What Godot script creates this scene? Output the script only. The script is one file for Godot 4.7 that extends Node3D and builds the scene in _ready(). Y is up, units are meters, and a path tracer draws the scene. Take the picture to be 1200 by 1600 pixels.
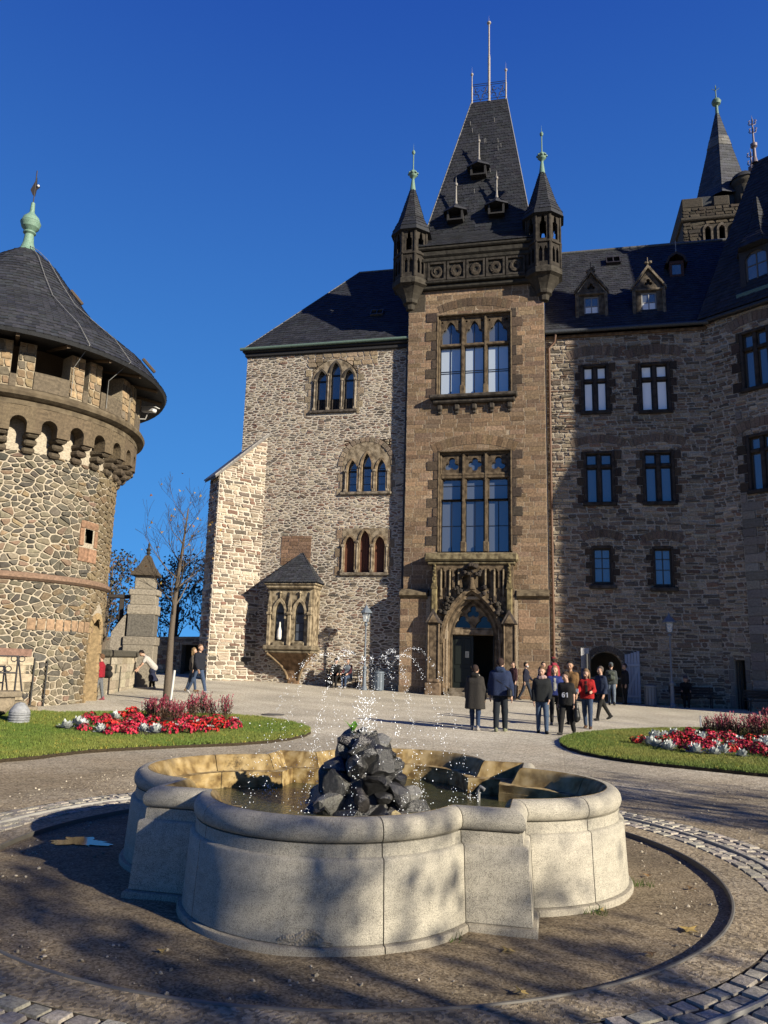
extends Node3D
# A castle courtyard: fountain in front, gate tower and wings behind. Facades face +z, y is up, metres.

const CAM_YAW := 12.5
const CAM_PITCH := 11.0
const CAM_ROLL := 1.48
var rng := RandomNumberGenerator.new()
var M := {}
var used := {}


class MB:                                                       # collects triangles for one mesh
	var v := PackedVector3Array()
	var n := PackedVector3Array()
	var c := PackedColorArray()
	var x := Transform3D()
	var col := Color(1, 1, 1)

	func tri(a: Vector3, b: Vector3, d: Vector3) -> void:        # counter-clockwise seen from outside
		a = x * a
		b = x * b
		d = x * d
		var k := (b - a).cross(d - a).normalized()
		v.append(a); v.append(d); v.append(b)
		n.append(k); n.append(k); n.append(k)
		c.append(col); c.append(col); c.append(col)

	func quad(a: Vector3, b: Vector3, d: Vector3, e: Vector3) -> void:
		tri(a, b, d)
		tri(a, d, e)

	func stri(a: Vector3, b: Vector3, d: Vector3, na: Vector3, nb: Vector3, nd: Vector3) -> void:   # smooth
		v.append(x * a); v.append(x * d); v.append(x * b)
		n.append((x.basis * na).normalized()); n.append((x.basis * nd).normalized()); n.append((x.basis * nb).normalized())
		c.append(col); c.append(col); c.append(col)

	func box(lo: Vector3, hi: Vector3) -> void:
		var p := [Vector3(lo.x, lo.y, lo.z), Vector3(hi.x, lo.y, lo.z), Vector3(hi.x, hi.y, lo.z), Vector3(lo.x, hi.y, lo.z), Vector3(lo.x, lo.y, hi.z), Vector3(hi.x, lo.y, hi.z), Vector3(hi.x, hi.y, hi.z), Vector3(lo.x, hi.y, hi.z)]
		for f in [[4, 5, 6, 7], [1, 0, 3, 2], [5, 1, 2, 6], [0, 4, 7, 3], [7, 6, 2, 3], [0, 1, 5, 4]]:
			quad(p[f[0]], p[f[1]], p[f[2]], p[f[3]])

	func bbox(lo: Vector3, hi: Vector3, b: float) -> void:       # box with chamfered edges
		var m := (lo + hi) / 2.0
		var h := (hi - lo) / 2.0
		b = minf(b, minf(h.x, minf(h.y, h.z)) * 0.6)
		var ax := [Vector3(1, 0, 0), Vector3(0, 1, 0), Vector3(0, 0, 1)]
		for k in 3:
			var u: Vector3 = ax[(k + 1) % 3]
			var w: Vector3 = ax[(k + 2) % 3]
			var e: Vector3 = ax[k]
			var hu := h.dot(u); var hw := h.dot(w); var he := h.dot(e)
			for s in [-1.0, 1.0]:
				var o: Vector3 = m + e * he * s
				var q := [o - u * (hu - b) - w * (hw - b), o + u * (hu - b) - w * (hw - b), o + u * (hu - b) + w * (hw - b), o - u * (hu - b) + w * (hw - b)]
				if s > 0: quad(q[0], q[1], q[2], q[3])
				else: quad(q[3], q[2], q[1], q[0])
			for su in [-1.0, 1.0]:
				for sw in [-1.0, 1.0]:
					var a1: Vector3 = m + u * su * hu + w * sw * (hw - b)
					var a2: Vector3 = m + u * su * (hu - b) + w * sw * hw
					var d: Vector3 = e * (he - b)
					if su * sw > 0: quad(a1 - d, a2 - d, a2 + d, a1 + d)
					else: quad(a2 - d, a1 - d, a1 + d, a2 + d)
		for sx in [-1.0, 1.0]:
			for sy in [-1.0, 1.0]:
				for sz in [-1.0, 1.0]:
					var p1 := m + Vector3(sx * h.x, sy * (h.y - b), sz * (h.z - b))
					var p2 := m + Vector3(sx * (h.x - b), sy * h.y, sz * (h.z - b))
					var p3 := m + Vector3(sx * (h.x - b), sy * (h.y - b), sz * h.z)
					if sx * sy * sz > 0: tri(p1, p2, p3)
					else: tri(p1, p3, p2)

	func lathe(prof: Array, segs: int, a0 := 0.0, a1 := TAU, flat := false) -> void:   # prof: Vector2(radius, y) from bottom to top on the outside
		for i in prof.size() - 1:
			var p: Vector2 = prof[i]
			var q: Vector2 = prof[i + 1]
			var sn := Vector2(q.y - p.y, -(q.x - p.x)).normalized()
			for k in segs:
				var t0 := a0 + (a1 - a0) * k / segs
				var t1 := a0 + (a1 - a0) * (k + 1) / segs
				var d0 := Vector3(sin(t0), 0, cos(t0))
				var d1 := Vector3(sin(t1), 0, cos(t1))
				var a := d0 * p.x + Vector3(0, p.y, 0)
				var b := d1 * p.x + Vector3(0, p.y, 0)
				var e := d1 * q.x + Vector3(0, q.y, 0)
				var g := d0 * q.x + Vector3(0, q.y, 0)
				if flat:
					if p.x > 1e-5: tri(a, b, e)
					if q.x > 1e-5: tri(a, e, g)
				else:
					var n0 := d0 * sn.x + Vector3(0, sn.y, 0)
					var n1 := d1 * sn.x + Vector3(0, sn.y, 0)
					if p.x > 1e-5: stri(a, b, e, n0, n1, n1)
					if q.x > 1e-5: stri(a, e, g, n0, n1, n0)

	func tube(pts: Array, rad: Array, segs := 6, cap := true) -> void:
		var rings := []
		var last := Vector3(0.31, 0.17, 0.93)
		for i in pts.size():
			var t: Vector3 = (pts[mini(i + 1, pts.size() - 1)] - pts[maxi(i - 1, 0)]).normalized()
			var u := last - t * last.dot(t)
			if u.length() < 0.05: u = t.cross(Vector3(1, 0.3, 0.2))
			u = u.normalized()
			last = u
			var w := t.cross(u)
			var r := []
			for k in segs:
				r.append(u * cos(TAU * k / segs) + w * sin(TAU * k / segs))
			rings.append(r)
		for i in pts.size() - 1:
			for k in segs:
				var k2 := (k + 1) % segs
				var a: Vector3 = pts[i] + rings[i][k] * rad[i]
				var b: Vector3 = pts[i] + rings[i][k2] * rad[i]
				var d: Vector3 = pts[i + 1] + rings[i + 1][k2] * rad[i + 1]
				var e: Vector3 = pts[i + 1] + rings[i + 1][k] * rad[i + 1]
				stri(a, b, d, rings[i][k], rings[i][k2], rings[i + 1][k2])
				stri(a, d, e, rings[i][k], rings[i + 1][k2], rings[i + 1][k])
		if cap:
			var z := pts.size() - 1
			for k in range(1, segs - 1):
				tri(pts[0] + rings[0][0] * rad[0], pts[0] + rings[0][k + 1] * rad[0], pts[0] + rings[0][k] * rad[0])
				tri(pts[z] + rings[z][0] * rad[z], pts[z] + rings[z][k] * rad[z], pts[z] + rings[z][k + 1] * rad[z])

	func bar(a: Vector3, b: Vector3, r: float, segs := 6) -> void:
		tube([a, b], [r, r], segs)

	func ball(o: Vector3, r: float, segs := 10, sy := 1.0) -> void:
		var keep := x
		x = x * Transform3D(Basis(), o)
		var prof := []
		for i in segs / 2 + 1:
			var t := PI * i / (segs / 2) - PI / 2
			prof.append(Vector2(maxf(0.0, r * cos(t)), r * sy * sin(t)))
		lathe(prof, segs)
		x = keep

	func prism(poly: PackedVector2Array, z0: float, z1: float, back := true) -> void:   # poly in x,y, drawn out along z
		if Geometry2D.is_polygon_clockwise(poly):
			poly = poly.duplicate()
			poly.reverse()
		var t := Geometry2D.triangulate_polygon(poly)
		for i in range(0, t.size(), 3):
			var a := poly[t[i]]
			var b := poly[t[i + 1]]
			var d := poly[t[i + 2]]
			if (b - a).cross(d - a) < 0:
				var s := b
				b = d
				d = s
			tri(Vector3(a.x, a.y, z1), Vector3(b.x, b.y, z1), Vector3(d.x, d.y, z1))
			if back: tri(Vector3(a.x, a.y, z0), Vector3(d.x, d.y, z0), Vector3(b.x, b.y, z0))
		rim(poly, z0, z1)

	func rim(poly: PackedVector2Array, z0: float, z1: float) -> void:
		for i in poly.size():
			var a := poly[i]
			var b := poly[(i + 1) % poly.size()]
			quad(Vector3(a.x, a.y, z0), Vector3(b.x, b.y, z0), Vector3(b.x, b.y, z1), Vector3(a.x, a.y, z1))

	func plate(outer: PackedVector2Array, holes: Array, z0: float, z1: float) -> void:   # a slab with holes cut through
		var parts: Array = [outer]
		for h in holes:
			var lo := Vector2(1e9, 1e9)
			var hi := -lo
			for p in h:
				lo = lo.min(p)
				hi = hi.max(p)
			var cx := (lo.x + hi.x) / 2 + 0.00131
			var next := []
			for p in parts:
				var touch := Geometry2D.intersect_polygons(p, h)
				if touch.is_empty():
					next.append(p)
					continue
				for side in [[-1e3, cx], [cx, 1e3]]:
					var half := PackedVector2Array([Vector2(side[0], -1e3), Vector2(side[1], -1e3), Vector2(side[1], 1e3), Vector2(side[0], 1e3)])
					for q in Geometry2D.intersect_polygons(p, half):
						for s in Geometry2D.clip_polygons(q, h):
							if not Geometry2D.is_polygon_clockwise(s): next.append(s)
			parts = next
		for p: PackedVector2Array in parts:
			var t := Geometry2D.triangulate_polygon(p)
			for i in range(0, t.size(), 3):
				var a := p[t[i]]
				var b := p[t[i + 1]]
				var d := p[t[i + 2]]
				if (b - a).cross(d - a) < 0:
					var s := b
					b = d
					d = s
				tri(Vector3(a.x, a.y, z1), Vector3(b.x, b.y, z1), Vector3(d.x, d.y, z1))
				tri(Vector3(a.x, a.y, z0), Vector3(d.x, d.y, z0), Vector3(b.x, b.y, z0))
		var o := outer
		if Geometry2D.is_polygon_clockwise(o):
			o = o.duplicate()
			o.reverse()
		rim(o, z0, z1)
		for h: PackedVector2Array in holes:
			var r := h.duplicate()
			if not Geometry2D.is_polygon_clockwise(r): r.reverse()
			rim(r, z0, z1)

	func mesh() -> ArrayMesh:
		var a := []
		a.resize(Mesh.ARRAY_MAX)
		a[Mesh.ARRAY_VERTEX] = v
		a[Mesh.ARRAY_NORMAL] = n
		a[Mesh.ARRAY_COLOR] = c
		var m := ArrayMesh.new()
		m.add_surface_from_arrays(Mesh.PRIMITIVE_TRIANGLES, a)
		return m


# ---------------------------------------------------------------- naming and tagging
func numbered(parent: Node, called: String) -> String:
	var key := str(parent.get_instance_id()) + called
	var k: int = used.get(key, 0)
	used[key] = k + 1
	return called if k == 0 else "%s_%03d" % [called, k]


func thing(called: String, label: String, category: String, at := Vector3.ZERO, turn := 0.0, group := "") -> Node3D:
	var o := Node3D.new()
	o.name = numbered(self, called)
	add_child(o)
	o.position = at
	o.rotation.y = turn
	tag(o, label, category, group)
	return o


func tag(o: Node, label: String, category := "", group := "") -> void:
	o.set_meta("label", label)
	if category: o.set_meta("category", category)
	if group: o.set_meta("group", group)


func part(parent: Node, called: String, mb: MB, m: Material, label := "") -> MeshInstance3D:
	var o := MeshInstance3D.new()
	o.name = numbered(parent, called)
	if mb.v.size() == 0:
		push_warning("empty " + called)
	else:
		o.mesh = mb.mesh()
		o.mesh.surface_set_material(0, m)
	parent.add_child(o)
	if label: o.set_meta("label", label)
	return o


func stuff(parent: Node, called: String, mb: MB, m: Material) -> MeshInstance3D:
	var o := part(parent, called, mb, m)
	o.set_meta("kind", "stuff")
	return o


func copy_of(src: Node3D, label: String, at: Vector3, turn := 0.0, group := "") -> Node3D:
	var o: Node3D = src.duplicate()
	o.name = numbered(self, str(src.get_meta("kindname")) if src.has_meta("kindname") else str(src.name))
	add_child(o)
	o.position = at
	o.rotation.y = turn
	o.set_meta("label", label)
	if group: o.set_meta("group", group)
	return o


func rr(a: float, b: float) -> float:
	return rng.randf_range(a, b)


func px(poly: Array) -> PackedVector2Array:
	var o := PackedVector2Array()
	for i in range(0, poly.size(), 2): o.append(Vector2(poly[i], poly[i + 1]))
	return o


func rect(x0: float, y0: float, x1: float, y1: float) -> PackedVector2Array:
	return px([x0, y0, x1, y0, x1, y1, x0, y1])


func circle(cx: float, cy: float, r: float, k := 14) -> PackedVector2Array:
	var o := PackedVector2Array()
	for i in k: o.append(Vector2(cx + r * cos(TAU * i / k + 0.1), cy + r * sin(TAU * i / k + 0.1)))
	return o


func foil(cx: float, cy: float, r: float, k: int, turn := PI / 2) -> PackedVector2Array:   # trefoil, quatrefoil
	var p := circle(cx, cy, r * 0.5, 10)
	for i in k:
		var t := turn + TAU * i / k
		var m := Geometry2D.merge_polygons(p, circle(cx + cos(t) * r * 0.55, cy + sin(t) * r * 0.55, r * 0.46, 12))
		p = m[0]
	return p


func lancet(x0: float, x1: float, y0: float, ys: float, yt: float, k := 6) -> PackedVector2Array:   # opening with a pointed head
	var o := px([x0, y0, x1, y0])
	var h := yt - ys
	var w := (x1 - x0) / 2
	if h < w * 0.98:                                              # low segmental head
		var q := (w * w + h * h) / (2 * h)
		var e := asin(w / q)
		for i in k * 2 + 1:
			var a := e - 2.0 * e * i / (k * 2)
			o.append(Vector2((x0 + x1) / 2 + q * sin(a), yt - q + q * cos(a)))
		return o
	var r := (h * h + w * w) / (2 * w)
	for i in k + 1:
		var t := asin(clampf(h / r, -1, 1)) * i / k if r >= w else 0.0
		o.append(Vector2(x1 - r + r * cos(t), ys + r * sin(t)))
	for i in range(k - 1, -1, -1):
		var t := asin(clampf(h / r, -1, 1)) * i / k
		o.append(Vector2(x0 + r - r * cos(t), ys + r * sin(t)))
	return o


func cusped(x0: float, x1: float, y0: float, ys: float, yt: float) -> PackedVector2Array:   # light with a three-lobed head
	var w := x1 - x0
	var p := rect(x0 + w * 0.04, y0, x1 - w * 0.04, ys)
	for q in [circle(x0 + w * 0.29, ys, w * 0.27, 12), circle(x1 - w * 0.29, ys, w * 0.27, 12), lancet(x0 + w * 0.24, x1 - w * 0.24, ys - w * 0.1, ys + (yt - ys) * 0.35, yt)]:
		p = Geometry2D.merge_polygons(p, q)[0]
	return p


func ground_y(x: float, z: float) -> float:                     # the court rises gently towards the left and the back
	var side := 0.28 - 0.034 * (x + 5.0) if x < -5.0 else 0.28 - 0.016 * (x + 5.0)
	var base := clampf((-z - 15.0) / 21.0, 0.0, 1.15) * clampf(side, 0.06, 0.75)
	return maxf(base, smoothstep(-8.0, -13.0, x) * smoothstep(-11.0, -17.0, z) * clampf(0.28 + 0.012 * (-z - 17.0), 0.2, 0.6))


# ---------------------------------------------------------------- textures and materials
func noise(kind: int, freq: float, oct: int, sd: int) -> FastNoiseLite:
	var f := FastNoiseLite.new()
	f.noise_type = kind
	f.frequency = freq
	f.fractal_octaves = oct
	f.fractal_type = FastNoiseLite.FRACTAL_FBM if oct > 1 else FastNoiseLite.FRACTAL_NONE
	f.seed = sd
	return f


func blend_noise(list: Array, size := 512) -> PackedFloat32Array:  # [[noise, weight], ...] normalised 0..1, seamless
	var out := PackedFloat32Array()
	out.resize(size * size)
	for e in list:
		var im: Image = e[0].get_seamless_image(size, size)
		im.convert(Image.FORMAT_L8)
		var d := im.get_data()
		var w: float = e[1] / 255.0
		for i in d.size(): out[i] += d[i] * w
	return out


func tex(vals: PackedFloat32Array, ramp: Gradient, size := 512) -> ImageTexture:
	var lut := PackedByteArray()
	for i in 256:
		var k := ramp.sample(i / 255.0)
		lut.append(int(clampf(k.r, 0, 1) * 255)); lut.append(int(clampf(k.g, 0, 1) * 255)); lut.append(int(clampf(k.b, 0, 1) * 255))
	var b := PackedByteArray()
	b.resize(size * size * 3)
	for i in size * size:
		var j := int(clampf(vals[i], 0, 1) * 255) * 3
		b[i * 3] = lut[j]; b[i * 3 + 1] = lut[j + 1]; b[i * 3 + 2] = lut[j + 2]
	return ImageTexture.create_from_image(Image.create_from_data(size, size, false, Image.FORMAT_RGB8, b))


func bump(vals: PackedFloat32Array, strength: float, size := 512) -> ImageTexture:
	var b := PackedByteArray()
	b.resize(size * size)
	for i in size * size: b[i] = int(clampf(vals[i], 0, 1) * 255)
	var im := Image.create_from_data(size, size, false, Image.FORMAT_L8, b)
	im.convert(Image.FORMAT_RGBA8)
	im.bump_map_to_normal_map(strength)
	return ImageTexture.create_from_image(im)


func ramp(list: Array) -> Gradient:                              # [position, colour, ...]
	var g := Gradient.new()
	var o := PackedFloat32Array()
	var c := PackedColorArray()
	for i in range(0, list.size(), 2):
		o.append(list[i])
		c.append(list[i + 1])
	g.offsets = o
	g.colors = c
	return g


func mat(rough: float, t: Texture2D = null, nrm: Texture2D = null, scale := 1.0, nscale := 1.0, albedo := Color(1, 1, 1)) -> StandardMaterial3D:
	var m := StandardMaterial3D.new()
	m.vertex_color_use_as_albedo = true
	m.albedo_color = albedo
	m.roughness = rough
	m.metallic_specular = 0.4
	if t or nrm:
		m.uv1_triplanar = true
		m.uv1_world_triplanar = true
		m.uv1_scale = Vector3.ONE * scale
	if t: m.albedo_texture = t
	if nrm:
		m.normal_enabled = true
		m.normal_texture = nrm
		m.normal_scale = nscale
	return m


func make_materials() -> void:
	var S := FastNoiseLite.TYPE_SIMPLEX_SMOOTH
	var CE := FastNoiseLite.TYPE_CELLULAR
	var fine := blend_noise([[noise(S, 0.02, 5, 1), 0.5], [noise(S, 0.12, 3, 2), 0.5]])
	var big := blend_noise([[noise(S, 0.008, 6, 3), 1.0]])
	var grain := noise(CE, 0.1, 1, 4)
	grain.cellular_return_type = FastNoiseLite.RETURN_CELL_VALUE
	grain.cellular_jitter = 1.0
	var grain2 := noise(CE, 0.045, 1, 14)
	grain2.cellular_return_type = FastNoiseLite.RETURN_CELL_VALUE
	var grit := blend_noise([[grain, 0.5], [grain2, 0.16], [noise(S, 0.2, 3, 5), 0.2], [noise(S, 0.01, 4, 6), 0.16]])
	var salt := blend_noise([[noise(FastNoiseLite.TYPE_VALUE, 0.45, 2, 7), 0.86], [noise(S, 0.012, 5, 8), 0.14]])
	var lean := PackedFloat32Array()
	var tg := tex(fine, ramp([0.0, Color(0.5, 0.5, 0.5), 0.45, Color(0.8, 0.79, 0.78), 0.65, Color(0.97, 0.96, 0.95), 1.0, Color(1, 1, 1)]))
	var ng := bump(fine, 9.0)
	M.stone = mat(0.92, tg, ng, 0.9, 1.0)
	M.ashlar = mat(0.9, tg, ng, 0.7, 0.5)
	M.trim = mat(0.88, tex(big, ramp([0.2, Color(0.6, 0.58, 0.56), 0.5, Color(0.86, 0.85, 0.83), 0.7, Color(1, 1, 1)])), ng, 0.6, 0.6)
	M.mortar = mat(0.95, tg, ng, 1.4, 0.9)
	M.slate = mat(0.62, tg, ng, 0.8, 0.35)
	M.slate.metallic_specular = 0.35
	M.granite = mat(0.8, tex(salt, ramp([0.2, Color(0.42, 0.41, 0.4), 0.38, Color(0.72, 0.71, 0.69), 0.52, Color(0.9, 0.89, 0.87), 0.7, Color(1, 0.99, 0.97)])), bump(salt, 4.0), 1.9, 0.4)
	M.basin = mat(0.85, tex(big, ramp([0.25, Color(0.55, 0.47, 0.33), 0.5, Color(0.86, 0.79, 0.62), 0.75, Color(1, 0.96, 0.86)])), bump(salt, 4.0), 1.3, 0.5)
	M.rock = mat(0.27, tex(fine, ramp([0.2, Color(0.35, 0.35, 0.36), 0.5, Color(0.75, 0.74, 0.72), 0.75, Color(1, 1, 1)])), bump(fine, 12.0), 4.5, 1.2)
	M.rock.metallic_specular = 0.6
	M.gravel = mat(0.95, tex(grit, ramp([0.1, Color(0.5, 0.48, 0.45), 0.4, Color(0.76, 0.74, 0.71), 0.62, Color(0.92, 0.91, 0.89), 0.85, Color(1, 1, 1)])), bump(grit, 6.0), 0.9, 1.0)
	M.soil = mat(0.97, tex(grit, ramp([0.15, Color(0.5, 0.47, 0.43), 0.45, Color(0.78, 0.75, 0.71), 0.7, Color(0.95, 0.94, 0.92), 0.9, Color(1, 1, 1)])), bump(grit, 6.0), 1.5, 1.0)
	M.pebble = mat(0.9)
	M.sett = mat(0.85, tg, ng, 3.0, 0.8)
	M.lead = mat(0.5, tg, ng, 1.0, 0.3)
	M.copper = mat(0.6, tg, ng, 2.0, 0.3)
	M.iron = mat(0.55)
	M.iron.metallic = 0.3
	M.wood = mat(0.75, tg, ng, 2.0, 0.4)
	M.paint = mat(0.5)
	M.plastic = mat(0.45)
	M.bark = mat(0.95, tg, ng, 5.0, 1.5)
	M.cloth = mat(0.9, tg, ng, 2.5, 1.2)
	M.skin = mat(0.6)
	M.leaf = mat(0.55)
	M.leaf.backlight = Color(0.25, 0.3, 0.08)
	M.grass = mat(0.7)
	M.grass.backlight = Color(0.2, 0.3, 0.05)
	M.petal = mat(0.6)
	M.petal.backlight = Color(0.35, 0.1, 0.1)
	M.dark = mat(1.0, null, null, 1.0, 1.0, Color(0.12, 0.11, 0.1))
	M.glass = StandardMaterial3D.new()                            # old double glazing: a mirror in front of dark rooms
	M.glass.albedo_color = Color(0.35, 0.38, 0.43)
	M.glass.metallic = 0.45
	M.glass.metallic_specular = 0.9
	M.glass.roughness = 0.05
	M.pale_glass = M.glass.duplicate()                            # glazing with pale shades drawn behind it
	M.pale_glass.albedo_color = Color(0.62, 0.66, 0.7)
	M.pale_glass.metallic = 0.2
	M.dim_glass = M.glass.duplicate()
	M.dim_glass.albedo_color = Color(0.12, 0.13, 0.15)
	M.dim_glass.metallic = 0.1
	M.dim_glass.metallic_specular = 0.5
	M.blind = mat(0.8)
	M.water = StandardMaterial3D.new()
	M.water.albedo_color = Color(0.2, 0.21, 0.13)
	M.water.roughness = 0.04
	M.water.metallic_specular = 0.5
	M.water.normal_enabled = true
	M.water.normal_texture = bump(blend_noise([[noise(S, 0.03, 3, 21), 0.7], [noise(S, 0.09, 2, 22), 0.3]]), 5.0)
	M.water.uv1_triplanar = true
	M.water.uv1_world_triplanar = true
	M.water.uv1_scale = Vector3.ONE * 1.1
	M.water.normal_scale = 1.3
	M.puddle = StandardMaterial3D.new()
	M.puddle.albedo_color = Color(0.16, 0.14, 0.11)
	M.puddle.roughness = 0.06
	M.puddle.metallic_specular = 0.7
	for k in ["stone", "ashlar", "trim", "mortar", "granite", "basin", "gravel", "soil", "pebble", "sett", "slate", "lead", "copper", "wood", "paint", "cloth", "skin", "leaf", "grass", "petal", "bark", "plastic"]:
		M[k].albedo_color = Color(0.815, 0.815, 0.815)                # base colours in real-world range for this exposure
	M.ashlar.albedo_color = Color(0.91, 0.91, 0.91)
	M.gravel.albedo_color = Color(0.9, 0.9, 0.9)
	M.granite.albedo_color = Color(0.89, 0.89, 0.88)
	M.grass.albedo_color = Color(0.9, 0.9, 0.9)
	M.drop = StandardMaterial3D.new()
	M.drop.albedo_color = Color(0.93, 0.95, 0.97)
	M.drop.roughness = 0.15
	M.drop.metallic_specular = 0.8


func make_view() -> void:
	var cam := Camera3D.new()
	cam.name = "camera"
	cam.fov = 2.0 * rad_to_deg(atan(800.0 / 1202.0))
	cam.near = 0.05
	cam.far = 3000.0
	cam.basis = Basis(Vector3.UP, deg_to_rad(CAM_YAW)) * Basis(Vector3.RIGHT, deg_to_rad(CAM_PITCH)) * Basis(Vector3.BACK, deg_to_rad(CAM_ROLL))
	cam.position = Vector3(0, 1.7, 0)
	add_child(cam)
	cam.current = true
	var sm := ProceduralSkyMaterial.new()
	sm.sky_top_color = Color(0.026, 0.113, 0.408)
	sm.sky_horizon_color = Color(0.221, 0.445, 0.651)
	sm.sky_curve = 0.4
	sm.ground_bottom_color = Color(0.25, 0.24, 0.22)
	sm.ground_horizon_color = Color(0.24, 0.3, 0.36)
	var sky := Sky.new()
	sky.sky_material = sm
	var e := Environment.new()
	e.background_mode = Environment.BG_SKY
	e.sky = sky
	e.tonemap_mode = Environment.TONE_MAPPER_LINEAR
	e.tonemap_exposure = 2.35
	e.sdfgi_enabled = true
	e.ssao_enabled = true
	e.ssil_enabled = true
	var we := WorldEnvironment.new()
	we.name = "environment"
	we.environment = e
	add_child(we)
	var sun := DirectionalLight3D.new()
	sun.name = "sun"
	sun.light_energy = 1.6
	sun.light_color = Color(1.0, 0.955, 0.87)
	sun.light_angular_distance = 0.5
	sun.shadow_enabled = true
	sun.basis = Basis.looking_at(Vector3(-0.83, -0.37, -0.42).normalized(), Vector3.UP)
	add_child(sun)


# ---------------------------------------------------------------- masonry
class Surf:                                                     # a flat or round wall face: s along, y up, o outwards
	var x := Transform3D()
	var r := 0.0
	func at(s: float, y: float, o: float) -> Vector3:
		if r == 0.0: return x * Vector3(s, y, o)
		var t := s / r
		return x * Vector3((r + o) * sin(t), y, (r + o) * cos(t))


func flat(z: float) -> Surf:
	var f := Surf.new()
	f.x.origin = Vector3(0, 0, z)
	return f


func pick(pal: Array) -> Color:                                  # [weight, colour, ...]
	var t := 0.0
	for i in range(0, pal.size(), 2): t += pal[i]
	var k := rng.randf() * t
	for i in range(0, pal.size(), 2):
		k -= pal[i]
		if k <= 0:
			var b := rr(0.78, 1.18)
			var c: Color = pal[i + 1]
			return Color(c.r * b * rr(0.96, 1.04), c.g * b, c.b * b * rr(0.95, 1.05))
	return pal[1]


var STAIN := noise(FastNoiseLite.TYPE_SIMPLEX_SMOOTH, 0.22, 4, 77)


func weather(list: Array, amount := 0.55) -> Array:                # patches of darker and paler stone over a wall
	for s in list:
		var p: Vector2 = s.poly[0]
		var k := 1.0 + STAIN.get_noise_2d(p.x, p.y * 0.7) * amount
		s.col = Color(s.col.r * k, s.col.g * k, s.col.b * k)
	return list


func keep_clear(poly: PackedVector2Array, openings: Array) -> Array:
	var lo := Vector2(1e9, 1e9)
	var hi := -lo
	for p in poly:
		lo = lo.min(p)
		hi = hi.max(p)
	var list := [poly]
	for o in openings:
		var b: Rect2 = o.box
		if b.position.x > hi.x or b.position.y > hi.y or b.end.x < lo.x or b.end.y < lo.y: continue
		var next := []
		for q in list:
			for s in Geometry2D.clip_polygons(q, o.poly):
				if not Geometry2D.is_polygon_clockwise(s) and area_of(s) > 0.003: next.append(s)
		list = next
	return list


func hole(poly: PackedVector2Array) -> Dictionary:
	var lo := Vector2(1e9, 1e9)
	var hi := -lo
	for p in poly:
		lo = lo.min(p)
		hi = hi.max(p)
	return {"poly": poly, "box": Rect2(lo, hi - lo)}


func area_of(p: PackedVector2Array) -> float:
	var a := 0.0
	for i in p.size(): a += p[i].cross(p[(i + 1) % p.size()])
	return absf(a) / 2


# rows of stones; jit roughens the corners; returns [{poly, col}]
func courses(s0: float, s1: float, y0: float, y1: float, hh: Vector2, ww: Vector2, jit: float, openings: Array, pal: Array, inside := PackedVector2Array()) -> Array:
	var out := []
	var y := y0
	while y < y1 - 0.03:
		var h := minf(rr(hh.x, hh.y), y1 - y)
		if y1 - y - h < hh.x * 0.5: h = y1 - y
		var s := s0
		var first := true
		var ph := rr(0, 9)
		while s < s1 - 0.02:
			var w := rr(ww.x, ww.y) * (rr(0.4, 1.0) if first else 1.0)
			first = false
			if s1 - s - w < ww.x * 0.5: w = s1 - s
			var p: PackedVector2Array
			if jit == 0.0: p = rect(s, y, s + w, y + h)
			elif jit > 0.0 and rng.randf() < 0.22 and h > hh.x * 1.35:   # two thin stones instead of one
				var m := y + h * rr(0.4, 0.6)
				var p2 := rough(s, m, s + w, y + h, jit * 0.7, ph)
				for p3 in (Geometry2D.intersect_polygons(p2, inside) if inside.size() else [p2]):
					for q in keep_clear(p3, openings): out.append({"poly": q, "col": pick(pal)})
				p = rough(s, y, s + w, m, jit * 0.7, ph)
			else: p = rough(s, y, s + w, y + h, jit, ph)
			var list := [p]
			if inside.size(): list = Geometry2D.intersect_polygons(p, inside)
			for q in list:
				for k in keep_clear(q, openings): out.append({"poly": k, "col": pick(pal)})
			s += w
		y += h
	return out


func rough(a: float, b: float, c: float, d: float, j: float, ph: float) -> PackedVector2Array:
	var wv := func(s: float) -> float: return sin(s * 1.7 + ph) * j * 0.8
	var k := minf(d - b, c - a) * rr(0.08, 0.34)
	var k2 := minf(d - b, c - a) * rr(0.08, 0.34)
	var m := (a + c) / 2 + rr(-0.2, 0.2) * (c - a)
	return px([a + k + rr(0, j), b + wv.call(a) + rr(-j, j) * 0.5, m, b + wv.call(m) + rr(-j, j) * 0.6, c - rr(0, j), b + wv.call(c) + rr(0, j), c + rr(-j, j) * 0.6, (b + d) / 2 + rr(-j, j), c - k2, d + wv.call(c) - rr(0, j), m + rr(-j, j), d + wv.call(m) + rr(-j, j) * 0.6, a + rr(0, j), d + wv.call(a) - rr(0, j) * 0.8, a + rr(-j, j) * 0.6, (b + d) / 2 + rr(-j, j)])


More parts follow.
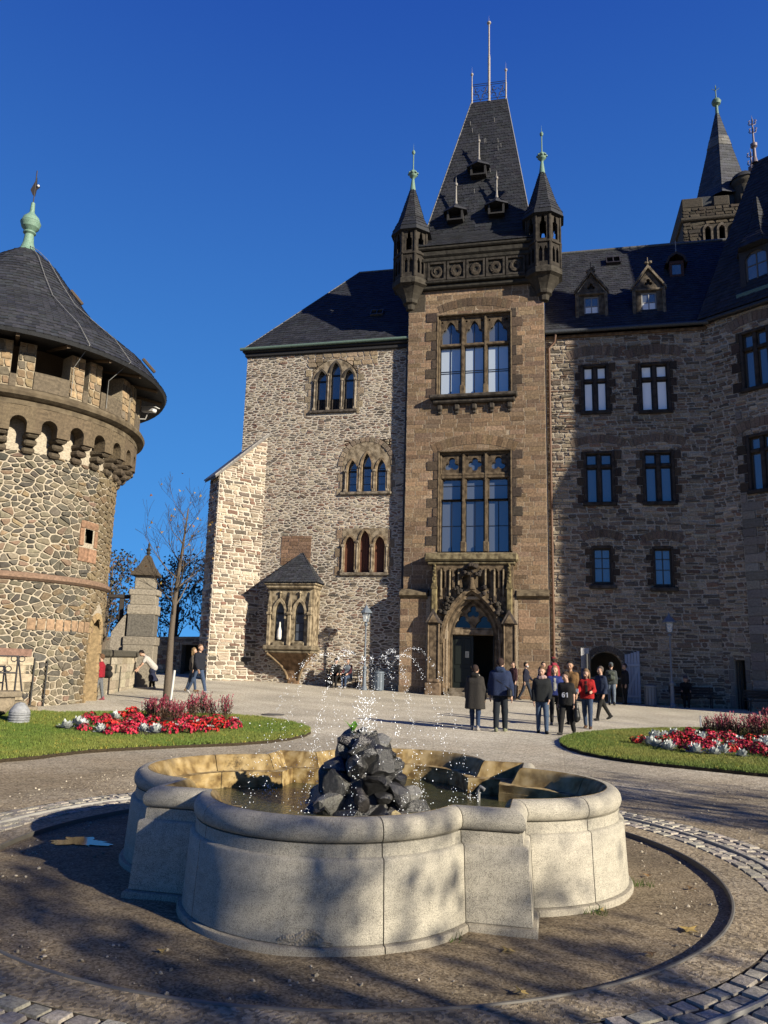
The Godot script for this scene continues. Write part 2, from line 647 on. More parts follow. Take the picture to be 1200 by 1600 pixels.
func cells(s0: float, s1: float, y0: float, y1: float, dx: float, dy: float, drop: float, openings: Array, pal: Array) -> Array:   # random rubble
	var nx := int((s1 - s0) / dx) + 2
	var ny := int((y1 - y0) / dy) + 2
	var k := dx / dy
	var seeds := {}
	for j in range(-2, ny + 2):
		for i in range(-2, nx + 2):
			if rng.randf() < drop: continue
			seeds[Vector2i(i, j)] = Vector2((i + (0.5 if j % 2 else 0.0) + rr(-0.42, 0.42)) * dx, (j + rr(-0.4, 0.4)) * dy * k)
	var out := []
	var lim := rect(s0, y0, s1, y1)
	for key in seeds:
		var p: Vector2 = seeds[key]
		var c := PackedVector2Array([p + Vector2(-2 * dx, -2 * dx), p + Vector2(2 * dx, -2 * dx), p + Vector2(2 * dx, 2 * dx), p + Vector2(-2 * dx, 2 * dx)])
		for j in range(-3, 4):
			for i in range(-3, 4):
				var q = seeds.get(key + Vector2i(i, j))
				if q == null or (i == 0 and j == 0): continue
				var d: Vector2 = q - p
				if d.length_squared() > 14.0 * dx * dx: continue
				c = cut(c, (p + q) * 0.5, d)
		var rc := PackedVector2Array()                            # knock the corners off
		for i in c.size():
			var v := c[i]
			rc.append(v.lerp(c[(i + c.size() - 1) % c.size()], rr(0.06, 0.22)))
			rc.append(v.lerp(c[(i + 1) % c.size()], rr(0.06, 0.22)))
		c = rc
		var poly := PackedVector2Array()
		var out_of := false
		for v in c:
			var w := Vector2(s0 + v.x, y0 + v.y / k)
			if w.x < s0 or w.x > s1 or w.y < y0 or w.y > y1: out_of = true
			poly.append(w)
		if poly.size() < 3: continue
		var list := [poly]
		if out_of: list = Geometry2D.intersect_polygons(poly, lim)
		for a in list:
			for b in keep_clear(a, openings): out.append({"poly": b, "col": pick(pal)})
	return out


func cut(c: PackedVector2Array, m: Vector2, d: Vector2) -> PackedVector2Array:
	var any := false
	for v in c:
		if (v - m).dot(d) > 0:
			any = true
			break
	if not any: return c
	var o := PackedVector2Array()
	for i in c.size():
		var a := c[i]
		var b := c[(i + 1) % c.size()]
		var fa := (a - m).dot(d)
		var fb := (b - m).dot(d)
		if fa <= 0: o.append(a)
		if (fa < 0 and fb > 0) or (fa > 0 and fb < 0): o.append(a + (b - a) * (fa / (fa - fb)))
	return o


func emit_stone(mb: MB, f: Surf, st: Dictionary, gap: float, depth: float, round: float, base := 0.0) -> void:
	var p: PackedVector2Array = st.poly
	var k := p.size()
	var m := Vector2()
	for v in p: m += v
	m /= k
	var lift := depth * rr(0.55, 1.25)
	mb.col = st.col
	if k > 9: gap *= rr(0.5, 1.7)
	var b0 := PackedVector3Array()
	var b1 := PackedVector3Array()
	var tilt := Vector2(rr(-0.1, 0.1), rr(-0.14, 0.14)) * (1.0 if round > 0.02 else 0.15)
	var cap := PackedVector2Array()
	for v in p:
		var d := v - m
		var l := maxf(d.length(), 0.001)
		var g := v - d * minf(gap / l, 0.5)
		var e := v - d * minf((gap + round) / l, 0.75)
		b0.append(f.at(g.x, g.y, base - 0.02))
		b1.append(f.at(e.x, e.y, base + lift + (e - m).dot(tilt)))
		cap.append(e)
	for i in k:
		var j := (i + 1) % k
		mb.quad(b0[i], b0[j], b1[j], b1[i])
	if k <= 20 and round > 0.0 and not st.has("odd"):
		var t := f.at(m.x, m.y, base + lift + round * 0.35)
		for i in k: mb.tri(b1[i], b1[(i + 1) % k], t)
	else:
		var tr := Geometry2D.triangulate_polygon(cap)
		for i in range(0, tr.size(), 3):
			var a := tr[i]; var b := tr[i + 1]; var c := tr[i + 2]
			if (cap[b] - cap[a]).cross(cap[c] - cap[a]) < 0: mb.tri(b1[a], b1[c], b1[b])
			else: mb.tri(b1[a], b1[b], b1[c])


func convex(p: PackedVector2Array) -> bool:
	for i in p.size():
		var a := p[(i + 1) % p.size()] - p[i]
		var b := p[(i + 2) % p.size()] - p[(i + 1) % p.size()]
		if a.cross(b) < -0.0004: return false
	return true


func lay(wall: Node, called: String, stones: Array, f: Surf, gap: float, depth: float, round: float, m: Material, most := 300) -> void:   # the largest as pieces of their own, the rest joined
	weather(stones)
	stones.sort_custom(func(a, b): return area_of(a.poly) > area_of(b.poly))
	var rest := MB.new()
	for i in stones.size():
		if not convex(stones[i].poly): stones[i].odd = true
		if i < most:
			var mb := MB.new()
			emit_stone(mb, f, stones[i], gap, depth, round)
			part(wall, called, mb, m)
		else: emit_stone(rest, f, stones[i], gap, depth, round)
	if rest.v.size(): stuff(wall, "small_" + called + "s", rest, m)


func wall_boxes(mb: MB, x: Transform3D, s0: float, s1: float, y0: float, y1: float, rects: Array, o0: float, o1: float) -> void:
	var keep := mb.x
	mb.x = x
	var ys := [y0, y1]
	for r: Rect2 in rects:
		for v in [r.position.y, r.end.y]:
			if v > y0 and v < y1 and not ys.has(v): ys.append(v)
	ys.sort()
	for i in ys.size() - 1:
		var a: float = ys[i]
		var b: float = ys[i + 1]
		var cuts := []
		for r: Rect2 in rects:
			if r.position.y < b - 1e-4 and r.end.y > a + 1e-4: cuts.append([r.position.x, r.end.x])
		cuts.sort_custom(func(p, q): return p[0] < q[0])
		var s := s0
		for c in cuts:
			if c[0] > s: mb.box(Vector3(s, a, o0), Vector3(c[0], b, o1))
			s = maxf(s, c[1])
		if s < s1: mb.box(Vector3(s, a, o0), Vector3(s1, b, o1))
	mb.x = keep


func r2(x0: float, y0: float, x1: float, y1: float) -> Rect2:
	return Rect2(x0, y0, x1 - x0, y1 - y0)


func voussoirs(list: Array, cx: float, cy: float, r0: float, r1: float, a0: float, a1: float, k: int, pal: Array) -> PackedVector2Array:
	var inner := PackedVector2Array()
	var outer := PackedVector2Array()
	for i in k:
		var t0 := a0 + (a1 - a0) * i / k
		var t1 := a0 + (a1 - a0) * (i + 1) / k
		list.append({"poly": px([cx + r0 * cos(t0), cy + r0 * sin(t0), cx + r1 * cos(t0), cy + r1 * sin(t0), cx + r1 * cos(t1), cy + r1 * sin(t1), cx + r0 * cos(t1), cy + r0 * sin(t1)]), "col": pick(pal)})
		if i == 0:
			inner.append(Vector2(cx + r0 * cos(t0), cy + r0 * sin(t0)))
			outer.append(Vector2(cx + r1 * cos(t0), cy + r1 * sin(t0)))
		inner.append(Vector2(cx + r0 * cos(t1), cy + r0 * sin(t1)))
		outer.append(Vector2(cx + r1 * cos(t1), cy + r1 * sin(t1)))
	inner.reverse()
	outer.append_array(inner)
	return outer


# slates on a sloping quad: a,b the eave from left to right, d,e the top from right to left
func slates(mb: MB, a: Vector3, b: Vector3, d: Vector3, e: Vector3, w: float, h: float, base: Color, lean := 0.0) -> void:
	var up := ((e - a) + (d - b)) / 2
	var nrm := (b - a).cross(up).normalized()
	var rows := int(up.length() / h)
	for j in rows:
		var t0 := float(j) / rows
		var t1 := float(j + 1) / rows + 0.25 / rows
		var l0 := a.lerp(e, t0); var q0 := b.lerp(d, t0)
		var l1 := a.lerp(e, minf(t1, 1)); var q1 := b.lerp(d, minf(t1, 1))
		var k := maxi(1, int((q0 - l0).length() / w))
		var off := 0.5 if j % 2 else 0.0
		for i in range(0, k + 1):
			var f0 := clampf((i - off) / k, 0, 1)
			var f1 := clampf((i + 1 - off) / k, 0, 1)
			if f1 - f0 < 0.02 / k: continue
			var s := rr(0.7, 1.3)
			mb.col = Color(base.r * s, base.g * s, base.b * s * rr(0.95, 1.08))
			var z0 := nrm * rr(0.018, 0.036)
			var dr := -up.normalized() * rr(0.0, h * 0.12)
			var g := lean * h
			var p0 := l0.lerp(q0, f0) + z0 + dr
			var p1 := l0.lerp(q0, f1) + z0 + dr + up.normalized() * g
			var p2 := l1.lerp(q1, f1) + nrm * 0.006
			var p3 := l1.lerp(q1, f0) + nrm * 0.006
			mb.quad(p0, p1, p2, p3)
			mb.quad(p0 - z0, p1 - z0, p1, p0)


func cone_slates(mb: MB, prof: Array, w: float, h: float, base: Color, a0: float, a1: float) -> void:   # prof: Vector2(r, y) from eave to apex
	for s in prof.size() - 1:
		var p: Vector2 = prof[s]
		var q: Vector2 = prof[s + 1]
		var rows := maxi(1, int((q - p).length() / h))
		var nr := Vector2(q.y - p.y, p.x - q.x).normalized()
		for j in rows:
			var c0 := p.lerp(q, float(j) / rows)
			var c1 := p.lerp(q, float(j + 1.25) / rows)
			if c1.x < 0.02: c1.x = 0.02
			var k := maxi(6, int(c0.x * (a1 - a0) / w))
			for i in k:
				var t0 := a0 + (a1 - a0) * (i + (0.5 if j % 2 else 0.0)) / k
				var t1 := a0 + (a1 - a0) * (i + 1 + (0.5 if j % 2 else 0.0)) / k
				var sh := rr(0.7, 1.3)
				mb.col = Color(base.r * sh, base.g * sh, base.b * sh * rr(0.95, 1.06))
				var z := nr * rr(0.018, 0.036)
				var g := (q - p).normalized() * h * 0.22
				var pt := func(t: float, c: Vector2) -> Vector3: return Vector3(sin(t) * c.x, c.y, cos(t) * c.x)
				var b0: Vector3 = pt.call(t0, c0 + z)
				var b1: Vector3 = pt.call(t1, c0 + z + g)
				mb.quad(b0, b1, pt.call(t1, c1 + nr * 0.006), pt.call(t0, c1 + nr * 0.006))
				mb.quad(pt.call(t0, c0), pt.call(t1, c0 + g), b1, b0)


# ---------------------------------------------------------------- windows
const SAND := Color(0.23, 0.165, 0.105)
const SOOT := Color(0.06, 0.05, 0.042)
const TRIM := Color(0.165, 0.122, 0.078)


func quoins(wall: Node, f: Surf, x0: float, x1: float, y0: float, y1: float, hgt: float, longw: float, shortw: float, pal: Array, m: Material, called := "quoin") -> Array:   # blocks up both sides of an opening; returns holes
	var holes := []
	var k := maxi(2, int(round((y1 - y0) / hgt)))
	for side in [-1, 1]:
		for i in k:
			var w := longw if (i + (1 if side > 0 else 0)) % 2 == 0 else shortw
			w *= rr(0.9, 1.1)
			var a := x0 - w if side < 0 else x1
			var b := x0 if side < 0 else x1 + w
			var st := {"poly": rect(a, y0 + (y1 - y0) * i / k, b, y0 + (y1 - y0) * (i + 1) / k), "col": pick(pal)}
			var mb := MB.new()
			emit_stone(mb, f, st, 0.006, 0.035, 0.012)
			part(wall, called, mb, m)
			holes.append(hole(st.poly))
	return holes


func pane_row(win: Node, x: Transform3D, x0: float, x1: float, y0: float, y1: float, nx: int, ys: Array, z: float, glass: Material, frame_col := Color(0.012, 0.012, 0.014), bar := 0.035) -> void:
	# a casement: frame, glazing bars, one pane per field; ys: inner division heights as shares
	var fr := MB.new()
	fr.x = x
	fr.col = frame_col
	fr.box(Vector3(x0, y0, z - 0.03), Vector3(x0 + bar * 1.4, y1, z + 0.03))
	fr.box(Vector3(x1 - bar * 1.4, y0, z - 0.03), Vector3(x1, y1, z + 0.03))
	fr.box(Vector3(x0 + bar * 1.4, y0, z - 0.03), Vector3(x1 - bar * 1.4, y0 + bar * 1.4, z + 0.03))
	fr.box(Vector3(x0 + bar * 1.4, y1 - bar * 1.4, z - 0.03), Vector3(x1 - bar * 1.4, y1, z + 0.03))
	var a := x0 + bar * 1.4
	var b := x1 - bar * 1.4
	var lo := y0 + bar * 1.4
	var hi := y1 - bar * 1.4
	for i in range(1, nx):
		var s := a + (b - a) * i / nx
		fr.box(Vector3(s - bar * 0.5, lo, z - 0.02), Vector3(s + bar * 0.5, hi, z + 0.025))
	var lev := [lo]
	for t in ys:
		var y: float = lo + (hi - lo) * t
		fr.box(Vector3(a, y - bar * 0.4, z - 0.018), Vector3(b, y + bar * 0.4, z + 0.022))
		lev.append(y)
	lev.append(hi)
	part(win, "frame", fr, M.paint)
	for i in nx:
		for j in lev.size() - 1:
			var p := MB.new()
			p.x = x
			p.col = Color(1, 1, 1)
			var t := rr(-0.0015, 0.0015)
			p.quad(Vector3(a + (b - a) * i / nx, lev[j], z - 0.005), Vector3(a + (b - a) * (i + 1) / nx, lev[j], z - 0.005 + t), Vector3(a + (b - a) * (i + 1) / nx, lev[j + 1], z - 0.005 + t), Vector3(a + (b - a) * i / nx, lev[j + 1], z - 0.005))
			part(win, "pane", p, glass)


func sub(parent: Node, called: String) -> Node3D:
	var o := Node3D.new()
	o.name = numbered(parent, called)
	parent.add_child(o)
	return o


# three tall lights in a square-headed opening with tracery heads
func hall_window(tower: Node, z: float, x0: float, x1: float, y0: float, y1: float, heads: float, panels: float, called: String) -> void:
	var X := Transform3D(Basis(), Vector3(0, 0, z))
	var win := sub(tower, called)
	var fm := MB.new()
	fm.x = X
	fm.col = TRIM
	var d := 0.16
	# splayed frame: two stepped orders
	for k in 2:
		var e := d * k * 0.5
		var zz := 0.05 - 0.16 * k
		fm.bbox(Vector3(x0 + e, y0, zz - 0.2), Vector3(x0 + e + d * 0.5, y1 - e - d * 0.5, zz), 0.02)
		fm.bbox(Vector3(x1 - e - d * 0.5, y0, zz - 0.2), Vector3(x1 - e, y1 - e - d * 0.5, zz), 0.02)
		fm.bbox(Vector3(x0 + e, y1 - e - d * 0.5, zz - 0.2), Vector3(x1 - e, y1 - e, zz), 0.02)
	part(win, "surround", fm, M.trim)
	var a := x0 + d
	var b := x1 - d
	var top := y1 - d
	var w := (b - a) / 3
	var mw := 0.085
	for i in [1, 2]:
		var mu := MB.new()
		mu.x = X
		mu.col = TRIM
		var s: float = a + w * i
		mu.prism(px([s - mw, y0 + 0.5, s + mw, y0 + 0.5, s + mw, top, s - mw, top]), -0.36, -0.14)
		mu.prism(px([s - mw * 0.5, y0 + 0.5, s + mw * 0.5, y0 + 0.5, s + mw * 0.5, top, s - mw * 0.5, top]), -0.14, -0.08, false)
		mu.bbox(Vector3(s - mw * 1.5, y0, -0.38), Vector3(s + mw * 1.5, y0 + 0.5, -0.02), 0.03)
		part(win, "mullion", mu, M.trim)
	var tr := MB.new()
	tr.x = X
	tr.col = TRIM
	tr.bbox(Vector3(a, heads - 0.07, -0.35), Vector3(b, heads + 0.07, -0.1), 0.03)
	if panels > 0: tr.bbox(Vector3(a, panels - 0.07, -0.35), Vector3(b, panels + 0.07, -0.1), 0.03)
	if panels <= 0: part(win, "transom", tr, M.trim)
	else: part(win, "tracery_rail", tr, M.trim)
	for i in 3:
		var l := a + w * i + (mw if i > 0 else 0.0)
		var r := a + w * (i + 1) - (mw if i < 2 else 0.0)
		var tc := MB.new()
		tc.x = X
		tc.col = TRIM * 0.8
		if panels > 0:
			var cy := (panels + 0.07 + top) / 2
			tc.plate(rect(l, panels + 0.07, r, top), [foil((l + r) / 2, cy - 0.03, (r - l) * 0.36, 4 if i == 1 else 3), circle(l + 0.09, top - 0.09, 0.045, 8), circle(r - 0.09, top - 0.09, 0.045, 8)], -0.32, -0.18)
			tc.plate(rect(l, heads + 0.07 - 1.15, r, panels - 0.07), [cusped(l + 0.03, r - 0.03, heads - 1.15, heads - 0.05, panels - 0.12), circle(l + 0.1, panels - 0.2, 0.05, 8), circle(r - 0.1, panels - 0.2, 0.05, 8)], -0.32, -0.18)
		else:
			tc.plate(rect(l, heads + 0.07, r, top), [cusped(l + 0.05, r - 0.05, heads + 0.1, heads + 0.62, top - 0.18), circle(l + 0.1, top - 0.2, 0.055, 8), circle(r - 0.1, top - 0.2, 0.055, 8)], -0.32, -0.18)
		part(win, "tracery", tc, M.trim)
		if panels > 0:
			pane_row(win, X, l, r, y0, heads - 1.1, 2, [0.5], -0.34, M.glass)
			pane_row(win, X, l, r, heads - 1.1, top, 1, [0.3, 0.55], -0.345, M.glass)
		else:
			pane_row(win, X, l, r, y0, heads - 0.05, 2, [0.47, 0.51], -0.34, M.pale_glass)
			pane_row(win, X, l, r, heads + 0.05, top, 2, [], -0.345, M.glass)


# stone cross window of the right wing
func cross_window(wing: Node, X: Transform3D, x0: float, x1: float, y0: float, y1: float, split: float, look: int) -> void:
	var win := sub(wing, "cross_window")
	var s := MB.new()
	s.x = X
	s.col = SOOT
	var d := 0.13
	s.bbox(Vector3(x0, y0, -0.22), Vector3(x0 + d, y1, 0.05), 0.025)
	s.bbox(Vector3(x1 - d, y0, -0.22), Vector3(x1, y1, 0.05), 0.025)
	s.bbox(Vector3(x0 + d, y1 - d, -0.22), Vector3(x1 - d, y1, 0.05), 0.025)
	part(win, "surround", s, M.trim)
	var m := (x0 + x1) / 2
	var mu := MB.new()
	mu.x = X
	mu.col = SOOT
	mu.bbox(Vector3(m - 0.09, y0 + 0.05, -0.26), Vector3(m + 0.09, y1 - d, -0.02), 0.03)
	part(win, "mullion", mu, M.trim)
	var t := MB.new()
	t.x = X
	t.col = SOOT
	t.bbox(Vector3(x0 + d, split - 0.08, -0.26), Vector3(m - 0.09, split + 0.08, -0.03), 0.025)
	t.bbox(Vector3(m + 0.09, split - 0.08, -0.26), Vector3(x1 - d, split + 0.08, -0.03), 0.025)
	part(win, "transom", t, M.trim)
	var si := MB.new()
	si.x = X
	si.col = SOOT * 0.8
	si.bbox(Vector3(x0 - 0.06, y0 - 0.14, -0.26), Vector3(x1 + 0.06, y0 + 0.05, 0.13), 0.03)
	part(win, "sill", si, M.trim)
	var fc := Color(0.02, 0.018, 0.016) if look < 2 else Color(0.1, 0.075, 0.05)
	for h in [[x0 + d, m - 0.09], [m + 0.09, x1 - d]]:
		pane_row(win, X, h[0], h[1], y0 + 0.05, split - 0.08, 1, [], -0.2, M.glass, fc, 0.04)
		pane_row(win, X, h[0], h[1], split + 0.08, y1 - d, 1, [], -0.2, M.glass, fc, 0.04)
		if look == 0:                                            # white blind before the glass, its paleness standing in for light at the window
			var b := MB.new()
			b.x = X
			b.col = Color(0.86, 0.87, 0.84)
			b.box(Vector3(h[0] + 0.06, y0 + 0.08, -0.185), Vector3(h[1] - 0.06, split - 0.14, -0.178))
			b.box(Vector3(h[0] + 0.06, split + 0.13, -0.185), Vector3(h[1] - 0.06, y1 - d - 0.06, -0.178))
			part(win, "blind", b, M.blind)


func small_window(wing: Node, X: Transform3D, x0: float, x1: float, y0: float, y1: float) -> void:
	var win := sub(wing, "barred_window")
	var s := MB.new()
	s.x = X
	s.col = SOOT
	s.bbox(Vector3(x0 - 0.02, y0, -0.3), Vector3(x0 + 0.08, y1, 0.03), 0.02)
	s.bbox(Vector3(x1 - 0.08, y0, -0.3), Vector3(x1 + 0.02, y1, 0.03), 0.02)
	s.bbox(Vector3(x0 + 0.08, y1 - 0.12, -0.3), Vector3(x1 - 0.08, y1 + 0.02, 0.03), 0.02)
	s.bbox(Vector3(x0 + 0.08, y0, -0.3), Vector3(x1 - 0.08, y0 + 0.1, -0.05), 0.02)
	part(win, "surround", s, M.trim)
	var si := MB.new()
	si.x = X
	si.col = SOOT * 1.5
	si.bbox(Vector3(x0 - 0.15, y0 - 0.2, -0.05), Vector3(x1 + 0.15, y0, 0.16), 0.04)
	part(win, "sill", si, M.trim)
	pane_row(win, X, x0 + 0.08, x1 - 0.08, y0 + 0.1, y1 - 0.12, 2, [0.42, 0.74], -0.2, M.glass, Color(0.05, 0.04, 0.03), 0.045)


# ---------------------------------------------------------------- the gate tower
var PAL_ASHLAR := [5, Color(0.29, 0.2, 0.125), 4, Color(0.255, 0.175, 0.11), 3, Color(0.32, 0.23, 0.15), 2, Color(0.22, 0.15, 0.1), 1, Color(0.28, 0.195, 0.135)]
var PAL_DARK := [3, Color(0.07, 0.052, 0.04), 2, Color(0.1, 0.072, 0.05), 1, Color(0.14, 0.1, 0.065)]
var PAL_LEFT := [4, Color(0.52, 0.43, 0.33), 3, Color(0.32, 0.245, 0.19), 2, Color(0.3, 0.185, 0.14), 3, Color(0.63, 0.55, 0.43), 2, Color(0.21, 0.18, 0.15)]
var PAL_RIGHT := [4, Color(0.46, 0.38, 0.285), 3, Color(0.3, 0.225, 0.17), 1, Color(0.29, 0.185, 0.13), 2, Color(0.55, 0.475, 0.36), 2, Color(0.2, 0.17, 0.14)]
var PAL_ROUND := [5, Color(0.27, 0.24, 0.175), 4, Color(0.185, 0.17, 0.135), 1, Color(0.33, 0.25, 0.155), 1, Color(0.31, 0.22, 0.16), 3, Color(0.13, 0.122, 0.105)]
const MORTAR_PALE := Color(0.84, 0.78, 0.67)
const SLATE := Color(0.042, 0.046, 0.055)
const VERDI := Color(0.22, 0.38, 0.3)


func build_gate_tower() -> void:
	var t := thing("gate_tower", "tall brown sandstone gate tower with corner turrets and the pointed entrance portal", "tower")
	var zf := -36.0
	var zl := -35.62
	var w1 := rect(-5.5, 14.55, -1.76, 18.98)
	var w2 := rect(-5.36, 6.85, -1.8, 11.86)
	var mb := MB.new()
	mb.col = Color(0.6, 0.5, 0.37)
	wall_boxes(mb, Transform3D(), -6.95, -0.19, 4.75, 20.3, [r2(-5.5, 14.55, -1.76, 18.98), r2(-5.36, 6.85, -1.8, 11.86)], -37.0, zf)
	wall_boxes(mb, Transform3D(), -7.0, -0.16, -0.3, 4.75, [r2(-4.75, -0.3, -2.45, 4.62)], -36.6, zl)
	mb.box(Vector3(-6.95, -0.3, -43), Vector3(-6.3, 22.3, -37.0))
	mb.box(Vector3(-0.9, -0.3, -43), Vector3(-0.19, 22.3, -37.0))
	mb.box(Vector3(-6.3, -0.3, -43), Vector3(-0.9, 22.3, -42.4))
	mb.box(Vector3(-6.95, 20.3, -37.0), Vector3(-0.19, 22.3, zf))
	var wall := part(t, "wall", mb, M.mortar)
	var F := flat(zf)
	var FL := flat(zl)
	var op := [hole(w1), hole(w2)]
	var arcs := []
	op.append(hole(voussoirs(arcs, -3.6, 14.4, 4.95, 5.4, PI / 2 - 0.36, PI / 2 + 0.36, 15, [2, Color(0.14, 0.1, 0.065), 1, Color(0.18, 0.12, 0.075)])))
	op.append(hole(voussoirs(arcs, -3.6, 7.6, 4.55, 5.05, PI / 2 - 0.44, PI / 2 + 0.44, 17, [2, Color(0.24, 0.165, 0.1), 1, Color(0.2, 0.135, 0.08)])))
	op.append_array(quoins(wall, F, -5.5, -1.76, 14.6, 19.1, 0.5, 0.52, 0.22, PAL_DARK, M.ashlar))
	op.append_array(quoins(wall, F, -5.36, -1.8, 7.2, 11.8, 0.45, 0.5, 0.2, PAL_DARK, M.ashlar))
	for q in [rect(-6.95, 19.2, -6.1, 20.2), rect(-0.9, 19.6, -0.19, 20.2)]:
		var st := {"poly": q, "col": Color(0.07, 0.055, 0.042)}
		var s := MB.new()
		emit_stone(s, F, st, 0.008, 0.03, 0.012)
		part(wall, "quoin", s, M.ashlar)
		op.append(hole(q))
	var up := courses(-6.95, -0.19, 5.12, 20.3, Vector2(0.18, 0.25), Vector2(0.4, 0.95), 0.0, op, PAL_ASHLAR)
	var low := courses(-7.0, -0.16, 0.1, 4.72, Vector2(0.24, 0.34), Vector2(0.5, 1.2), 0.0, [hole(rect(-5.75, 0, -1.55, 5))], PAL_ASHLAR)
	lay(wall, "voussoir", arcs, F, 0.006, 0.022, 0.008, M.ashlar, 60)
	lay(wall, "ashlar_block", up, F, 0.017, 0.009, 0.005, M.ashlar, 225)
	lay(wall, "base_block", low, FL, 0.017, 0.01, 0.006, M.ashlar, 75)
	# weathered ledge where the base steps out
	for e in [[-7.02, -5.7], [-1.6, -0.14]]:
		var l := MB.new()
		l.col = Color(0.2, 0.16, 0.1)
		l.x = Transform3D(Basis(Vector3(0, 0, -1), Vector3(0, 1, 0), Vector3(1, 0, 0)), Vector3(e[0], 0, 0))   # section in z, drawn along x
		l.prism(px([35.95, 5.12, 35.42, 4.9, 35.42, 4.78, 35.55, 4.7, 35.62, 4.6, 35.95, 4.6]), 0.0, e[1] - e[0])
		part(t, "ledge", l, M.trim)
	hall_window(t, zf, -5.5, -1.76, 14.72, 18.98, 17.36, -1.0, "upper_hall_window")
	hall_window(t, zf, -5.36, -1.8, 6.9, 11.86, 10.55, 10.68, "lower_hall_window")
	var s1 := MB.new()
	s1.col = SOOT * 1.3
	s1.bbox(Vector3(-5.78, 14.42, -36.2), Vector3(-1.5, 14.62, -35.55), 0.05)
	s1.bbox(Vector3(-5.65, 14.2, -36.2), Vector3(-1.62, 14.42, -35.7), 0.06)
	part(t, "window_sill", s1, M.trim)
	for i in 5:
		var cb := MB.new()
		cb.col = SOOT * 1.2
		var x := -5.3 + i * 0.85
		cb.bbox(Vector3(x - 0.14, 13.85, -36.1), Vector3(x + 0.14, 14.2, -35.8), 0.07)
		cb.bbox(Vector3(x - 0.1, 13.7, -36.1), Vector3(x + 0.1, 13.88, -35.9), 0.05)
		part(t, "corbel", cb, M.trim)
	build_portal(t, zl)
	build_tower_top(t)


func ring_of(o: PackedVector2Array, i: PackedVector2Array) -> PackedVector2Array:   # arch band between two curves open at the bottom (first two points of each are the feet)
	var p := PackedVector2Array()
	for k in range(1, o.size()): p.append(o[k])
	p.append(o[0])
	p.append(i[0])
	for k in range(i.size() - 1, 0, -1): p.append(i[k])
	return p


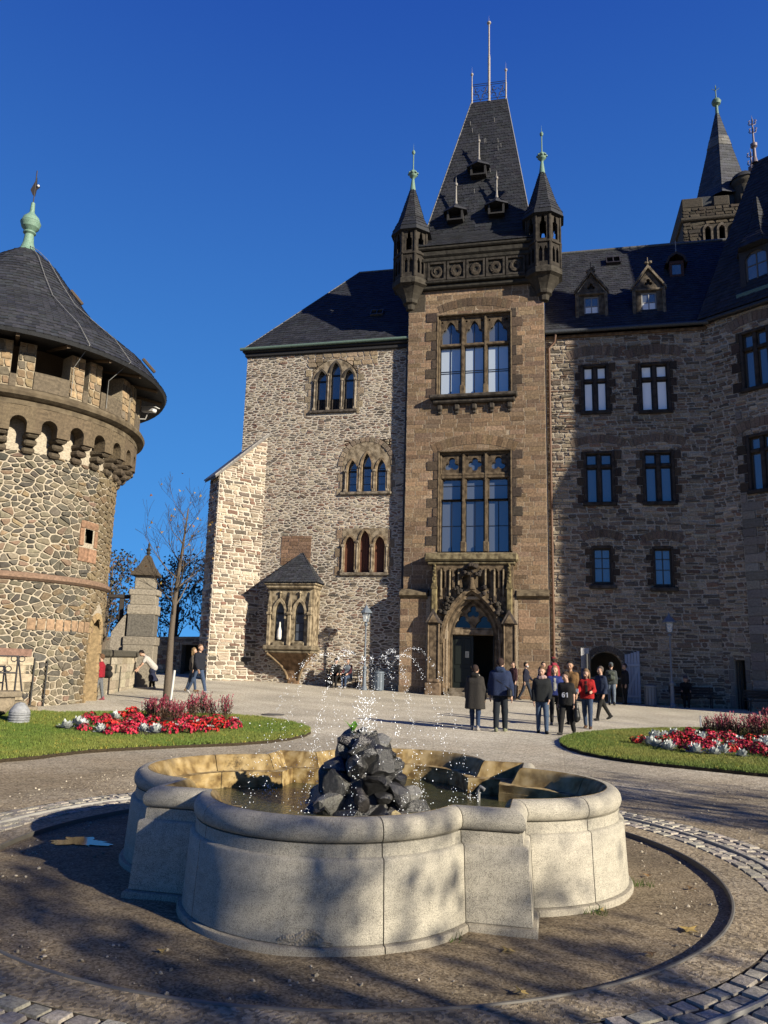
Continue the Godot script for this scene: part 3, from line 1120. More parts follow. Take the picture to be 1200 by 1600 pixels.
func build_portal(t: Node3D, zl: float) -> void:
	var por := sub(t, "portal")
	var gy := 0.28
	# body of the portal, pierced by the pointed arch
	var b := MB.new()
	b.col = Color(0.2, 0.15, 0.095)
	b.plate(rect(-5.55, gy - 0.3, -1.7, 5.15), [lancet(-4.98, -2.28, gy - 0.31, 2.75, 5.0, 9)], zl - 0.25, zl + 0.12)
	part(por, "front", b, M.trim)
	# stepped arch orders
	for k in 4:
		var o := lancet(-4.98 + k * 0.095, -2.28 - k * 0.095, gy - 0.2, 2.75, 5.0 - k * 0.13, 9)
		var i := lancet(-4.98 + (k + 1) * 0.095, -2.28 - (k + 1) * 0.095, gy - 0.2, 2.75, 5.0 - (k + 1) * 0.13, 9)
		var m := MB.new()
		m.col = TRIM * (1.5 if k % 2 == 0 else 0.75)
		m.prism(ring_of(o, i), zl - 0.7, zl + 0.06 - k * 0.12)
		part(por, "arch_order", m, M.trim)
	for sx in [-1.0, 1.0]:
		for k in 3:
			var c := MB.new()
			c.col = TRIM * 1.5
			var xx: float = -3.63 + sx * (1.3 - k * 0.105)
			c.bar(Vector3(xx, gy, zl + 0.1 - k * 0.12), Vector3(xx, 2.8, zl + 0.1 - k * 0.12), 0.04, 8)
			c.bbox(Vector3(xx - 0.06, gy - 0.1, zl + 0.02 - k * 0.12), Vector3(xx + 0.06, gy + 0.55, zl + 0.17 - k * 0.12), 0.02)
			part(por, "colonnette", c, M.trim)
	# hood mould with leafy crockets and a carved finial
	var hood := MB.new()
	hood.col = TRIM * 1.4
	var oo := lancet(-5.06, -2.2, 2.6, 2.75, 5.2, 10)
	var ii := lancet(-4.96, -2.3, 2.6, 2.75, 5.02, 10)
	hood.prism(ring_of(oo, ii), zl, zl + 0.26)
	part(por, "hood_mould", hood, M.trim)
	for k in 10:
		var cr := MB.new()
		cr.col = SOOT * rr(0.7, 1.1)
		var u := 0.3 + 0.62 * (k % 5) / 4.0
		var q := oo[2 + int(u * 9)]
		if k >= 5: q.x = -7.26 - q.x
		for j in 7:
			cr.ball(Vector3(q.x + rr(-0.16, 0.16) + (0.14 if q.x > -3.6 else -0.14), q.y + 0.12 + rr(-0.12, 0.16), zl + 0.2 + rr(-0.06, 0.12)), rr(0.07, 0.13), 6)
		part(por, "crocket", cr, M.stone)
	var fi := MB.new()
	fi.col = TRIM * 1.1
	fi.tube([Vector3(-3.63, 5.1, zl + 0.2), Vector3(-3.63, 5.35, zl + 0.25), Vector3(-3.63, 5.75, zl + 0.25)], [0.2, 0.11, 0.14], 8)
	fi.col = SOOT
	for j in 26:
		var a := TAU * j / 13.0
		fi.ball(Vector3(-3.63 + cos(a) * 0.3 * (1.3 if j < 13 else 0.7), 5.8 + (0.0 if j < 13 else 0.28) + rr(-0.08, 0.08), zl + 0.25 + sin(a) * 0.2), rr(0.08, 0.14), 6)
	fi.ball(Vector3(-3.63, 6.2, zl + 0.25), 0.13, 8)
	part(por, "finial", fi, M.stone)
	# blind tracery panel above the arch, with a heavy sill on top
	var pan := MB.new()
	pan.col = TRIM * 1.0
	var bays := []
	for k in 9:
		var x0 := -5.18 + k * 0.352
		if k != 4: bays.append(cusped(x0 + 0.05, x0 + 0.3, 4.2 if absi(k - 4) > 2 else 5.1, 5.85, 6.05))
	pan.plate(rect(-5.5, 5.15, -1.75, 6.34), [], -36.1, zl - 0.05)
	pan.plate(rect(-5.5, 5.15, -1.75, 6.34), bays.filter(func(p): return p[0].y > 5.0), zl - 0.05, zl + 0.16)
	part(por, "parapet_panel", pan, M.trim)
	for k in 8:
		var x0 := -5.06 + k * 0.41
		if k == 3 or k == 4: continue
		var pl := MB.new()
		pl.col = Color(0.3, 0.24, 0.16)
		pl.bbox(Vector3(x0 - 0.04, 4.75 if absi(k * 2 - 7) > 3 else 5.25, zl + 0.1), Vector3(x0 + 0.04, 6.0, zl + 0.24), 0.02)
		part(por, "pilaster_strip", pl, M.trim)
	var sill := MB.new()
	sill.col = Color(0.25, 0.205, 0.12)
	sill.bbox(Vector3(-5.84, 6.36, -36.2), Vector3(-1.52, 6.74, zl + 0.42), 0.08)
	sill.bbox(Vector3(-5.7, 6.22, -36.2), Vector3(-1.64, 6.36, zl + 0.27), 0.05)
	part(por, "sill", sill, M.trim)
	# flanking piers with gablets and pinnacles
	for xc in [-5.36, -1.92]:
		var p := sub(por, "pier")
		var sh := MB.new()
		sh.col = TRIM * 1.15
		sh.bbox(Vector3(xc - 0.22, 0.9, zl), Vector3(xc + 0.22, 3.55, zl + 0.36), 0.05)
		for s in [-1.0, 1.0]: sh.bar(Vector3(xc + s * 0.24, 0.9, zl + 0.36), Vector3(xc + s * 0.24, 3.55, zl + 0.36), 0.05, 8)
		part(p, "shaft", sh, M.trim)
		var ft := MB.new()
		ft.col = Color(0.24, 0.17, 0.11)
		ft.bbox(Vector3(xc - 0.36, gy - 0.4, zl), Vector3(xc + 0.36, 0.82, zl + 0.55), 0.04)
		ft.bbox(Vector3(xc - 0.3, 0.82, zl), Vector3(xc + 0.3, 1.0, zl + 0.48), 0.06)
		part(p, "pedestal", ft, M.trim)
		var ga := MB.new()
		ga.col = SOOT * 1.8
		ga.prism(px([xc - 0.36, 3.5, xc + 0.36, 3.5, xc, 4.15]), zl, zl + 0.5)
		part(p, "gablet", ga, M.trim)
		var gf := MB.new()
		gf.col = TRIM * 1.4
		gf.prism(px([xc - 0.22, 3.52, xc + 0.22, 3.52, xc, 3.92]), zl + 0.5, zl + 0.53)
		part(p, "gablet_face", gf, M.trim)
		var pi := MB.new()
		pi.col = Color(0.25, 0.2, 0.1)
		pi.bbox(Vector3(xc - 0.13, 3.9, zl + 0.1), Vector3(xc + 0.13, 5.1, zl + 0.36), 0.04)
		pi.x.origin = Vector3(xc, 0, zl + 0.23)
		pi.lathe([Vector2(0.2, 5.08), Vector2(0.13, 5.35), Vector2(0.05, 6.3), Vector2(0, 6.32)], 4, PI / 4, TAU + PI / 4, true)
		for k in 6: pi.ball(Vector3(rr(-0.04, 0.04), 5.4 + k * 0.15, 0.04), 0.1 - k * 0.008, 6)
		part(p, "pinnacle", pi, M.trim)
	# tympanum: lintel, trefoil and two lights
	var ty := MB.new()
	ty.col = Color(0.3, 0.23, 0.15)
	var shape := lancet(-4.6, -2.66, 3.08, 3.1, 4.48, 9)
	var fl := []
	for cx in [-4.13, -3.13]:
		var q := Geometry2D.merge_polygons(circle(cx, 3.72, 0.17, 12), Geometry2D.intersect_polygons(circle(cx, 3.3, 0.4, 20), rect(cx - 0.5, 3.34, cx + 0.5, 4))[0])
		fl.append(q[0])
	fl.append(foil(-3.63, 4.05, 0.3, 3))
	ty.plate(shape, fl, zl - 0.62, zl - 0.42)
	ty.bbox(Vector3(-4.6, 3.0, zl - 0.66), Vector3(-2.66, 3.26, zl - 0.36), 0.03)
	part(por, "tympanum", ty, M.trim)
	var gl := MB.new()
	gl.prism(shape, zl - 0.66, zl - 0.64)
	part(por, "fanlight", gl, M.dim_glass)
	# door: left leaf shut, right leaf standing open into a dark hall
	var d := sub(t, "entrance_door")
	var lf := MB.new()
	lf.col = Color(0.008, 0.012, 0.011)
	lf.bbox(Vector3(-4.6, gy + 0.3, zl - 0.72), Vector3(-3.62, 3.0, zl - 0.64), 0.015)
	for e in [[-4.48, 0.85, -3.74, 1.5], [-4.48, 1.65, -4.16, 2.85], [-4.06, 1.65, -3.74, 2.85]]:
		lf.bbox(Vector3(e[0], e[1], zl - 0.66), Vector3(e[2], e[3], zl - 0.615), 0.03)
	part(d, "door_leaf", lf, M.paint)
	var op := MB.new()
	op.col = Color(0.008, 0.01, 0.01)
	op.bbox(Vector3(-2.75, gy + 0.3, zl - 1.7), Vector3(-2.68, 3.0, zl - 0.72), 0.015)
	part(d, "open_leaf", op, M.paint)
	var no := MB.new()
	no.col = Color(0.7, 0.66, 0.5)
	no.box(Vector3(-4.0, 1.98, zl - 0.612), Vector3(-3.83, 2.26, zl - 0.606))
	no.col = Color(0.1, 0.1, 0.09)
	for k in 7: no.box(Vector3(-3.98, 2.2 - k * 0.03, zl - 0.606), Vector3(-3.98 + rr(0.08, 0.13), 2.21 - k * 0.03, zl - 0.604))
	part(d, "paper_notice", no, M.paint)
	var ha := MB.new()
	ha.col = Color(0.25, 0.2, 0.12)
	ha.bar(Vector3(-3.72, 1.5, zl - 0.6), Vector3(-3.72, 1.62, zl - 0.58), 0.015)
	ha.ball(Vector3(-3.72, 1.56, zl - 0.57), 0.035, 8)
	part(d, "door_handle", ha, M.iron)
	var hall := MB.new()
	hall.col = Color(0.3, 0.26, 0.21)
	hall.box(Vector3(-6.3, gy - 0.35, -42.4), Vector3(-0.9, gy + 0.2, zl - 0.98))
	hall.box(Vector3(-6.3, 4.75, -42.4), Vector3(-0.9, 5.0, -37.0))
	part(t, "hall_floor", hall, M.stone)
	for k in 2:
		var st := MB.new()
		st.col = Color(0.25, 0.21, 0.16)
		st.bbox(Vector3(-4.9 + k * 0.1, gy - 0.3, zl - 0.9), Vector3(-2.35 - k * 0.1, gy + 0.16 + k * 0.16, zl + 0.25 - k * 0.32), 0.02)
		part(por, "step", st, M.trim)


func turret(t: Node3D, xc: float, zc: float, y0: float, dy: float) -> void:   # octagonal corner turret on a corbel
	var tu := sub(t, "corner_turret")
	var X := Transform3D(Basis(), Vector3(xc, y0, zc))
	var r := 0.9
	var o := PI / 8
	var cb := MB.new()
	cb.x = X
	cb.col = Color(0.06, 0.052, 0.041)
	cb.lathe([Vector2(0.0, -0.05), Vector2(0.22, 0.0), Vector2(0.28, 0.25), Vector2(0.4, 0.32), Vector2(0.42, 0.5), Vector2(0.56, 0.75), Vector2(0.8, 1.05), Vector2(0.97, 1.15), Vector2(0.97, 1.42), Vector2(0.9, 1.5)], 8, o, TAU + o, true)
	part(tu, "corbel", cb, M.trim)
	# eight faces, each with a blind two-light panel below and an open lancet above
	var H := 2.95 + dy
	for k in 8:
		var a := TAU * k / 8
		var f := MB.new()
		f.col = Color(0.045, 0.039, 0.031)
		var ap := r * cos(PI / 8)
		var hw := r * sin(PI / 8)
		f.x = X * Transform3D(Basis(Vector3.UP, a), Vector3.ZERO) * Transform3D(Basis(), Vector3(0, 1.5, 0))
		f.plate(rect(-hw, 0, hw, H), [cusped(-hw * 0.5, hw * 0.5, 1.45, H - 0.75, H - 0.25), cusped(-hw * 0.62, -0.03, 0.22, 0.85, 1.05), cusped(0.03, hw * 0.62, 0.22, 0.85, 1.05)], ap - 0.14, ap)
		f.bbox(Vector3(-hw - 0.02, -0.02, ap), Vector3(-hw + 0.06, H, ap + 0.05), 0.02)
		f.bbox(Vector3(hw - 0.06, -0.02, ap), Vector3(hw + 0.02, H, ap + 0.05), 0.02)
		f.bbox(Vector3(-hw, 1.22, ap), Vector3(hw, 1.34, ap + 0.07), 0.03)
		f.bbox(Vector3(-hw, H - 0.12, ap), Vector3(hw, H, ap + 0.1), 0.03)
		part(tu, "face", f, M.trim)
		var ba := MB.new()
		ba.x = f.x
		ba.col = Color(0.06, 0.05, 0.04)
		ba.box(Vector3(-hw * 0.95, 0.05, ap - 0.2), Vector3(hw * 0.95, 1.2, ap - 0.141))
		part(tu, "panel_back", ba, M.trim)
	var sp := MB.new()
	sp.x = X * Transform3D(Basis(), Vector3(0, 1.5 + H, 0))
	var hs := 2.55
	var pr := [Vector2(1.1, -0.25), Vector2(1.02, 0.0), Vector2(0.9, 0.25), Vector2(0.72, 0.62), Vector2(0.14, hs)]
	sp.col = SLATE * 0.8
	sp.lathe([Vector2(0.9, -0.3)] + pr, 8, o, TAU + o, true)
	part(tu, "spire", sp, M.slate)
	var sl := MB.new()
	sl.x = sp.x
	for k in 8:
		var a0 := o + TAU * k / 8
		var a1 := a0 + TAU / 8
		for i in range(1, pr.size() - 1):
			var p: Vector2 = pr[i]
			var q: Vector2 = pr[i + 1]
			slates(sl, Vector3(sin(a0) * p.x, p.y, cos(a0) * p.x), Vector3(sin(a1) * p.x, p.y, cos(a1) * p.x), Vector3(sin(a1) * q.x, q.y, cos(a1) * q.x), Vector3(sin(a0) * q.x, q.y, cos(a0) * q.x), 0.2, 0.15, SLATE, 0.25)
	stuff(tu, "slates", sl, M.slate)
	var fi := MB.new()
	fi.x = X * Transform3D(Basis(), Vector3(0, 1.5 + H + hs - 0.1, 0))
	fi.col = VERDI
	fi.lathe([Vector2(0.2, -0.1), Vector2(0.17, 0.0), Vector2(0.07, 0.75), Vector2(0.1, 0.8), Vector2(0.19, 0.9), Vector2(0.24, 1.05), Vector2(0.17, 1.2), Vector2(0.06, 1.28), Vector2(0.035, 1.35), Vector2(0.03, 2.2), Vector2(0.07, 2.24), Vector2(0.1, 2.34), Vector2(0.06, 2.44), Vector2(0.012, 2.48), Vector2(0.0, 2.9)], 10)
	for k in 8: fi.ball(Vector3(sin(TAU * k / 8) * 0.23, 1.05, cos(TAU * k / 8) * 0.23), 0.07, 6)
	part(tu, "finial", fi, M.copper)


func build_tower_top(t: Node3D) -> void:
	# frieze storey carried forward between the turrets
	var fz := MB.new()
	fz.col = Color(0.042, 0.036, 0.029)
	fz.bbox(Vector3(-6.9, 20.3, -37.0), Vector3(-0.24, 20.55, -35.75), 0.06)
	fz.box(Vector3(-6.9, 20.55, -37.0), Vector3(-0.24, 21.95, -35.72))
	fz.bbox(Vector3(-6.4, 20.55, -35.72), Vector3(-0.7, 20.68, -35.6), 0.04)
	fz.bbox(Vector3(-6.4, 21.72, -35.72), Vector3(-0.7, 21.95, -35.58), 0.05)
	fz.bbox(Vector3(-6.9, 21.95, -37.0), Vector3(-0.24, 22.3, -35.5), 0.08)
	fz.bbox(Vector3(-6.9, 22.3, -37.0), Vector3(-0.24, 22.5, -35.4), 0.06)
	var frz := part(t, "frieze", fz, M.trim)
	for i in 5:
		var p := MB.new()
		var x0 := -5.95 + i * 0.985
		p.col = Color(0.058, 0.05, 0.04)
		p.plate(rect(x0, 20.7, x0 + 0.93, 21.7), [rect(x0 + 0.1, 20.8, x0 + 0.83, 21.6)], -35.72, -35.62)
		p.col = Color(0.08, 0.066, 0.05)
		for k in 9:                                              # carved relief of curling leaves
			var a := rr(0, TAU)
			var pts := []
			for j in 7: pts.append(Vector3(x0 + 0.465 + cos(a + j * 0.8) * (0.3 - j * 0.03), 21.2 + sin(a + j * 0.8) * (0.34 - j * 0.035), -35.7))
			p.tube(pts, [0.02, 0.04, 0.05, 0.055, 0.05, 0.04, 0.02], 5)
		part(frz, "relief_panel", p, M.trim)
	# lean-to roof behind the cornice, then the steep hipped roof
	var A := [Vector3(-6.4, 23.75, -36.75), Vector3(-0.72, 23.75, -36.75), Vector3(-0.72, 23.75, -42.2), Vector3(-6.4, 23.75, -42.2)]
	var T := [Vector3(-4.12, 33.3, -38.9), Vector3(-2.1, 33.3, -38.9), Vector3(-2.1, 33.3, -39.9), Vector3(-4.12, 33.3, -39.9)]
	var lt := MB.new()
	lt.col = SLATE * 0.8
	lt.quad(Vector3(-6.9, 22.5, -35.38), Vector3(-0.24, 22.5, -35.38), Vector3(-0.5, 23.75, -36.75), Vector3(-6.6, 23.75, -36.75))
	lt.box(Vector3(-6.7, 22.3, -42.6), Vector3(-0.4, 23.72, -36.76))
	for i in 4: lt.quad(A[i], A[(i + 1) % 4], T[(i + 1) % 4], T[i])
	lt.quad(T[0], T[1], T[2], T[3])
	lt.bbox(Vector3(-6.5, 23.6, -42.4), Vector3(-0.62, 23.8, -36.6), 0.04)
	var roof := part(t, "roof", lt, M.slate)
	var sl := MB.new()
	slates(sl, Vector3(-6.9, 22.5, -35.38), Vector3(-0.24, 22.5, -35.38), Vector3(-0.5, 23.75, -36.75), Vector3(-6.6, 23.75, -36.75), 0.28, 0.2, SLATE, 0.3)
	for i in [0, 1, 3]: slates(sl, A[i], A[(i + 1) % 4], T[(i + 1) % 4], T[i], 0.28, 0.21, SLATE, 0.35)
	stuff(roof, "slates", sl, M.slate)
	for i in [0, 1]:
		var hp := MB.new()
		hp.col = Color(0.3, 0.31, 0.32)
		hp.bar(A[i], T[i], 0.035, 5)
		part(roof, "hip_flashing", hp, M.lead)
	for e in [[-4.7, 24.55], [-2.55, 24.7], [-3.55, 27.5]]:
		roof_lucarne(t, e[0], e[1], -36.75 - (e[1] - 23.75) * 0.225)
	for k in 11:                                                 # little snow hooks and ladders' eyes
		var hk := MB.new()
		hk.col = Color(0.35, 0.36, 0.37)
		var y := rr(24.5, 32)
		var u := rr(-0.8, 0.8) * (2.8 - (y - 23.75) * 0.19)
		hk.bar(Vector3(-3.5 + u, y, -36.75 - (y - 23.75) * 0.225 + 0.03), Vector3(-3.5 + u, y + 0.1, -36.75 - (y - 23.75) * 0.225 + 0.22), 0.02, 4)
		part(roof, "roof_hook", hk, M.iron)
	var ch := MB.new()
	ch.col = Color(0.1, 0.08, 0.06)
	ch.bbox(Vector3(-6.35, 23.5, -40.2), Vector3(-5.7, 26.3, -39.2), 0.04)
	part(t, "chimney", ch, M.stone)
	# wrought iron cresting
	var cr := sub(t, "roof_cresting")
	var pc := Color(0.5, 0.46, 0.43)
	for e in [[-4.08, 35.3, 0.05], [-2.14, 35.3, 0.05], [-3.1, 38.6, 0.075]]:
		var p := MB.new()
		p.col = pc
		p.x.origin = Vector3(e[0], 33.25, -38.95)
		var h: float = e[1] - 33.25
		p.lathe([Vector2(e[2] * 1.8, 0), Vector2(e[2], 0.15), Vector2(e[2], h * 0.55), Vector2(e[2] * 0.65, h * 0.6), Vector2(e[2] * 0.6, h - 0.2), Vector2(e[2] * 1.6, h - 0.12), Vector2(e[2] * 1.6, h - 0.04), Vector2(0.01, h), Vector2(0.0, h + 0.5)], 8)
		part(cr, "post", p, M.lead)
	var cc := Color(0.02, 0.02, 0.03)
	for s in [[-4.08, -3.1], [-3.1, -2.14]]:
		var p := MB.new()
		p.col = cc
		for y in [33.35, 33.5, 34.4, 34.52]: p.bar(Vector3(s[0], y, -38.95), Vector3(s[1], y, -38.95), 0.022, 4)
		var m: float = (s[0] + s[1]) / 2
		for sx in [-1.0, 1.0]:
			for q in [[0.2, 33.72, 0.17, 0.0], [0.2, 34.15, 0.17, PI], [0.36, 33.95, 0.1, 1.5]]:
				var pts := []
				for j in 12: pts.append(Vector3(m + sx * (q[0] + cos(j * 0.5 + q[3]) * q[2] * (1 - j * 0.05)), q[1] + sin(j * 0.5 + q[3]) * q[2] * (1 - j * 0.05), -38.95))
				p.tube(pts, [0.018, 0.018, 0.018, 0.018, 0.018, 0.018, 0.018, 0.018, 0.018, 0.018, 0.018, 0.02], 4)
			p.bar(Vector3(m, 33.4, -38.95), Vector3(m + sx * 0.38, 34.4, -38.95), 0.018, 4)
		part(cr, "scroll_panel", p, M.iron)
	turret(t, -6.88, -36.05, 19.35, -0.15)
	turret(t, -0.18, -36.05, 19.35, 0.05)


func roof_lucarne(t: Node3D, x: float, y: float, z: float) -> void:
	var l := sub(t, "roof_lucarne")
	var b := MB.new()
	b.col = Color(0.03, 0.03, 0.033)
	b.x.origin = Vector3(x, y, z)
	b.box(Vector3(-0.42, 0, -0.6), Vector3(-0.32, 0.6, 0.42))
	b.box(Vector3(0.32, 0, -0.6), Vector3(0.42, 0.6, 0.42))
	b.box(Vector3(-0.32, 0, -0.6), Vector3(0.32, 0.08, 0.42))
	b.box(Vector3(-0.32, 0.08, -0.6), Vector3(0.32, 0.6, 0.0))
	part(l, "cheeks", b, M.wood)
	var r := MB.new()
	r.col = SLATE
	r.x = b.x
	r.lathe([Vector2(0.0, 0.52), Vector2(0.72, 0.55), Vector2(0.66, 0.68), Vector2(0.28, 0.92), Vector2(0.1, 1.15), Vector2(0.0, 1.2)], 6, 0.0, TAU, true)
	part(l, "hood", r, M.slate)
	var f := MB.new()
	f.col = Color(0.33, 0.32, 0.3)
	f.x = b.x
	f.lathe([Vector2(0.11, 1.1), Vector2(0.06, 1.35), Vector2(0.045, 2.2), Vector2(0.09, 2.26), Vector2(0.09, 2.36), Vector2(0.03, 2.42), Vector2(0.0, 2.8)], 8)
	part(l, "finial", f, M.lead)


# ---------------------------------------------------------------- the old hall on the left
func lancets(wing: Node, called: String, z: float, list: Array, y0: float, fill: int, outer: PackedVector2Array, box: Rect2, depth: float) -> void:   # list: [x0, x1, spring, top]
	var win := sub(wing, called)
	var holes := []
	for e in list: holes.append(lancet(e[0], e[1], y0, e[2], e[3], 6))
	var p := MB.new()
	p.col = Color(0.34, 0.275, 0.195)
	p.plate(outer, holes, z - depth, z + 0.03)
	part(win, "surround", p, M.trim)
	for e in list:
		var o := lancet(e[0] - 0.08, e[1] + 0.08, y0, e[2], e[3] + 0.12, 6)
		var i := lancet(e[0] + 0.01, e[1] - 0.01, y0, e[2], e[3] - 0.01, 6)
		var m := MB.new()
		m.col = (SOOT * 1.3 if fill == 0 else TRIM * 1.9)
		m.prism(ring_of(o, i), z - 0.12, z + 0.08)
		part(win, "arch_moulding", m, M.trim)
	for k in list.size() + 1:                                    # slender shafts between and beside the lights
		var x: float = list[0][0] - 0.08 if k == 0 else list[k - 1][1] + 0.08 if k == list.size() else (list[k - 1][1] + list[k][0]) / 2
		var s := MB.new()
		s.col = Color(0.34, 0.29, 0.22)
		var ys: float = list[mini(k, list.size() - 1)][2]
		s.bar(Vector3(x, y0, z + 0.06), Vector3(x, ys, z + 0.06), 0.05, 8)
		s.bbox(Vector3(x - 0.09, y0 - 0.02, z), Vector3(x + 0.09, y0 + 0.14, z + 0.14), 0.03)
		s.bbox(Vector3(x - 0.09, ys - 0.1, z), Vector3(x + 0.09, ys + 0.04, z + 0.14), 0.03)
		part(win, "shaft", s, M.trim)
	var si := MB.new()
	si.col = Color(0.26, 0.22, 0.17) if fill else SOOT * 2.0
	si.bbox(Vector3(box.position.x - 0.08, y0 - 0.16, z - 0.2), Vector3(box.end.x + 0.08, y0, z + 0.14), 0.04)
	part(win, "sill", si, M.trim)
	for k in list.size():
		var e: Array = list[k]
		if fill == 2:                                            # closed with red boarding
			var n := 4
			for j in n:
				var b := MB.new()
				b.col = Color(0.17, 0.06, 0.033) * rr(0.85, 1.15)
				var q := Geometry2D.intersect_polygons(lancet(e[0], e[1], y0, e[2], e[3], 6), rect(e[0] + (e[1] - e[0]) * j / n + 0.006, y0, e[0] + (e[1] - e[0]) * (j + 1) / n - 0.006, e[3] + 0.1))
				if q.is_empty(): continue
				b.prism(q[0], z - 0.2, z - 0.14 + rr(0, 0.012))
				part(win, "board", b, M.wood)
		else:
			var yb: float = y0 + (0.62 if fill == 0 else 0.02)
			if fill == 0:
				var a := MB.new()
				a.col = SOOT
				a.bbox(Vector3(e[0], y0, z - 0.3), Vector3(e[1], yb, z - 0.16), 0.02)
				for j in 3: a.bar(Vector3(e[0] + (e[1] - e[0]) * (j + 0.7) / 3.4, y0, z - 0.15), Vector3(e[0] + (e[1] - e[0]) * (j + 0.7) / 3.4, yb, z - 0.15), 0.05, 6)
				part(win, "apron_panel", a, M.trim)
			pane_row(win, Transform3D(), e[0], e[1], yb, e[2], 1, [], z - 0.22, M.glass)
			pane_row(win, Transform3D(), e[0], e[1], e[2], e[3], 1, [], z - 0.225, M.glass)
			if fill == 1:
				for j in 3:
					var b := MB.new()
					b.col = Color(0.02, 0.02, 0.025)
					b.box(Vector3(e[0], yb + 0.4 * (j + 1), z - 0.215), Vector3(e[1], yb + 0.4 * (j + 1) + 0.02, z - 0.2))
					part(win, "glazing_bar", b, M.iron)


func build_left_wing() -> void:
	var t := thing("old_hall", "rubble stone hall left of the gate tower with three rows of pointed windows", "building")
	var z := -36.45
	var x0 := -15.8
	var x1 := -6.95
	var b1 := r2(-12.1, 14.2, -9.7, 17.05)
	var b2 := r2(-10.28, 9.9, -7.8, 12.7)
	var b3 := r2(-10.15, 5.85, -7.85, 8.15)
	var mb := MB.new()
	mb.col = MORTAR_PALE
	wall_boxes(mb, Transform3D(), x0, x1, -0.3, 17.5, [b1, b2, b3], z - 0.9, z)
	mb.box(Vector3(x0, -0.3, -45), Vector3(x0 + 0.9, 17.5, z - 0.9))
	mb.box(Vector3(x0 + 0.9, -0.3, -45), Vector3(x1, 17.5, -44.3))
	var wall := part(t, "wall", mb, M.mortar)
	var out2 := circle(-9.04, 11.2, 1.3, 28)
	var o2 := Geometry2D.intersect_polygons(Geometry2D.merge_polygons(circle(-9.04, 11.35, 1.24, 28), rect(-10.28, 9.9, -7.8, 11.35))[0], rect(-10.28, 9.9, -7.8, 13))[0]
	var op := [hole(Geometry2D.offset_polygon(rect(-12.1, 14.1, -9.7, 16.3), 0.05)[0]), hole(lancet(-12.1, -9.7, 16.0, 16.25, 17.15, 5)), hole(o2), hole(rect(-10.15, 5.85, -7.85, 8.15))]
	var arch := []
	op.append(hole(voussoirs(arch, -9.04, 11.35, 1.24, 1.5, 0.0, PI, 17, [1, Color(0.33, 0.265, 0.2), 1, Color(0.4, 0.325, 0.24)])))
	op.append_array(quoins(wall, flat(z), -12.15, -9.65, 14.1, 16.6, 0.36, 0.34, 0.14, [2, Color(0.42, 0.34, 0.24), 1, Color(0.33, 0.26, 0.18)], M.stone))
	op.append_array(quoins(wall, flat(z), -10.18, -7.82, 5.8, 8.1, 0.46, 0.3, 0.14, [2, Color(0.34, 0.25, 0.17), 1, Color(0.27, 0.195, 0.135)], M.stone))
	op.append_array(quoins(wall, flat(z), -10.28, -7.8, 9.85, 11.3, 0.34, 0.26, 0.12, [2, Color(0.42, 0.34, 0.25), 1, Color(0.33, 0.26, 0.19)], M.stone))
	var st := cells(x0, x1, 0.1, 17.5, 0.27, 0.118, 0.2, op + [hole(rect(-13.35, 6.3, -11.75, 7.8)), hole(rect(-12.4, 16.75, -8.6, 17.5))], PAL_LEFT)
	var patch := courses(-13.35, -11.75, 6.3, 7.8, Vector2(0.17, 0.24), Vector2(0.4, 0.7), 0.0, [], [2, Color(0.34, 0.22, 0.145), 1, Color(0.28, 0.18, 0.12)])
	patch.append_array(courses(-12.4, -8.6, 16.75, 17.5, Vector2(0.2, 0.26), Vector2(0.3, 0.6), 0.01, op, [2, Color(0.4, 0.32, 0.22), 1, Color(0.32, 0.25, 0.17)]))
	lay(wall, "arch_stone", arch, flat(z), 0.008, 0.06, 0.015, M.stone, 40)
	lay(wall, "patch_block", patch, flat(z), 0.01, 0.03, 0.01, M.ashlar, 60)
	lay(wall, "stone", st, flat(z), 0.021, 0.022, 0.024, M.stone, 300)
	lancets(t, "upper_lancet_window", z, [[-11.86, -11.3, 16.0, 16.5], [-11.12, -10.56, 16.3, 16.95], [-10.38, -9.84, 16.0, 16.5]], 14.35, 0, Geometry2D.merge_polygons(rect(-12.1, 14.2, -9.7, 16.2), lancet(-12.1, -9.7, 16.0, 16.2, 17.1, 5))[0], b1, 0.4)
	lancets(t, "arched_lancet_window", z, [[-10.02, -9.5, 11.1, 11.65], [-9.28, -8.76, 11.3, 12.0], [-8.52, -8.02, 11.1, 11.65]], 10.0, 1, o2, b2, 0.4)
	lancets(t, "boarded_lancet_window", z, [[-10.05, -9.5, 7.3, 7.75], [-9.27, -8.74, 7.5, 8.05], [-8.53, -7.98, 7.3, 7.75]], 5.95, 2, rect(-10.15, 5.85, -7.85, 8.15), b3, 0.4)
	# cornice, gutter, hipped roof
	var co := MB.new()
	co.col = Color(0.03, 0.03, 0.032)
	co.bbox(Vector3(x0 - 0.1, 17.5, z - 1.0), Vector3(x1, 17.72, z + 0.14), 0.04)
	co.bbox(Vector3(x0 - 0.22, 17.72, z - 1.0), Vector3(x1, 17.86, z + 0.26), 0.04)
	co.box(Vector3(x0 - 0.1, 17.5, -45.1), Vector3(x0 + 0.9, 17.86, z - 1.0))
	part(t, "cornice", co, M.wood)
	var gu := MB.new()
	gu.col = Color(0.16, 0.25, 0.21)
	gu.bar(Vector3(x0 - 0.3, 17.88, z + 0.32), Vector3(x1, 17.93, z + 0.32), 0.085, 8)
	part(t, "gutter", gu, M.copper)
	var A := [Vector3(x0 - 0.25, 17.87, z + 0.25), Vector3(x1, 17.87, z + 0.25), Vector3(x1, 24.3, -40.7), Vector3(-10.9, 24.3, -40.7)]
	var B := [Vector3(x0 - 0.25, 17.87, -45.1), Vector3(x1, 17.87, -45.1)]
	var ro := MB.new()
	ro.col = SLATE * 0.8
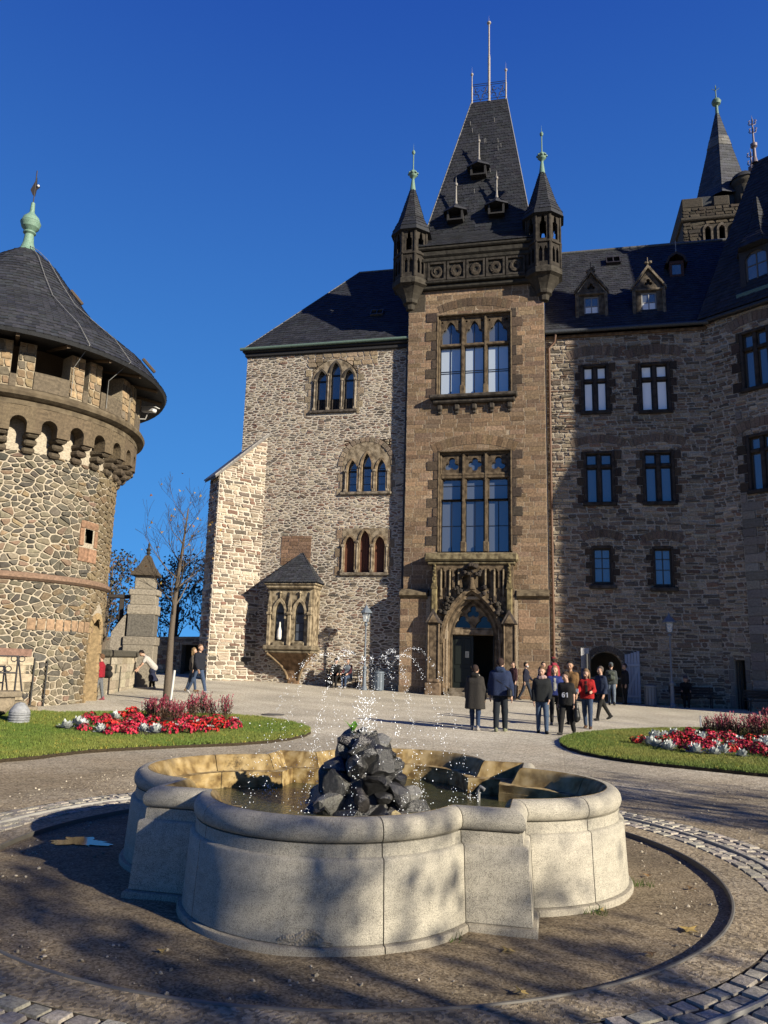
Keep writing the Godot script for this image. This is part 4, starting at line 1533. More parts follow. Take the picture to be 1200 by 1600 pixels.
	ro.quad(A[0], A[1], A[2], A[3])
	ro.tri(B[0], A[0], A[3])
	ro.quad(B[1], B[0], A[3], A[2])
	ro.box(Vector3(x0, 17.5, -45), Vector3(x1, 17.6, z - 0.5))
	var roof := part(t, "roof", ro, M.slate)
	var sl := MB.new()
	slates(sl, A[0], A[1], A[2], A[3], 0.3, 0.22, SLATE, 0.3)
	stuff(roof, "slates", sl, M.slate)
	var rc := MB.new()
	rc.col = Color(0.25, 0.26, 0.27)
	rc.bar(A[3], A[2], 0.06, 5)
	rc.bar(A[0], A[3], 0.035, 5)
	part(roof, "ridge_cap", rc, M.lead)
	var sk := MB.new()
	sk.col = Color(0.12, 0.13, 0.14)
	var up: Vector3 = (A[2] - A[1]).normalized()
	sk.x = Transform3D(Basis(Vector3(1, 0, 0), up, Vector3(1, 0, 0).cross(up)), Vector3(-9.4, 0, 0) + (A[1] + up * 2.6) * Vector3(0, 1, 1))
	sk.plate(rect(0, 0, 0.7, 0.5), [rect(0.05, 0.05, 0.33, 0.45), rect(0.37, 0.05, 0.65, 0.45)], 0.03, 0.13)
	part(roof, "skylight", sk, M.lead)
	var dp := MB.new()
	dp.col = Color(0.03, 0.03, 0.032)
	dp.bar(Vector3(-7.08, 0.3, z + 0.09), Vector3(-7.04, 17.8, z + 0.09), 0.06, 8)
	part(t, "drainpipe", dp, M.iron)
	var hp := MB.new()
	hp.col = Color(0.4, 0.4, 0.38)
	hp.bar(Vector3(-7.08, 0.1, z + 0.1), Vector3(-7.08, 2.1, z + 0.1), 0.075, 8)
	part(t, "standpipe", hp, M.lead)
	build_oriel(t, z)
	build_buttress(t)


func build_buttress(t: Node3D) -> void:
	var bu := sub(t, "corner_buttress")
	var q := PI / 4
	var X := Transform3D(Basis(Vector3(-sin(q), 0, sin(q)), Vector3.UP, Vector3(-sin(q), 0, -sin(q))).orthonormalized(), Vector3(-14.4, 0, -36.45))   # x outwards, z to the far side
	X = Transform3D(Basis(Vector3(-0.7071, 0, 0.7071), Vector3.UP, Vector3(-0.7071, 0, -0.7071)), Vector3(-14.4, 0, -36.45))
	var L := 2.45
	var mb := MB.new()
	mb.col = MORTAR_PALE
	mb.x = X
	mb.prism(px([-0.6, -0.3, L, -0.3, L, 10.85, -0.6, 13.65]), 0.0, 1.3)
	var core := part(bu, "core", mb, M.mortar)
	var f := Surf.new()                                          # near side face, seen from the right
	f.x = Transform3D(Basis(Vector3(0.7071, 0, -0.7071), Vector3.UP, Vector3(0.7071, 0, 0.7071)), X * Vector3(L, 0, 0))
	var reg := px([0, 0, L, 0, L, 13.15, 0, 10.8])
	lay(core, "stone", courses(0, L, 0.1, 13.2, Vector2(0.12, 0.24), Vector2(0.25, 0.7), 0.03, [], PAL_LEFT, reg), f, 0.013, 0.04, 0.03, M.stone, 160)
	var g := Surf.new()
	g.x = Transform3D(Basis(Vector3(0.7071, 0, 0.7071), Vector3.UP, Vector3(-0.7071, 0, 0.7071)), X * Vector3(L, 0, 1.3))
	lay(core, "end_stone", courses(0, 1.3, 0.1, 10.8, Vector2(0.14, 0.26), Vector2(0.25, 0.6), 0.03, [], PAL_LEFT), g, 0.013, 0.04, 0.03, M.stone, 60)
	var cp := MB.new()
	cp.col = Color(0.22, 0.21, 0.2)
	cp.x = X
	cp.prism(px([-0.2, 13.2, L + 0.25, 10.45, L + 0.25, 10.62, -0.2, 13.4]), -0.12, 1.42)
	var cop := part(bu, "coping", cp, M.slate)
	for k in 9:
		var c := MB.new()
		c.col = Color(0.36, 0.35, 0.34) * rr(0.85, 1.1)
		c.x = X
		var a := L + 0.3 - k * 0.3
		var y := 10.63 + (L + 0.25 - a) * 0.957
		c.prism(px([a, y - 0.05, a, y + 0.03, a - 0.34, y + 0.35, a - 0.34, y + 0.27]), -0.15, 1.45)
		part(cop, "coping_slab", c, M.slate)


func build_oriel(t: Node3D, z: float) -> void:
	var o := sub(t, "oriel")
	var x0 := -13.45
	var x1 := -11.25
	var zf := -35.42
	var col := Color(0.36, 0.295, 0.2)
	var X := Transform3D(Basis(), Vector3.ZERO)
	# front with two pointed windows, and the side that faces the sun with a blind panel
	var f := MB.new()
	f.col = col
	var l1 := lancet(-13.1, -12.62, 2.55, 3.9, 4.4, 6)
	var l2 := lancet(-12.1, -11.62, 2.55, 3.9, 4.4, 6)
	f.plate(rect(x0, 2.35, x1, 5.1), [l1, l2], zf - 0.22, zf)
	part(o, "front", f, M.trim)
	for s in [x0, x1]:
		var sd := MB.new()
		sd.col = col * 1.05
		sd.x = Transform3D(Basis(Vector3(0, 0, -1), Vector3.UP, Vector3(1, 0, 0)), Vector3(s, 0, 0)) if s == x1 else Transform3D(Basis(Vector3(0, 0, 1), Vector3.UP, Vector3(-1, 0, 0)), Vector3(s, 0, 0))
		var d0 := 35.42 + 0.22 if s == x1 else -36.45
		var d1 := 36.45 if s == x1 else -35.42 - 0.22
		sd.plate(rect(d0, 2.35, d1, 5.1), [], -0.2, 0.0)
		sd.plate(rect(d0 - (0.2 if s == x1 else 0.0), 2.35, d1 + (0.0 if s == x1 else 0.2), 5.1), [lancet((d0 + d1) / 2 - 0.24, (d0 + d1) / 2 + 0.24, 2.7, 4.0, 4.5, 6)], 0.0, 0.06)
		part(o, "side", sd, M.trim)
	for e in [x0 + 0.08, (x0 + x1) / 2, x1 - 0.08]:
		var p := MB.new()
		p.col = col * 1.1
		p.bbox(Vector3(e - 0.09, 2.3, zf - 0.05), Vector3(e + 0.09, 4.2, zf + 0.14), 0.03)
		p.bbox(Vector3(e - 0.13, 3.78, zf - 0.02), Vector3(e + 0.13, 3.92, zf + 0.2), 0.03)
		p.x.origin = Vector3(e, 4.2, zf + 0.07)
		p.lathe([Vector2(0.12, 0), Vector2(0.09, 0.1), Vector2(0.03, 0.7), Vector2(0.0, 0.75)], 4, PI / 4, TAU + PI / 4, true)
		part(o, "pinnacle", p, M.trim)
	for e in [[-13.1, -12.62, l1], [-12.1, -11.62, l2]]:
		var m := MB.new()
		m.col = col * 1.2
		m.prism(ring_of(lancet(e[0] - 0.12, e[1] + 0.12, 3.6, 3.9, 4.6, 6), lancet(e[0] - 0.01, e[1] + 0.01, 3.6, 3.9, 4.42, 6)), zf - 0.1, zf + 0.09)
		m.bar(Vector3((e[0] + e[1]) / 2, 4.55, zf + 0.05), Vector3((e[0] + e[1]) / 2, 4.85, zf + 0.05), 0.035, 5)
		m.ball(Vector3((e[0] + e[1]) / 2, 4.86, zf + 0.06), 0.08, 6)
		part(o, "hood_mould", m, M.trim)
		pane_row(o, X, e[0], e[1], 2.55, 3.86, 1, [0.33, 0.66] if e[0] > -12.5 else [], zf - 0.12, M.glass)
		pane_row(o, X, e[0], e[1], 3.86, 4.4, 1, [], zf - 0.125, M.glass)
		var ap := MB.new()
		ap.col = col * 0.8
		ap.bbox(Vector3(e[0] - 0.05, 2.3, zf), Vector3(e[1] + 0.05, 2.5, zf + 0.08), 0.03)
		part(o, "apron", ap, M.trim)
	var vase := MB.new()                                         # white figure seen in the left window
	vase.col = Color(0.75, 0.73, 0.66)
	vase.x.origin = Vector3(-12.86, 2.62, zf - 0.07)
	vase.lathe([Vector2(0.1, 0), Vector2(0.13, 0.1), Vector2(0.12, 0.4), Vector2(0.05, 0.6), Vector2(0.045, 0.8), Vector2(0.0, 0.84)], 10)
	part(o, "white_figure", vase, M.paint)
	var c := MB.new()
	c.col = col * 1.15
	c.bbox(Vector3(x0 - 0.14, 5.05, z), Vector3(x1 + 0.14, 5.22, zf + 0.18), 0.05)
	c.bbox(Vector3(x0 - 0.22, 5.22, z), Vector3(x1 + 0.22, 5.32, zf + 0.26), 0.03)
	part(o, "cornice", c, M.trim)
	var sk := MB.new()
	sk.col = col * 0.75
	sk.bbox(Vector3(x0 - 0.16, 2.12, z), Vector3(x1 + 0.16, 2.34, zf + 0.2), 0.05)
	sk.bbox(Vector3(x0 - 0.06, 1.98, z), Vector3(x1 + 0.06, 2.12, zf + 0.1), 0.04)
	part(o, "base_slab", sk, M.trim)
	# trumpet-shaped corbel of three ribs
	var cb := MB.new()
	cb.col = Color(0.3, 0.19, 0.11)
	var prof := []
	for k in 8:
		var u := k / 7.0
		prof.append([lerpf(0.3, 1.12, u * u * 0.75 + u * 0.25), lerpf(0.12, 1.05, u * u), lerpf(0.75, 1.98, u)])
	var mx := (x0 + x1) / 2
	for k in 7:
		var a: Array = prof[k]
		var b: Array = prof[k + 1]
		cb.quad(Vector3(mx - a[0], a[2], z + a[1]), Vector3(mx + a[0], a[2], z + a[1]), Vector3(mx + b[0], b[2], z + b[1]), Vector3(mx - b[0], b[2], z + b[1]))
		cb.quad(Vector3(mx + a[0], a[2], z + a[1]), Vector3(mx + a[0], a[2], z), Vector3(mx + b[0], b[2], z), Vector3(mx + b[0], b[2], z + b[1]))
		cb.quad(Vector3(mx - a[0], a[2], z), Vector3(mx - a[0], a[2], z + a[1]), Vector3(mx - b[0], b[2], z + b[1]), Vector3(mx - b[0], b[2], z))
	cb.bbox(Vector3(mx - 0.3, 0.3, z), Vector3(mx + 0.3, 0.8, z + 0.14), 0.04)
	part(o, "corbel", cb, M.trim)
	for s in [-1.0, 1.0]:
		var rb := MB.new()
		rb.col = Color(0.36, 0.26, 0.16)
		var pts := []
		for e in prof: pts.append(Vector3(mx + s * e[0] * 0.96, e[2], z + e[1] + 0.02))
		rb.tube(pts, [0.07, 0.07, 0.07, 0.08, 0.08, 0.09, 0.09, 0.09], 6)
		part(o, "rib", rb, M.trim)
	var ro := MB.new()
	var E := [Vector3(x0 - 0.28, 5.33, zf + 0.32), Vector3(x1 + 0.28, 5.33, zf + 0.32), Vector3(-12.2, 6.95, z), Vector3(x0 - 0.28, 5.33, z), Vector3(x1 + 0.28, 5.33, z)]
	ro.col = SLATE
	ro.tri(E[0], E[1], E[2])
	ro.tri(E[1], E[4], E[2])
	ro.tri(E[3], E[0], E[2])
	var sl := MB.new()
	slates(sl, E[0], E[1], E[2] + Vector3(0.04, 0, 0), E[2] - Vector3(0.04, 0, 0), 0.2, 0.15, SLATE * 1.5, 0.4)
	slates(sl, E[1], E[4], E[2], E[2] + Vector3(0, 0, 0.04), 0.2, 0.15, SLATE * 1.5, 0.4)
	var rf := part(o, "roof", ro, M.slate)
	stuff(o, "slates", sl, M.slate)


# ---------------------------------------------------------------- the shaded range on the right
func build_right_wing() -> void:
	var t := thing("right_range", "three storey stone range in shade to the right of the gate tower", "building")
	var z := -36.5
	var x0 := -0.16
	var x1 := 7.25
	var X := Transform3D(Basis(), Vector3(0, 0, z))
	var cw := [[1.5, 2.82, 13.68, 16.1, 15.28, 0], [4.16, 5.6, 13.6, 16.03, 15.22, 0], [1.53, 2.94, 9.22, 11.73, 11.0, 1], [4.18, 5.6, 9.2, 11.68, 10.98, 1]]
	var sw := [[1.8, 2.72, 5.4, 7.2], [4.47, 5.36, 5.3, 7.16]]
	var op := []
	var rects := []
	for e in cw:
		rects.append(r2(e[0], e[2], e[1], e[3]))
		op.append(hole(rect(e[0] - 0.02, e[2] - 0.14, e[1] + 0.02, e[3])))
	for e in sw:
		rects.append(r2(e[0], e[2], e[1], e[3]))
		op.append(hole(rect(e[0] - 0.02, e[2] - 0.2, e[1] + 0.02, e[3] + 0.02)))
	rects.append(r2(1.55, -0.3, 3.02, 2.4))
	var gate := PackedVector2Array()
	gate = lancet(1.55, 3.02, 0.0, 1.75, 2.38, 7)
	var mb := MB.new()
	mb.col = Color(0.68, 0.61, 0.5)
	wall_boxes(mb, Transform3D(), x0, x1 + 0.3, -0.3, 17.55, rects, z - 0.9, z)
	mb.box(Vector3(x0, -0.3, -45), Vector3(x1 + 8.0, 17.55, -44.2))
	mb.box(Vector3(x0, 2.9, -44.2), Vector3(x1 + 1.0, 3.1, z - 0.9))
	mb.plate(rect(1.5, 1.2, 3.07, 2.42), [Geometry2D.intersect_polygons(gate, rect(1, 1.25, 4, 4))[0]], z - 0.9, z - 0.02)
	var wall := part(t, "wall", mb, M.mortar)
	op.append(hole(gate))
	var arcs := []
	for e in [[2.16, 13.2, 3.35, 3.85, 0.36, 14], [4.88, 13.1, 3.35, 3.85, 0.36, 14], [2.23, 9.3, 2.85, 3.25, 0.42, 13], [4.89, 9.25, 2.85, 3.25, 0.42, 13], [2.26, 5.9, 1.7, 2.1, 0.5, 11], [4.92, 5.8, 1.7, 2.1, 0.5, 11]]:
		op.append(hole(voussoirs(arcs, e[0], e[1], e[2], e[3], PI / 2 - e[4], PI / 2 + e[4], e[5], [2, Color(0.24, 0.175, 0.13), 1, Color(0.29, 0.22, 0.16)])))
	var ga := []
	op.append(hole(voussoirs(ga, 2.285, 1.55, 0.86, 1.12, 0.35, PI - 0.35, 11, [1, Color(0.2, 0.17, 0.14)])))
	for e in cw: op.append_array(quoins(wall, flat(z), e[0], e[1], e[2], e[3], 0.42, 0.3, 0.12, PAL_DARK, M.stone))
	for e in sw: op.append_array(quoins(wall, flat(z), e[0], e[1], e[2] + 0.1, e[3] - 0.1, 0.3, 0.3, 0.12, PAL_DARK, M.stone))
	op.append_array(quoins(wall, flat(z), 1.55, 3.02, 0.1, 1.8, 0.4, 0.24, 0.16, [1, Color(0.2, 0.17, 0.14)], M.stone))
	var st := courses(x0, x1, 0.0, 17.5, Vector2(0.1, 0.24), Vector2(0.2, 0.7), 0.03, op, PAL_RIGHT)
	lay(wall, "voussoir", arcs + ga, flat(z), 0.008, 0.035, 0.012, M.stone, 90)
	lay(wall, "stone", st, flat(z), 0.013, 0.045, 0.028, M.stone, 300)
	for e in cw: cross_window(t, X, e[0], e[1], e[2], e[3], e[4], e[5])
	for e in sw: small_window(t, X, e[0], e[1], e[2], e[3])
	for y in [12.95, 8.5]:
		var cbl := MB.new()
		cbl.col = Color(0.04, 0.035, 0.03)
		cbl.bar(Vector3(0.0, y, z + 0.07), Vector3(1.2 if y > 10 else 0.8, y, z + 0.07), 0.02, 5)
		part(t, "cable", cbl, M.iron)
	# eaves and roof
	var ev := MB.new()
	ev.col = Color(0.2, 0.13, 0.075)
	ev.bbox(Vector3(x0, 17.5, z - 1), Vector3(x1 + 0.3, 17.66, z + 0.12), 0.04)
	part(t, "eaves_board", ev, M.trim)
	var gu := MB.new()
	gu.col = Color(0.09, 0.1, 0.11)
	gu.bar(Vector3(x0, 17.76, z + 0.3), Vector3(x1 + 0.1, 17.76, z + 0.3), 0.1, 8)
	part(t, "gutter", gu, M.lead)
	var A := [Vector3(x0, 17.7, z + 0.25), Vector3(x1 + 3.5, 17.7, z + 0.25), Vector3(x1 + 3.5, 24.35, -40.6), Vector3(x0, 24.35, -40.6)]
	var ro := MB.new()
	ro.col = SLATE * 0.8
	ro.quad(A[0], A[1], A[2], A[3])
	ro.quad(Vector3(x1 + 3.5, 17.7, -45), Vector3(x0, 17.7, -45), A[3], A[2])
	ro.tri(A[0], A[3], Vector3(x0, 17.7, -45))
	ro.tri(A[1], Vector3(x1 + 3.5, 17.7, -45), A[2])
	ro.box(Vector3(x0, 17.45, -45), Vector3(x1 + 3.5, 17.5, z - 0.5))
	var roof := part(t, "roof", ro, M.slate)
	var sl := MB.new()
	slates(sl, A[0], A[1], A[2], A[3], 0.27, 0.2, SLATE * 1.15, 0.3)
	stuff(roof, "slates", sl, M.slate)
	var rc := MB.new()
	rc.col = Color(0.16, 0.165, 0.17)
	rc.bar(A[3], A[2], 0.09, 6)
	part(roof, "ridge_cap", rc, M.lead)
	gable_dormer(t, 2.13, -37.0)
	gable_dormer(t, 4.86, -37.0)
	# little wooden lucarne and a skylight
	var lu := sub(t, "wooden_lucarne")
	var lb := MB.new()
	lb.col = Color(0.13, 0.06, 0.045)
	lb.x.origin = Vector3(6.5, 21.4, -38.7)
	lb.plate(rect(-0.35, -0.2, 0.35, 0.95), [rect(-0.22, 0.2, 0.22, 0.78)], -0.1, 0.0)
	lb.box(Vector3(-0.35, -0.2, -1.2), Vector3(-0.28, 0.95, -0.1))
	lb.box(Vector3(0.28, -0.2, -1.2), Vector3(0.35, 0.95, -0.1))
	part(lu, "body", lb, M.wood)
	var lp := MB.new()
	lp.x = lb.x
	lp.quad(Vector3(-0.22, 0.2, -0.06), Vector3(0.22, 0.2, -0.06), Vector3(0.22, 0.78, -0.06), Vector3(-0.22, 0.78, -0.06))
	part(lu, "pane", lp, M.glass)
	var lr := MB.new()
	lr.col = Color(0.07, 0.05, 0.045)
	lr.x = lb.x
	lr.prism(px([-0.55, 0.8, -0.45, 0.8, -0.3, 1.1, 0, 1.3, 0.3, 1.1, 0.45, 0.8, 0.55, 0.8, 0.38, 1.2, 0, 1.42, -0.38, 1.2]), -1.3, 0.12)
	part(lu, "hood", lr, M.slate)
	var lf := MB.new()
	lf.col = Color(0.4, 0.4, 0.4)
	lf.x = lb.x
	lf.x.origin.z += 0.02
	lf.lathe([Vector2(0.05, 1.38), Vector2(0.03, 1.5), Vector2(0.03, 1.9), Vector2(0.05, 1.95), Vector2(0.0, 2.1)], 6)
	part(lu, "finial", lf, M.lead)
	var sk := MB.new()
	sk.col = Color(0.05, 0.045, 0.05)
	var up: Vector3 = (A[2] - A[1]).normalized()
	sk.x = Transform3D(Basis(Vector3(1, 0, 0), up, Vector3(1, 0, 0).cross(up)), Vector3(3.1, 0, 0) + (A[1] + up * 6.2) * Vector3(0, 1, 1))
	sk.plate(rect(0, 0, 0.75, 0.6), [rect(0.05, 0.06, 0.35, 0.54), rect(0.4, 0.06, 0.7, 0.54)], 0.0, 0.2)
	part(roof, "skylight", sk, M.lead)
	# the arched gateway with one leaf of its pale door open against the wall
	var gw := sub(t, "gateway")
	var lf2 := MB.new()
	lf2.x = Transform3D(Basis(Vector3.UP, deg_to_rad(-14)), Vector3(3.08, 0.18, z + 0.06))
	for k in 5:
		lf2.col = Color(0.3, 0.34, 0.42) * rr(0.9, 1.08)
		lf2.bbox(Vector3(0.02 + k * 0.13, 0, 0), Vector3(0.14 + k * 0.13, 2.1 + 0.04 * k, 0.05), 0.008)
	lf2.col = Color(0.36, 0.4, 0.47)
	for y in [0.25, 1.6]: lf2.bbox(Vector3(0.03, y, 0.05), Vector3(0.66, y + 0.1, 0.08), 0.008)
	lf2.quad(Vector3(0.05, 0.37, 0.07), Vector3(0.15, 0.37, 0.07), Vector3(0.65, 1.58, 0.07), Vector3(0.55, 1.58, 0.07))
	part(gw, "door_leaf", lf2, M.paint)
	var l3 := MB.new()
	l3.x = Transform3D(Basis(Vector3.UP, deg_to_rad(75)), Vector3(1.58, 0.18, z + 0.05))
	l3.col = Color(0.1, 0.1, 0.1)
	l3.bbox(Vector3(-0.7, 0, 0), Vector3(-0.02, 2.1, 0.05), 0.01)
	part(gw, "dark_leaf", l3, M.paint)
	var fl := MB.new()
	fl.col = Color(0.3, 0.27, 0.23)
	fl.box(Vector3(x0 + 0.5, -0.4, -44), Vector3(x1 + 0.5, 0.1, z - 0.1))
	part(gw, "passage_floor", fl, M.stone)
	# copper downpipe in the angle beside the tower
	var dp := MB.new()
	dp.col = Color(0.2, 0.11, 0.07)
	dp.tube([Vector3(0.35, 17.7, z + 0.25), Vector3(0.3, 17.3, z + 0.2), Vector3(0.02, 17.0, z + 0.1), Vector3(0.02, 0.2, z + 0.1)], [0.06, 0.06, 0.06, 0.06], 8)
	part(t, "downpipe", dp, M.copper)
	build_angled_wing()


func gable_dormer(t: Node3D, x: float, z: float) -> void:
	var d := sub(t, "stone_dormer")
	var col := Color(0.13, 0.108, 0.08)
	var X := Transform3D(Basis(), Vector3(x, 18.35, z))
	var b := MB.new()
	b.x = X
	b.col = col
	b.plate(px([-0.66, -0.3, 0.66, -0.3, 0.66, 1.75, 0, 2.75, -0.66, 1.75]), [rect(-0.36, 0.25, 0.36, 1.55), foil(0, 2.05, 0.2, 3)], -0.2, 0.0)
	part(d, "front", b, M.trim)
	var ck := MB.new()
	ck.x = X
	ck.col = SLATE * 0.8
	ck.box(Vector3(-0.62, 0, -1.8), Vector3(-0.5, 1.75, -0.2))
	ck.box(Vector3(0.5, 0, -1.8), Vector3(0.62, 1.75, -0.2))
	ck.prism(px([-0.7, 1.7, 0.7, 1.7, 0, 2.7]), -2.6, -0.2)
	part(d, "cheeks_and_roof", ck, M.slate)
	for s in [-1.0, 1.0]:
		var e := MB.new()
		e.x = X
		e.col = col * 1.6
		e.bbox(Vector3(minf(s * 0.62, s * 0.78), -0.25, -0.1), Vector3(maxf(s * 0.62, s * 0.78), 1.78, 0.08), 0.03)
		e.prism(px([s * 0.84, 1.66, s * 0.84, 1.8, 0, 2.98, 0, 2.8]) if s > 0 else px([-0.84, 1.66, 0, 2.8, 0, 2.98, -0.84, 1.8]), -0.15, 0.12)
		part(d, "coping", e, M.trim)
	var f := MB.new()
	f.x = X
	f.col = col * 1.4
	f.bbox(Vector3(-0.6, 0.1, 0.0), Vector3(0.6, 0.24, 0.14), 0.03)
	f.bbox(Vector3(-0.7, 1.6, 0.0), Vector3(0.7, 1.72, 0.1), 0.03)
	for k in 8: f.ball(Vector3(rr(-0.16, 0.16), 2.95 + rr(-0.1, 0.2), 0), rr(0.07, 0.11), 6)
	f.bar(Vector3(0, 2.9, 0), Vector3(0, 3.4, 0), 0.025, 5)
	part(d, "finial", f, M.trim)
	var base := MB.new()
	base.x = X
	base.col = Color(0.2, 0.12, 0.1)
	base.bbox(Vector3(-0.72, -0.42, -0.1), Vector3(0.72, -0.26, 0.1), 0.03)
	part(d, "base", base, M.trim)
	pane_row(d, X, -0.36, 0.36, 0.25, 1.55, 2, [0.62], -0.12, M.glass, Color(0.3, 0.3, 0.3), 0.05)
	for s in [-1.0, 1.0]:
		var bl := MB.new()
		bl.x = X
		bl.col = Color(0.6, 0.63, 0.66)
		bl.box(Vector3(0.02 if s > 0 else -0.3, 0.32, -0.115), Vector3(0.3 if s > 0 else -0.02, 1.0, -0.11))
		part(d, "blind", bl, M.blind)


func build_angled_wing() -> void:
	var t := thing("angled_wing", "stone wing turning towards the court at the right edge with steep dark roof", "building")
	var X := Transform3D(Basis(Vector3.UP, deg_to_rad(-38)), Vector3(7.2, 0, -36.5))
	var L := 16.2
	var f := Surf.new()
	f.x = X
	var rects := [r2(1.63, 14.05, 2.95, 16.8), r2(1.63, 9.4, 2.95, 11.95), r2(0.48, 0.0, 0.98, 2.15), r2(5, 14.05, 6.4, 16.8), r2(5, 9.4, 6.4, 11.95), r2(8.6, 14.05, 10, 16.8), r2(8.6, 9.4, 10, 11.95)]
	var mb := MB.new()
	mb.col = Color(0.68, 0.61, 0.5)
	wall_boxes(mb, X, 0, L, -0.3, 17.8, rects, -0.8, 0)
	mb.x = X
	mb.box(Vector3(L - 0.8, -0.3, -7), Vector3(L, 17.8, -0.8))
	mb.box(Vector3(1.0, -0.3, -7), Vector3(L - 0.8, 17.8, -6.2))
	var wall := part(t, "wall", mb, M.mortar)
	var op := []
	for r in rects: op.append(hole(rect(r.position.x - 0.02, r.position.y - 0.14, r.end.x + 0.02, r.end.y)))
	var arcs := []
	for e in [[2.3, 14.2, 2.95, 3.45, 0.4, 12], [2.3, 9.5, 2.75, 3.2, 0.42, 12]]: op.append(hole(voussoirs(arcs, e[0], e[1], e[2], e[3], PI / 2 - e[4], PI / 2 + e[4], e[5], [2, Color(0.24, 0.175, 0.13), 1, Color(0.29, 0.22, 0.16)])))
	var pale := [1, Color(0.36, 0.33, 0.28), 1, Color(0.3, 0.27, 0.23)]
	for r in [[1.63, 2.95, 14, 16.8], [1.63, 2.95, 9.4, 11.95]]: op.append_array(quoins(wall, f, r[0], r[1], r[2], r[3], 0.45, 0.4, 0.14, PAL_DARK, M.stone))
	op.append_array(quoins(wall, f, 0.48, 0.98, 0.1, 2.3, 0.5, 0.24, 0.18, pale, M.stone))
	var corner := []                                              # pale dressed blocks stepping up the wall beside the windows
	for k in 34:
		var y := 0.2 + k * 0.38
		var w := 0.95 if k % 2 == 0 else 0.6
		var q := rect(1.25, y, 1.25 + w * (1.0 if y < 8.8 else 0.45), y + 0.38)
		var add := keep_clear(q, op)
		for a in add: corner.append({"poly": a, "col": pick(pale)})
	for c in corner: op.append(hole(c.poly))
	lay(wall, "pale_block", corner, f, 0.008, 0.05, 0.015, M.stone, 60)
	lay(wall, "voussoir", arcs, f, 0.008, 0.035, 0.012, M.stone, 40)
	lay(wall, "stone", courses(0, 3.6, 0.0, 17.8, Vector2(0.1, 0.22), Vector2(0.2, 0.6), 0.03, op, PAL_RIGHT), f, 0.013, 0.045, 0.028, M.stone, 200)
	for r in [[1.63, 2.95, 14.05, 16.8, 15.95, 2], [1.63, 2.95, 9.4, 11.95, 11.2, 2], [5, 6.4, 14.05, 16.8, 15.95, 2], [5, 6.4, 9.4, 11.95, 11.2, 2]]: cross_window(t, X, r[0], r[1], r[2], r[3], r[4], r[5])
	# slit of a barred door at the foot
	var dr := sub(t, "barred_door")
	for k in 4:
		var br := MB.new()
		br.x = X
		br.col = Color(0.02, 0.02, 0.02)
		br.bar(Vector3(0.54 + k * 0.12, 0.1, -0.12), Vector3(0.54 + k * 0.12, 2.12, -0.12), 0.018, 5)
		part(dr, "bar", br, M.iron)
	var bk := MB.new()                                            # a deep passage behind the bars
	bk.x = X
	bk.col = Color(0.35, 0.31, 0.26)
	bk.box(Vector3(0.3, -0.3, -4.0), Vector3(0.46, 2.4, -0.8))
	bk.box(Vector3(1.0, -0.3, -4.0), Vector3(1.2, 2.4, -0.8))
	bk.box(Vector3(0.3, -0.3, -4.2), Vector3(1.2, 2.4, -4.0))
	bk.box(Vector3(0.46, 2.16, -4.0), Vector3(1.0, 2.4, -0.8))
	part(dr, "passage", bk, M.stone)
	# steep pavilion roof
	var ev := MB.new()
	ev.x = X
	ev.col = SLATE
	ev.bbox(Vector3(-0.1, 17.75, -0.9), Vector3(L + 0.2, 17.95, 0.28), 0.05)
	part(t, "eaves", ev, M.lead)
	var A := [Vector3(-0.15, 17.95, 0.3), Vector3(L + 0.2, 17.95, 0.3), Vector3(L + 0.1, 26.6, -2.48), Vector3(1.87, 26.6, -2.48)]
	var B := [Vector3(-0.15, 17.95, -7), Vector3(L + 0.2, 17.95, -7), Vector3(L + 0.1, 26.6, -4.2), Vector3(0.95, 26.6, -4.2)]
	var ro := MB.new()
	ro.x = X
	ro.col = SLATE * 0.8
	ro.quad(A[0], A[1], A[2], A[3])
	ro.quad(B[1], B[0], B[3], B[2])
	ro.quad(B[0], A[0], A[3], B[3])
	ro.quad(A[1], B[1], B[2], A[2])
	ro.quad(A[3], A[2], B[2], B[3])
	var roof := part(t, "roof", ro, M.slate)
	var sl := MB.new()
	sl.x = X
	slates(sl, A[0], A[1], A[2], A[3], 0.26, 0.2, SLATE, 0.3)
	slates(sl, B[0], A[0], A[3], B[3], 0.26, 0.2, SLATE, 0.3)
	stuff(roof, "slates", sl, M.slate)
	for e in [[1.87, -2.48, 2.4], [0.95, -4.2, 1.9]]:
		var fi := MB.new()
		fi.x = X * Transform3D(Basis(), Vector3(e[0], 26.55, e[1]))
		fi.col = Color(0.12, 0.1, 0.11)
		var h: float = e[2]
		fi.lathe([Vector2(0.16, 0), Vector2(0.09, 0.3), Vector2(0.08, 0.8), Vector2(0.17, 0.9), Vector2(0.17, 1.05), Vector2(0.05, 1.15), Vector2(0.03, h), Vector2(0.0, h + 0.3)], 8)
		for k in 6:
			var a := TAU * k / 6
			for y in [h - 0.7, h - 0.25]:
				fi.tube([Vector3(0, y, 0), Vector3(cos(a) * 0.14, y + 0.02, sin(a) * 0.14), Vector3(cos(a) * 0.2, y + 0.14, sin(a) * 0.2), Vector3(cos(a) * 0.12, y + 0.2, sin(a) * 0.12)], [0.015, 0.02, 0.025, 0.03], 4)
		part(t, "ridge_finial", fi, M.iron)
	var rl := MB.new()
	rl.x = X
	rl.col = Color(0.05, 0.045, 0.05)
	for y in [26.7, 27.2]: rl.bar(Vector3(1.87, y, -2.48), Vector3(0.95, y, -4.2), 0.025, 4)
	for k in 9: rl.bar(Vector3(1.87 - k * 0.107, 26.6, -2.48 - k * 0.2), Vector3(1.8 - k * 0.107, 27.25, -2.58 - k * 0.2), 0.02, 4)
	part(t, "ridge_railing", rl, M.iron)
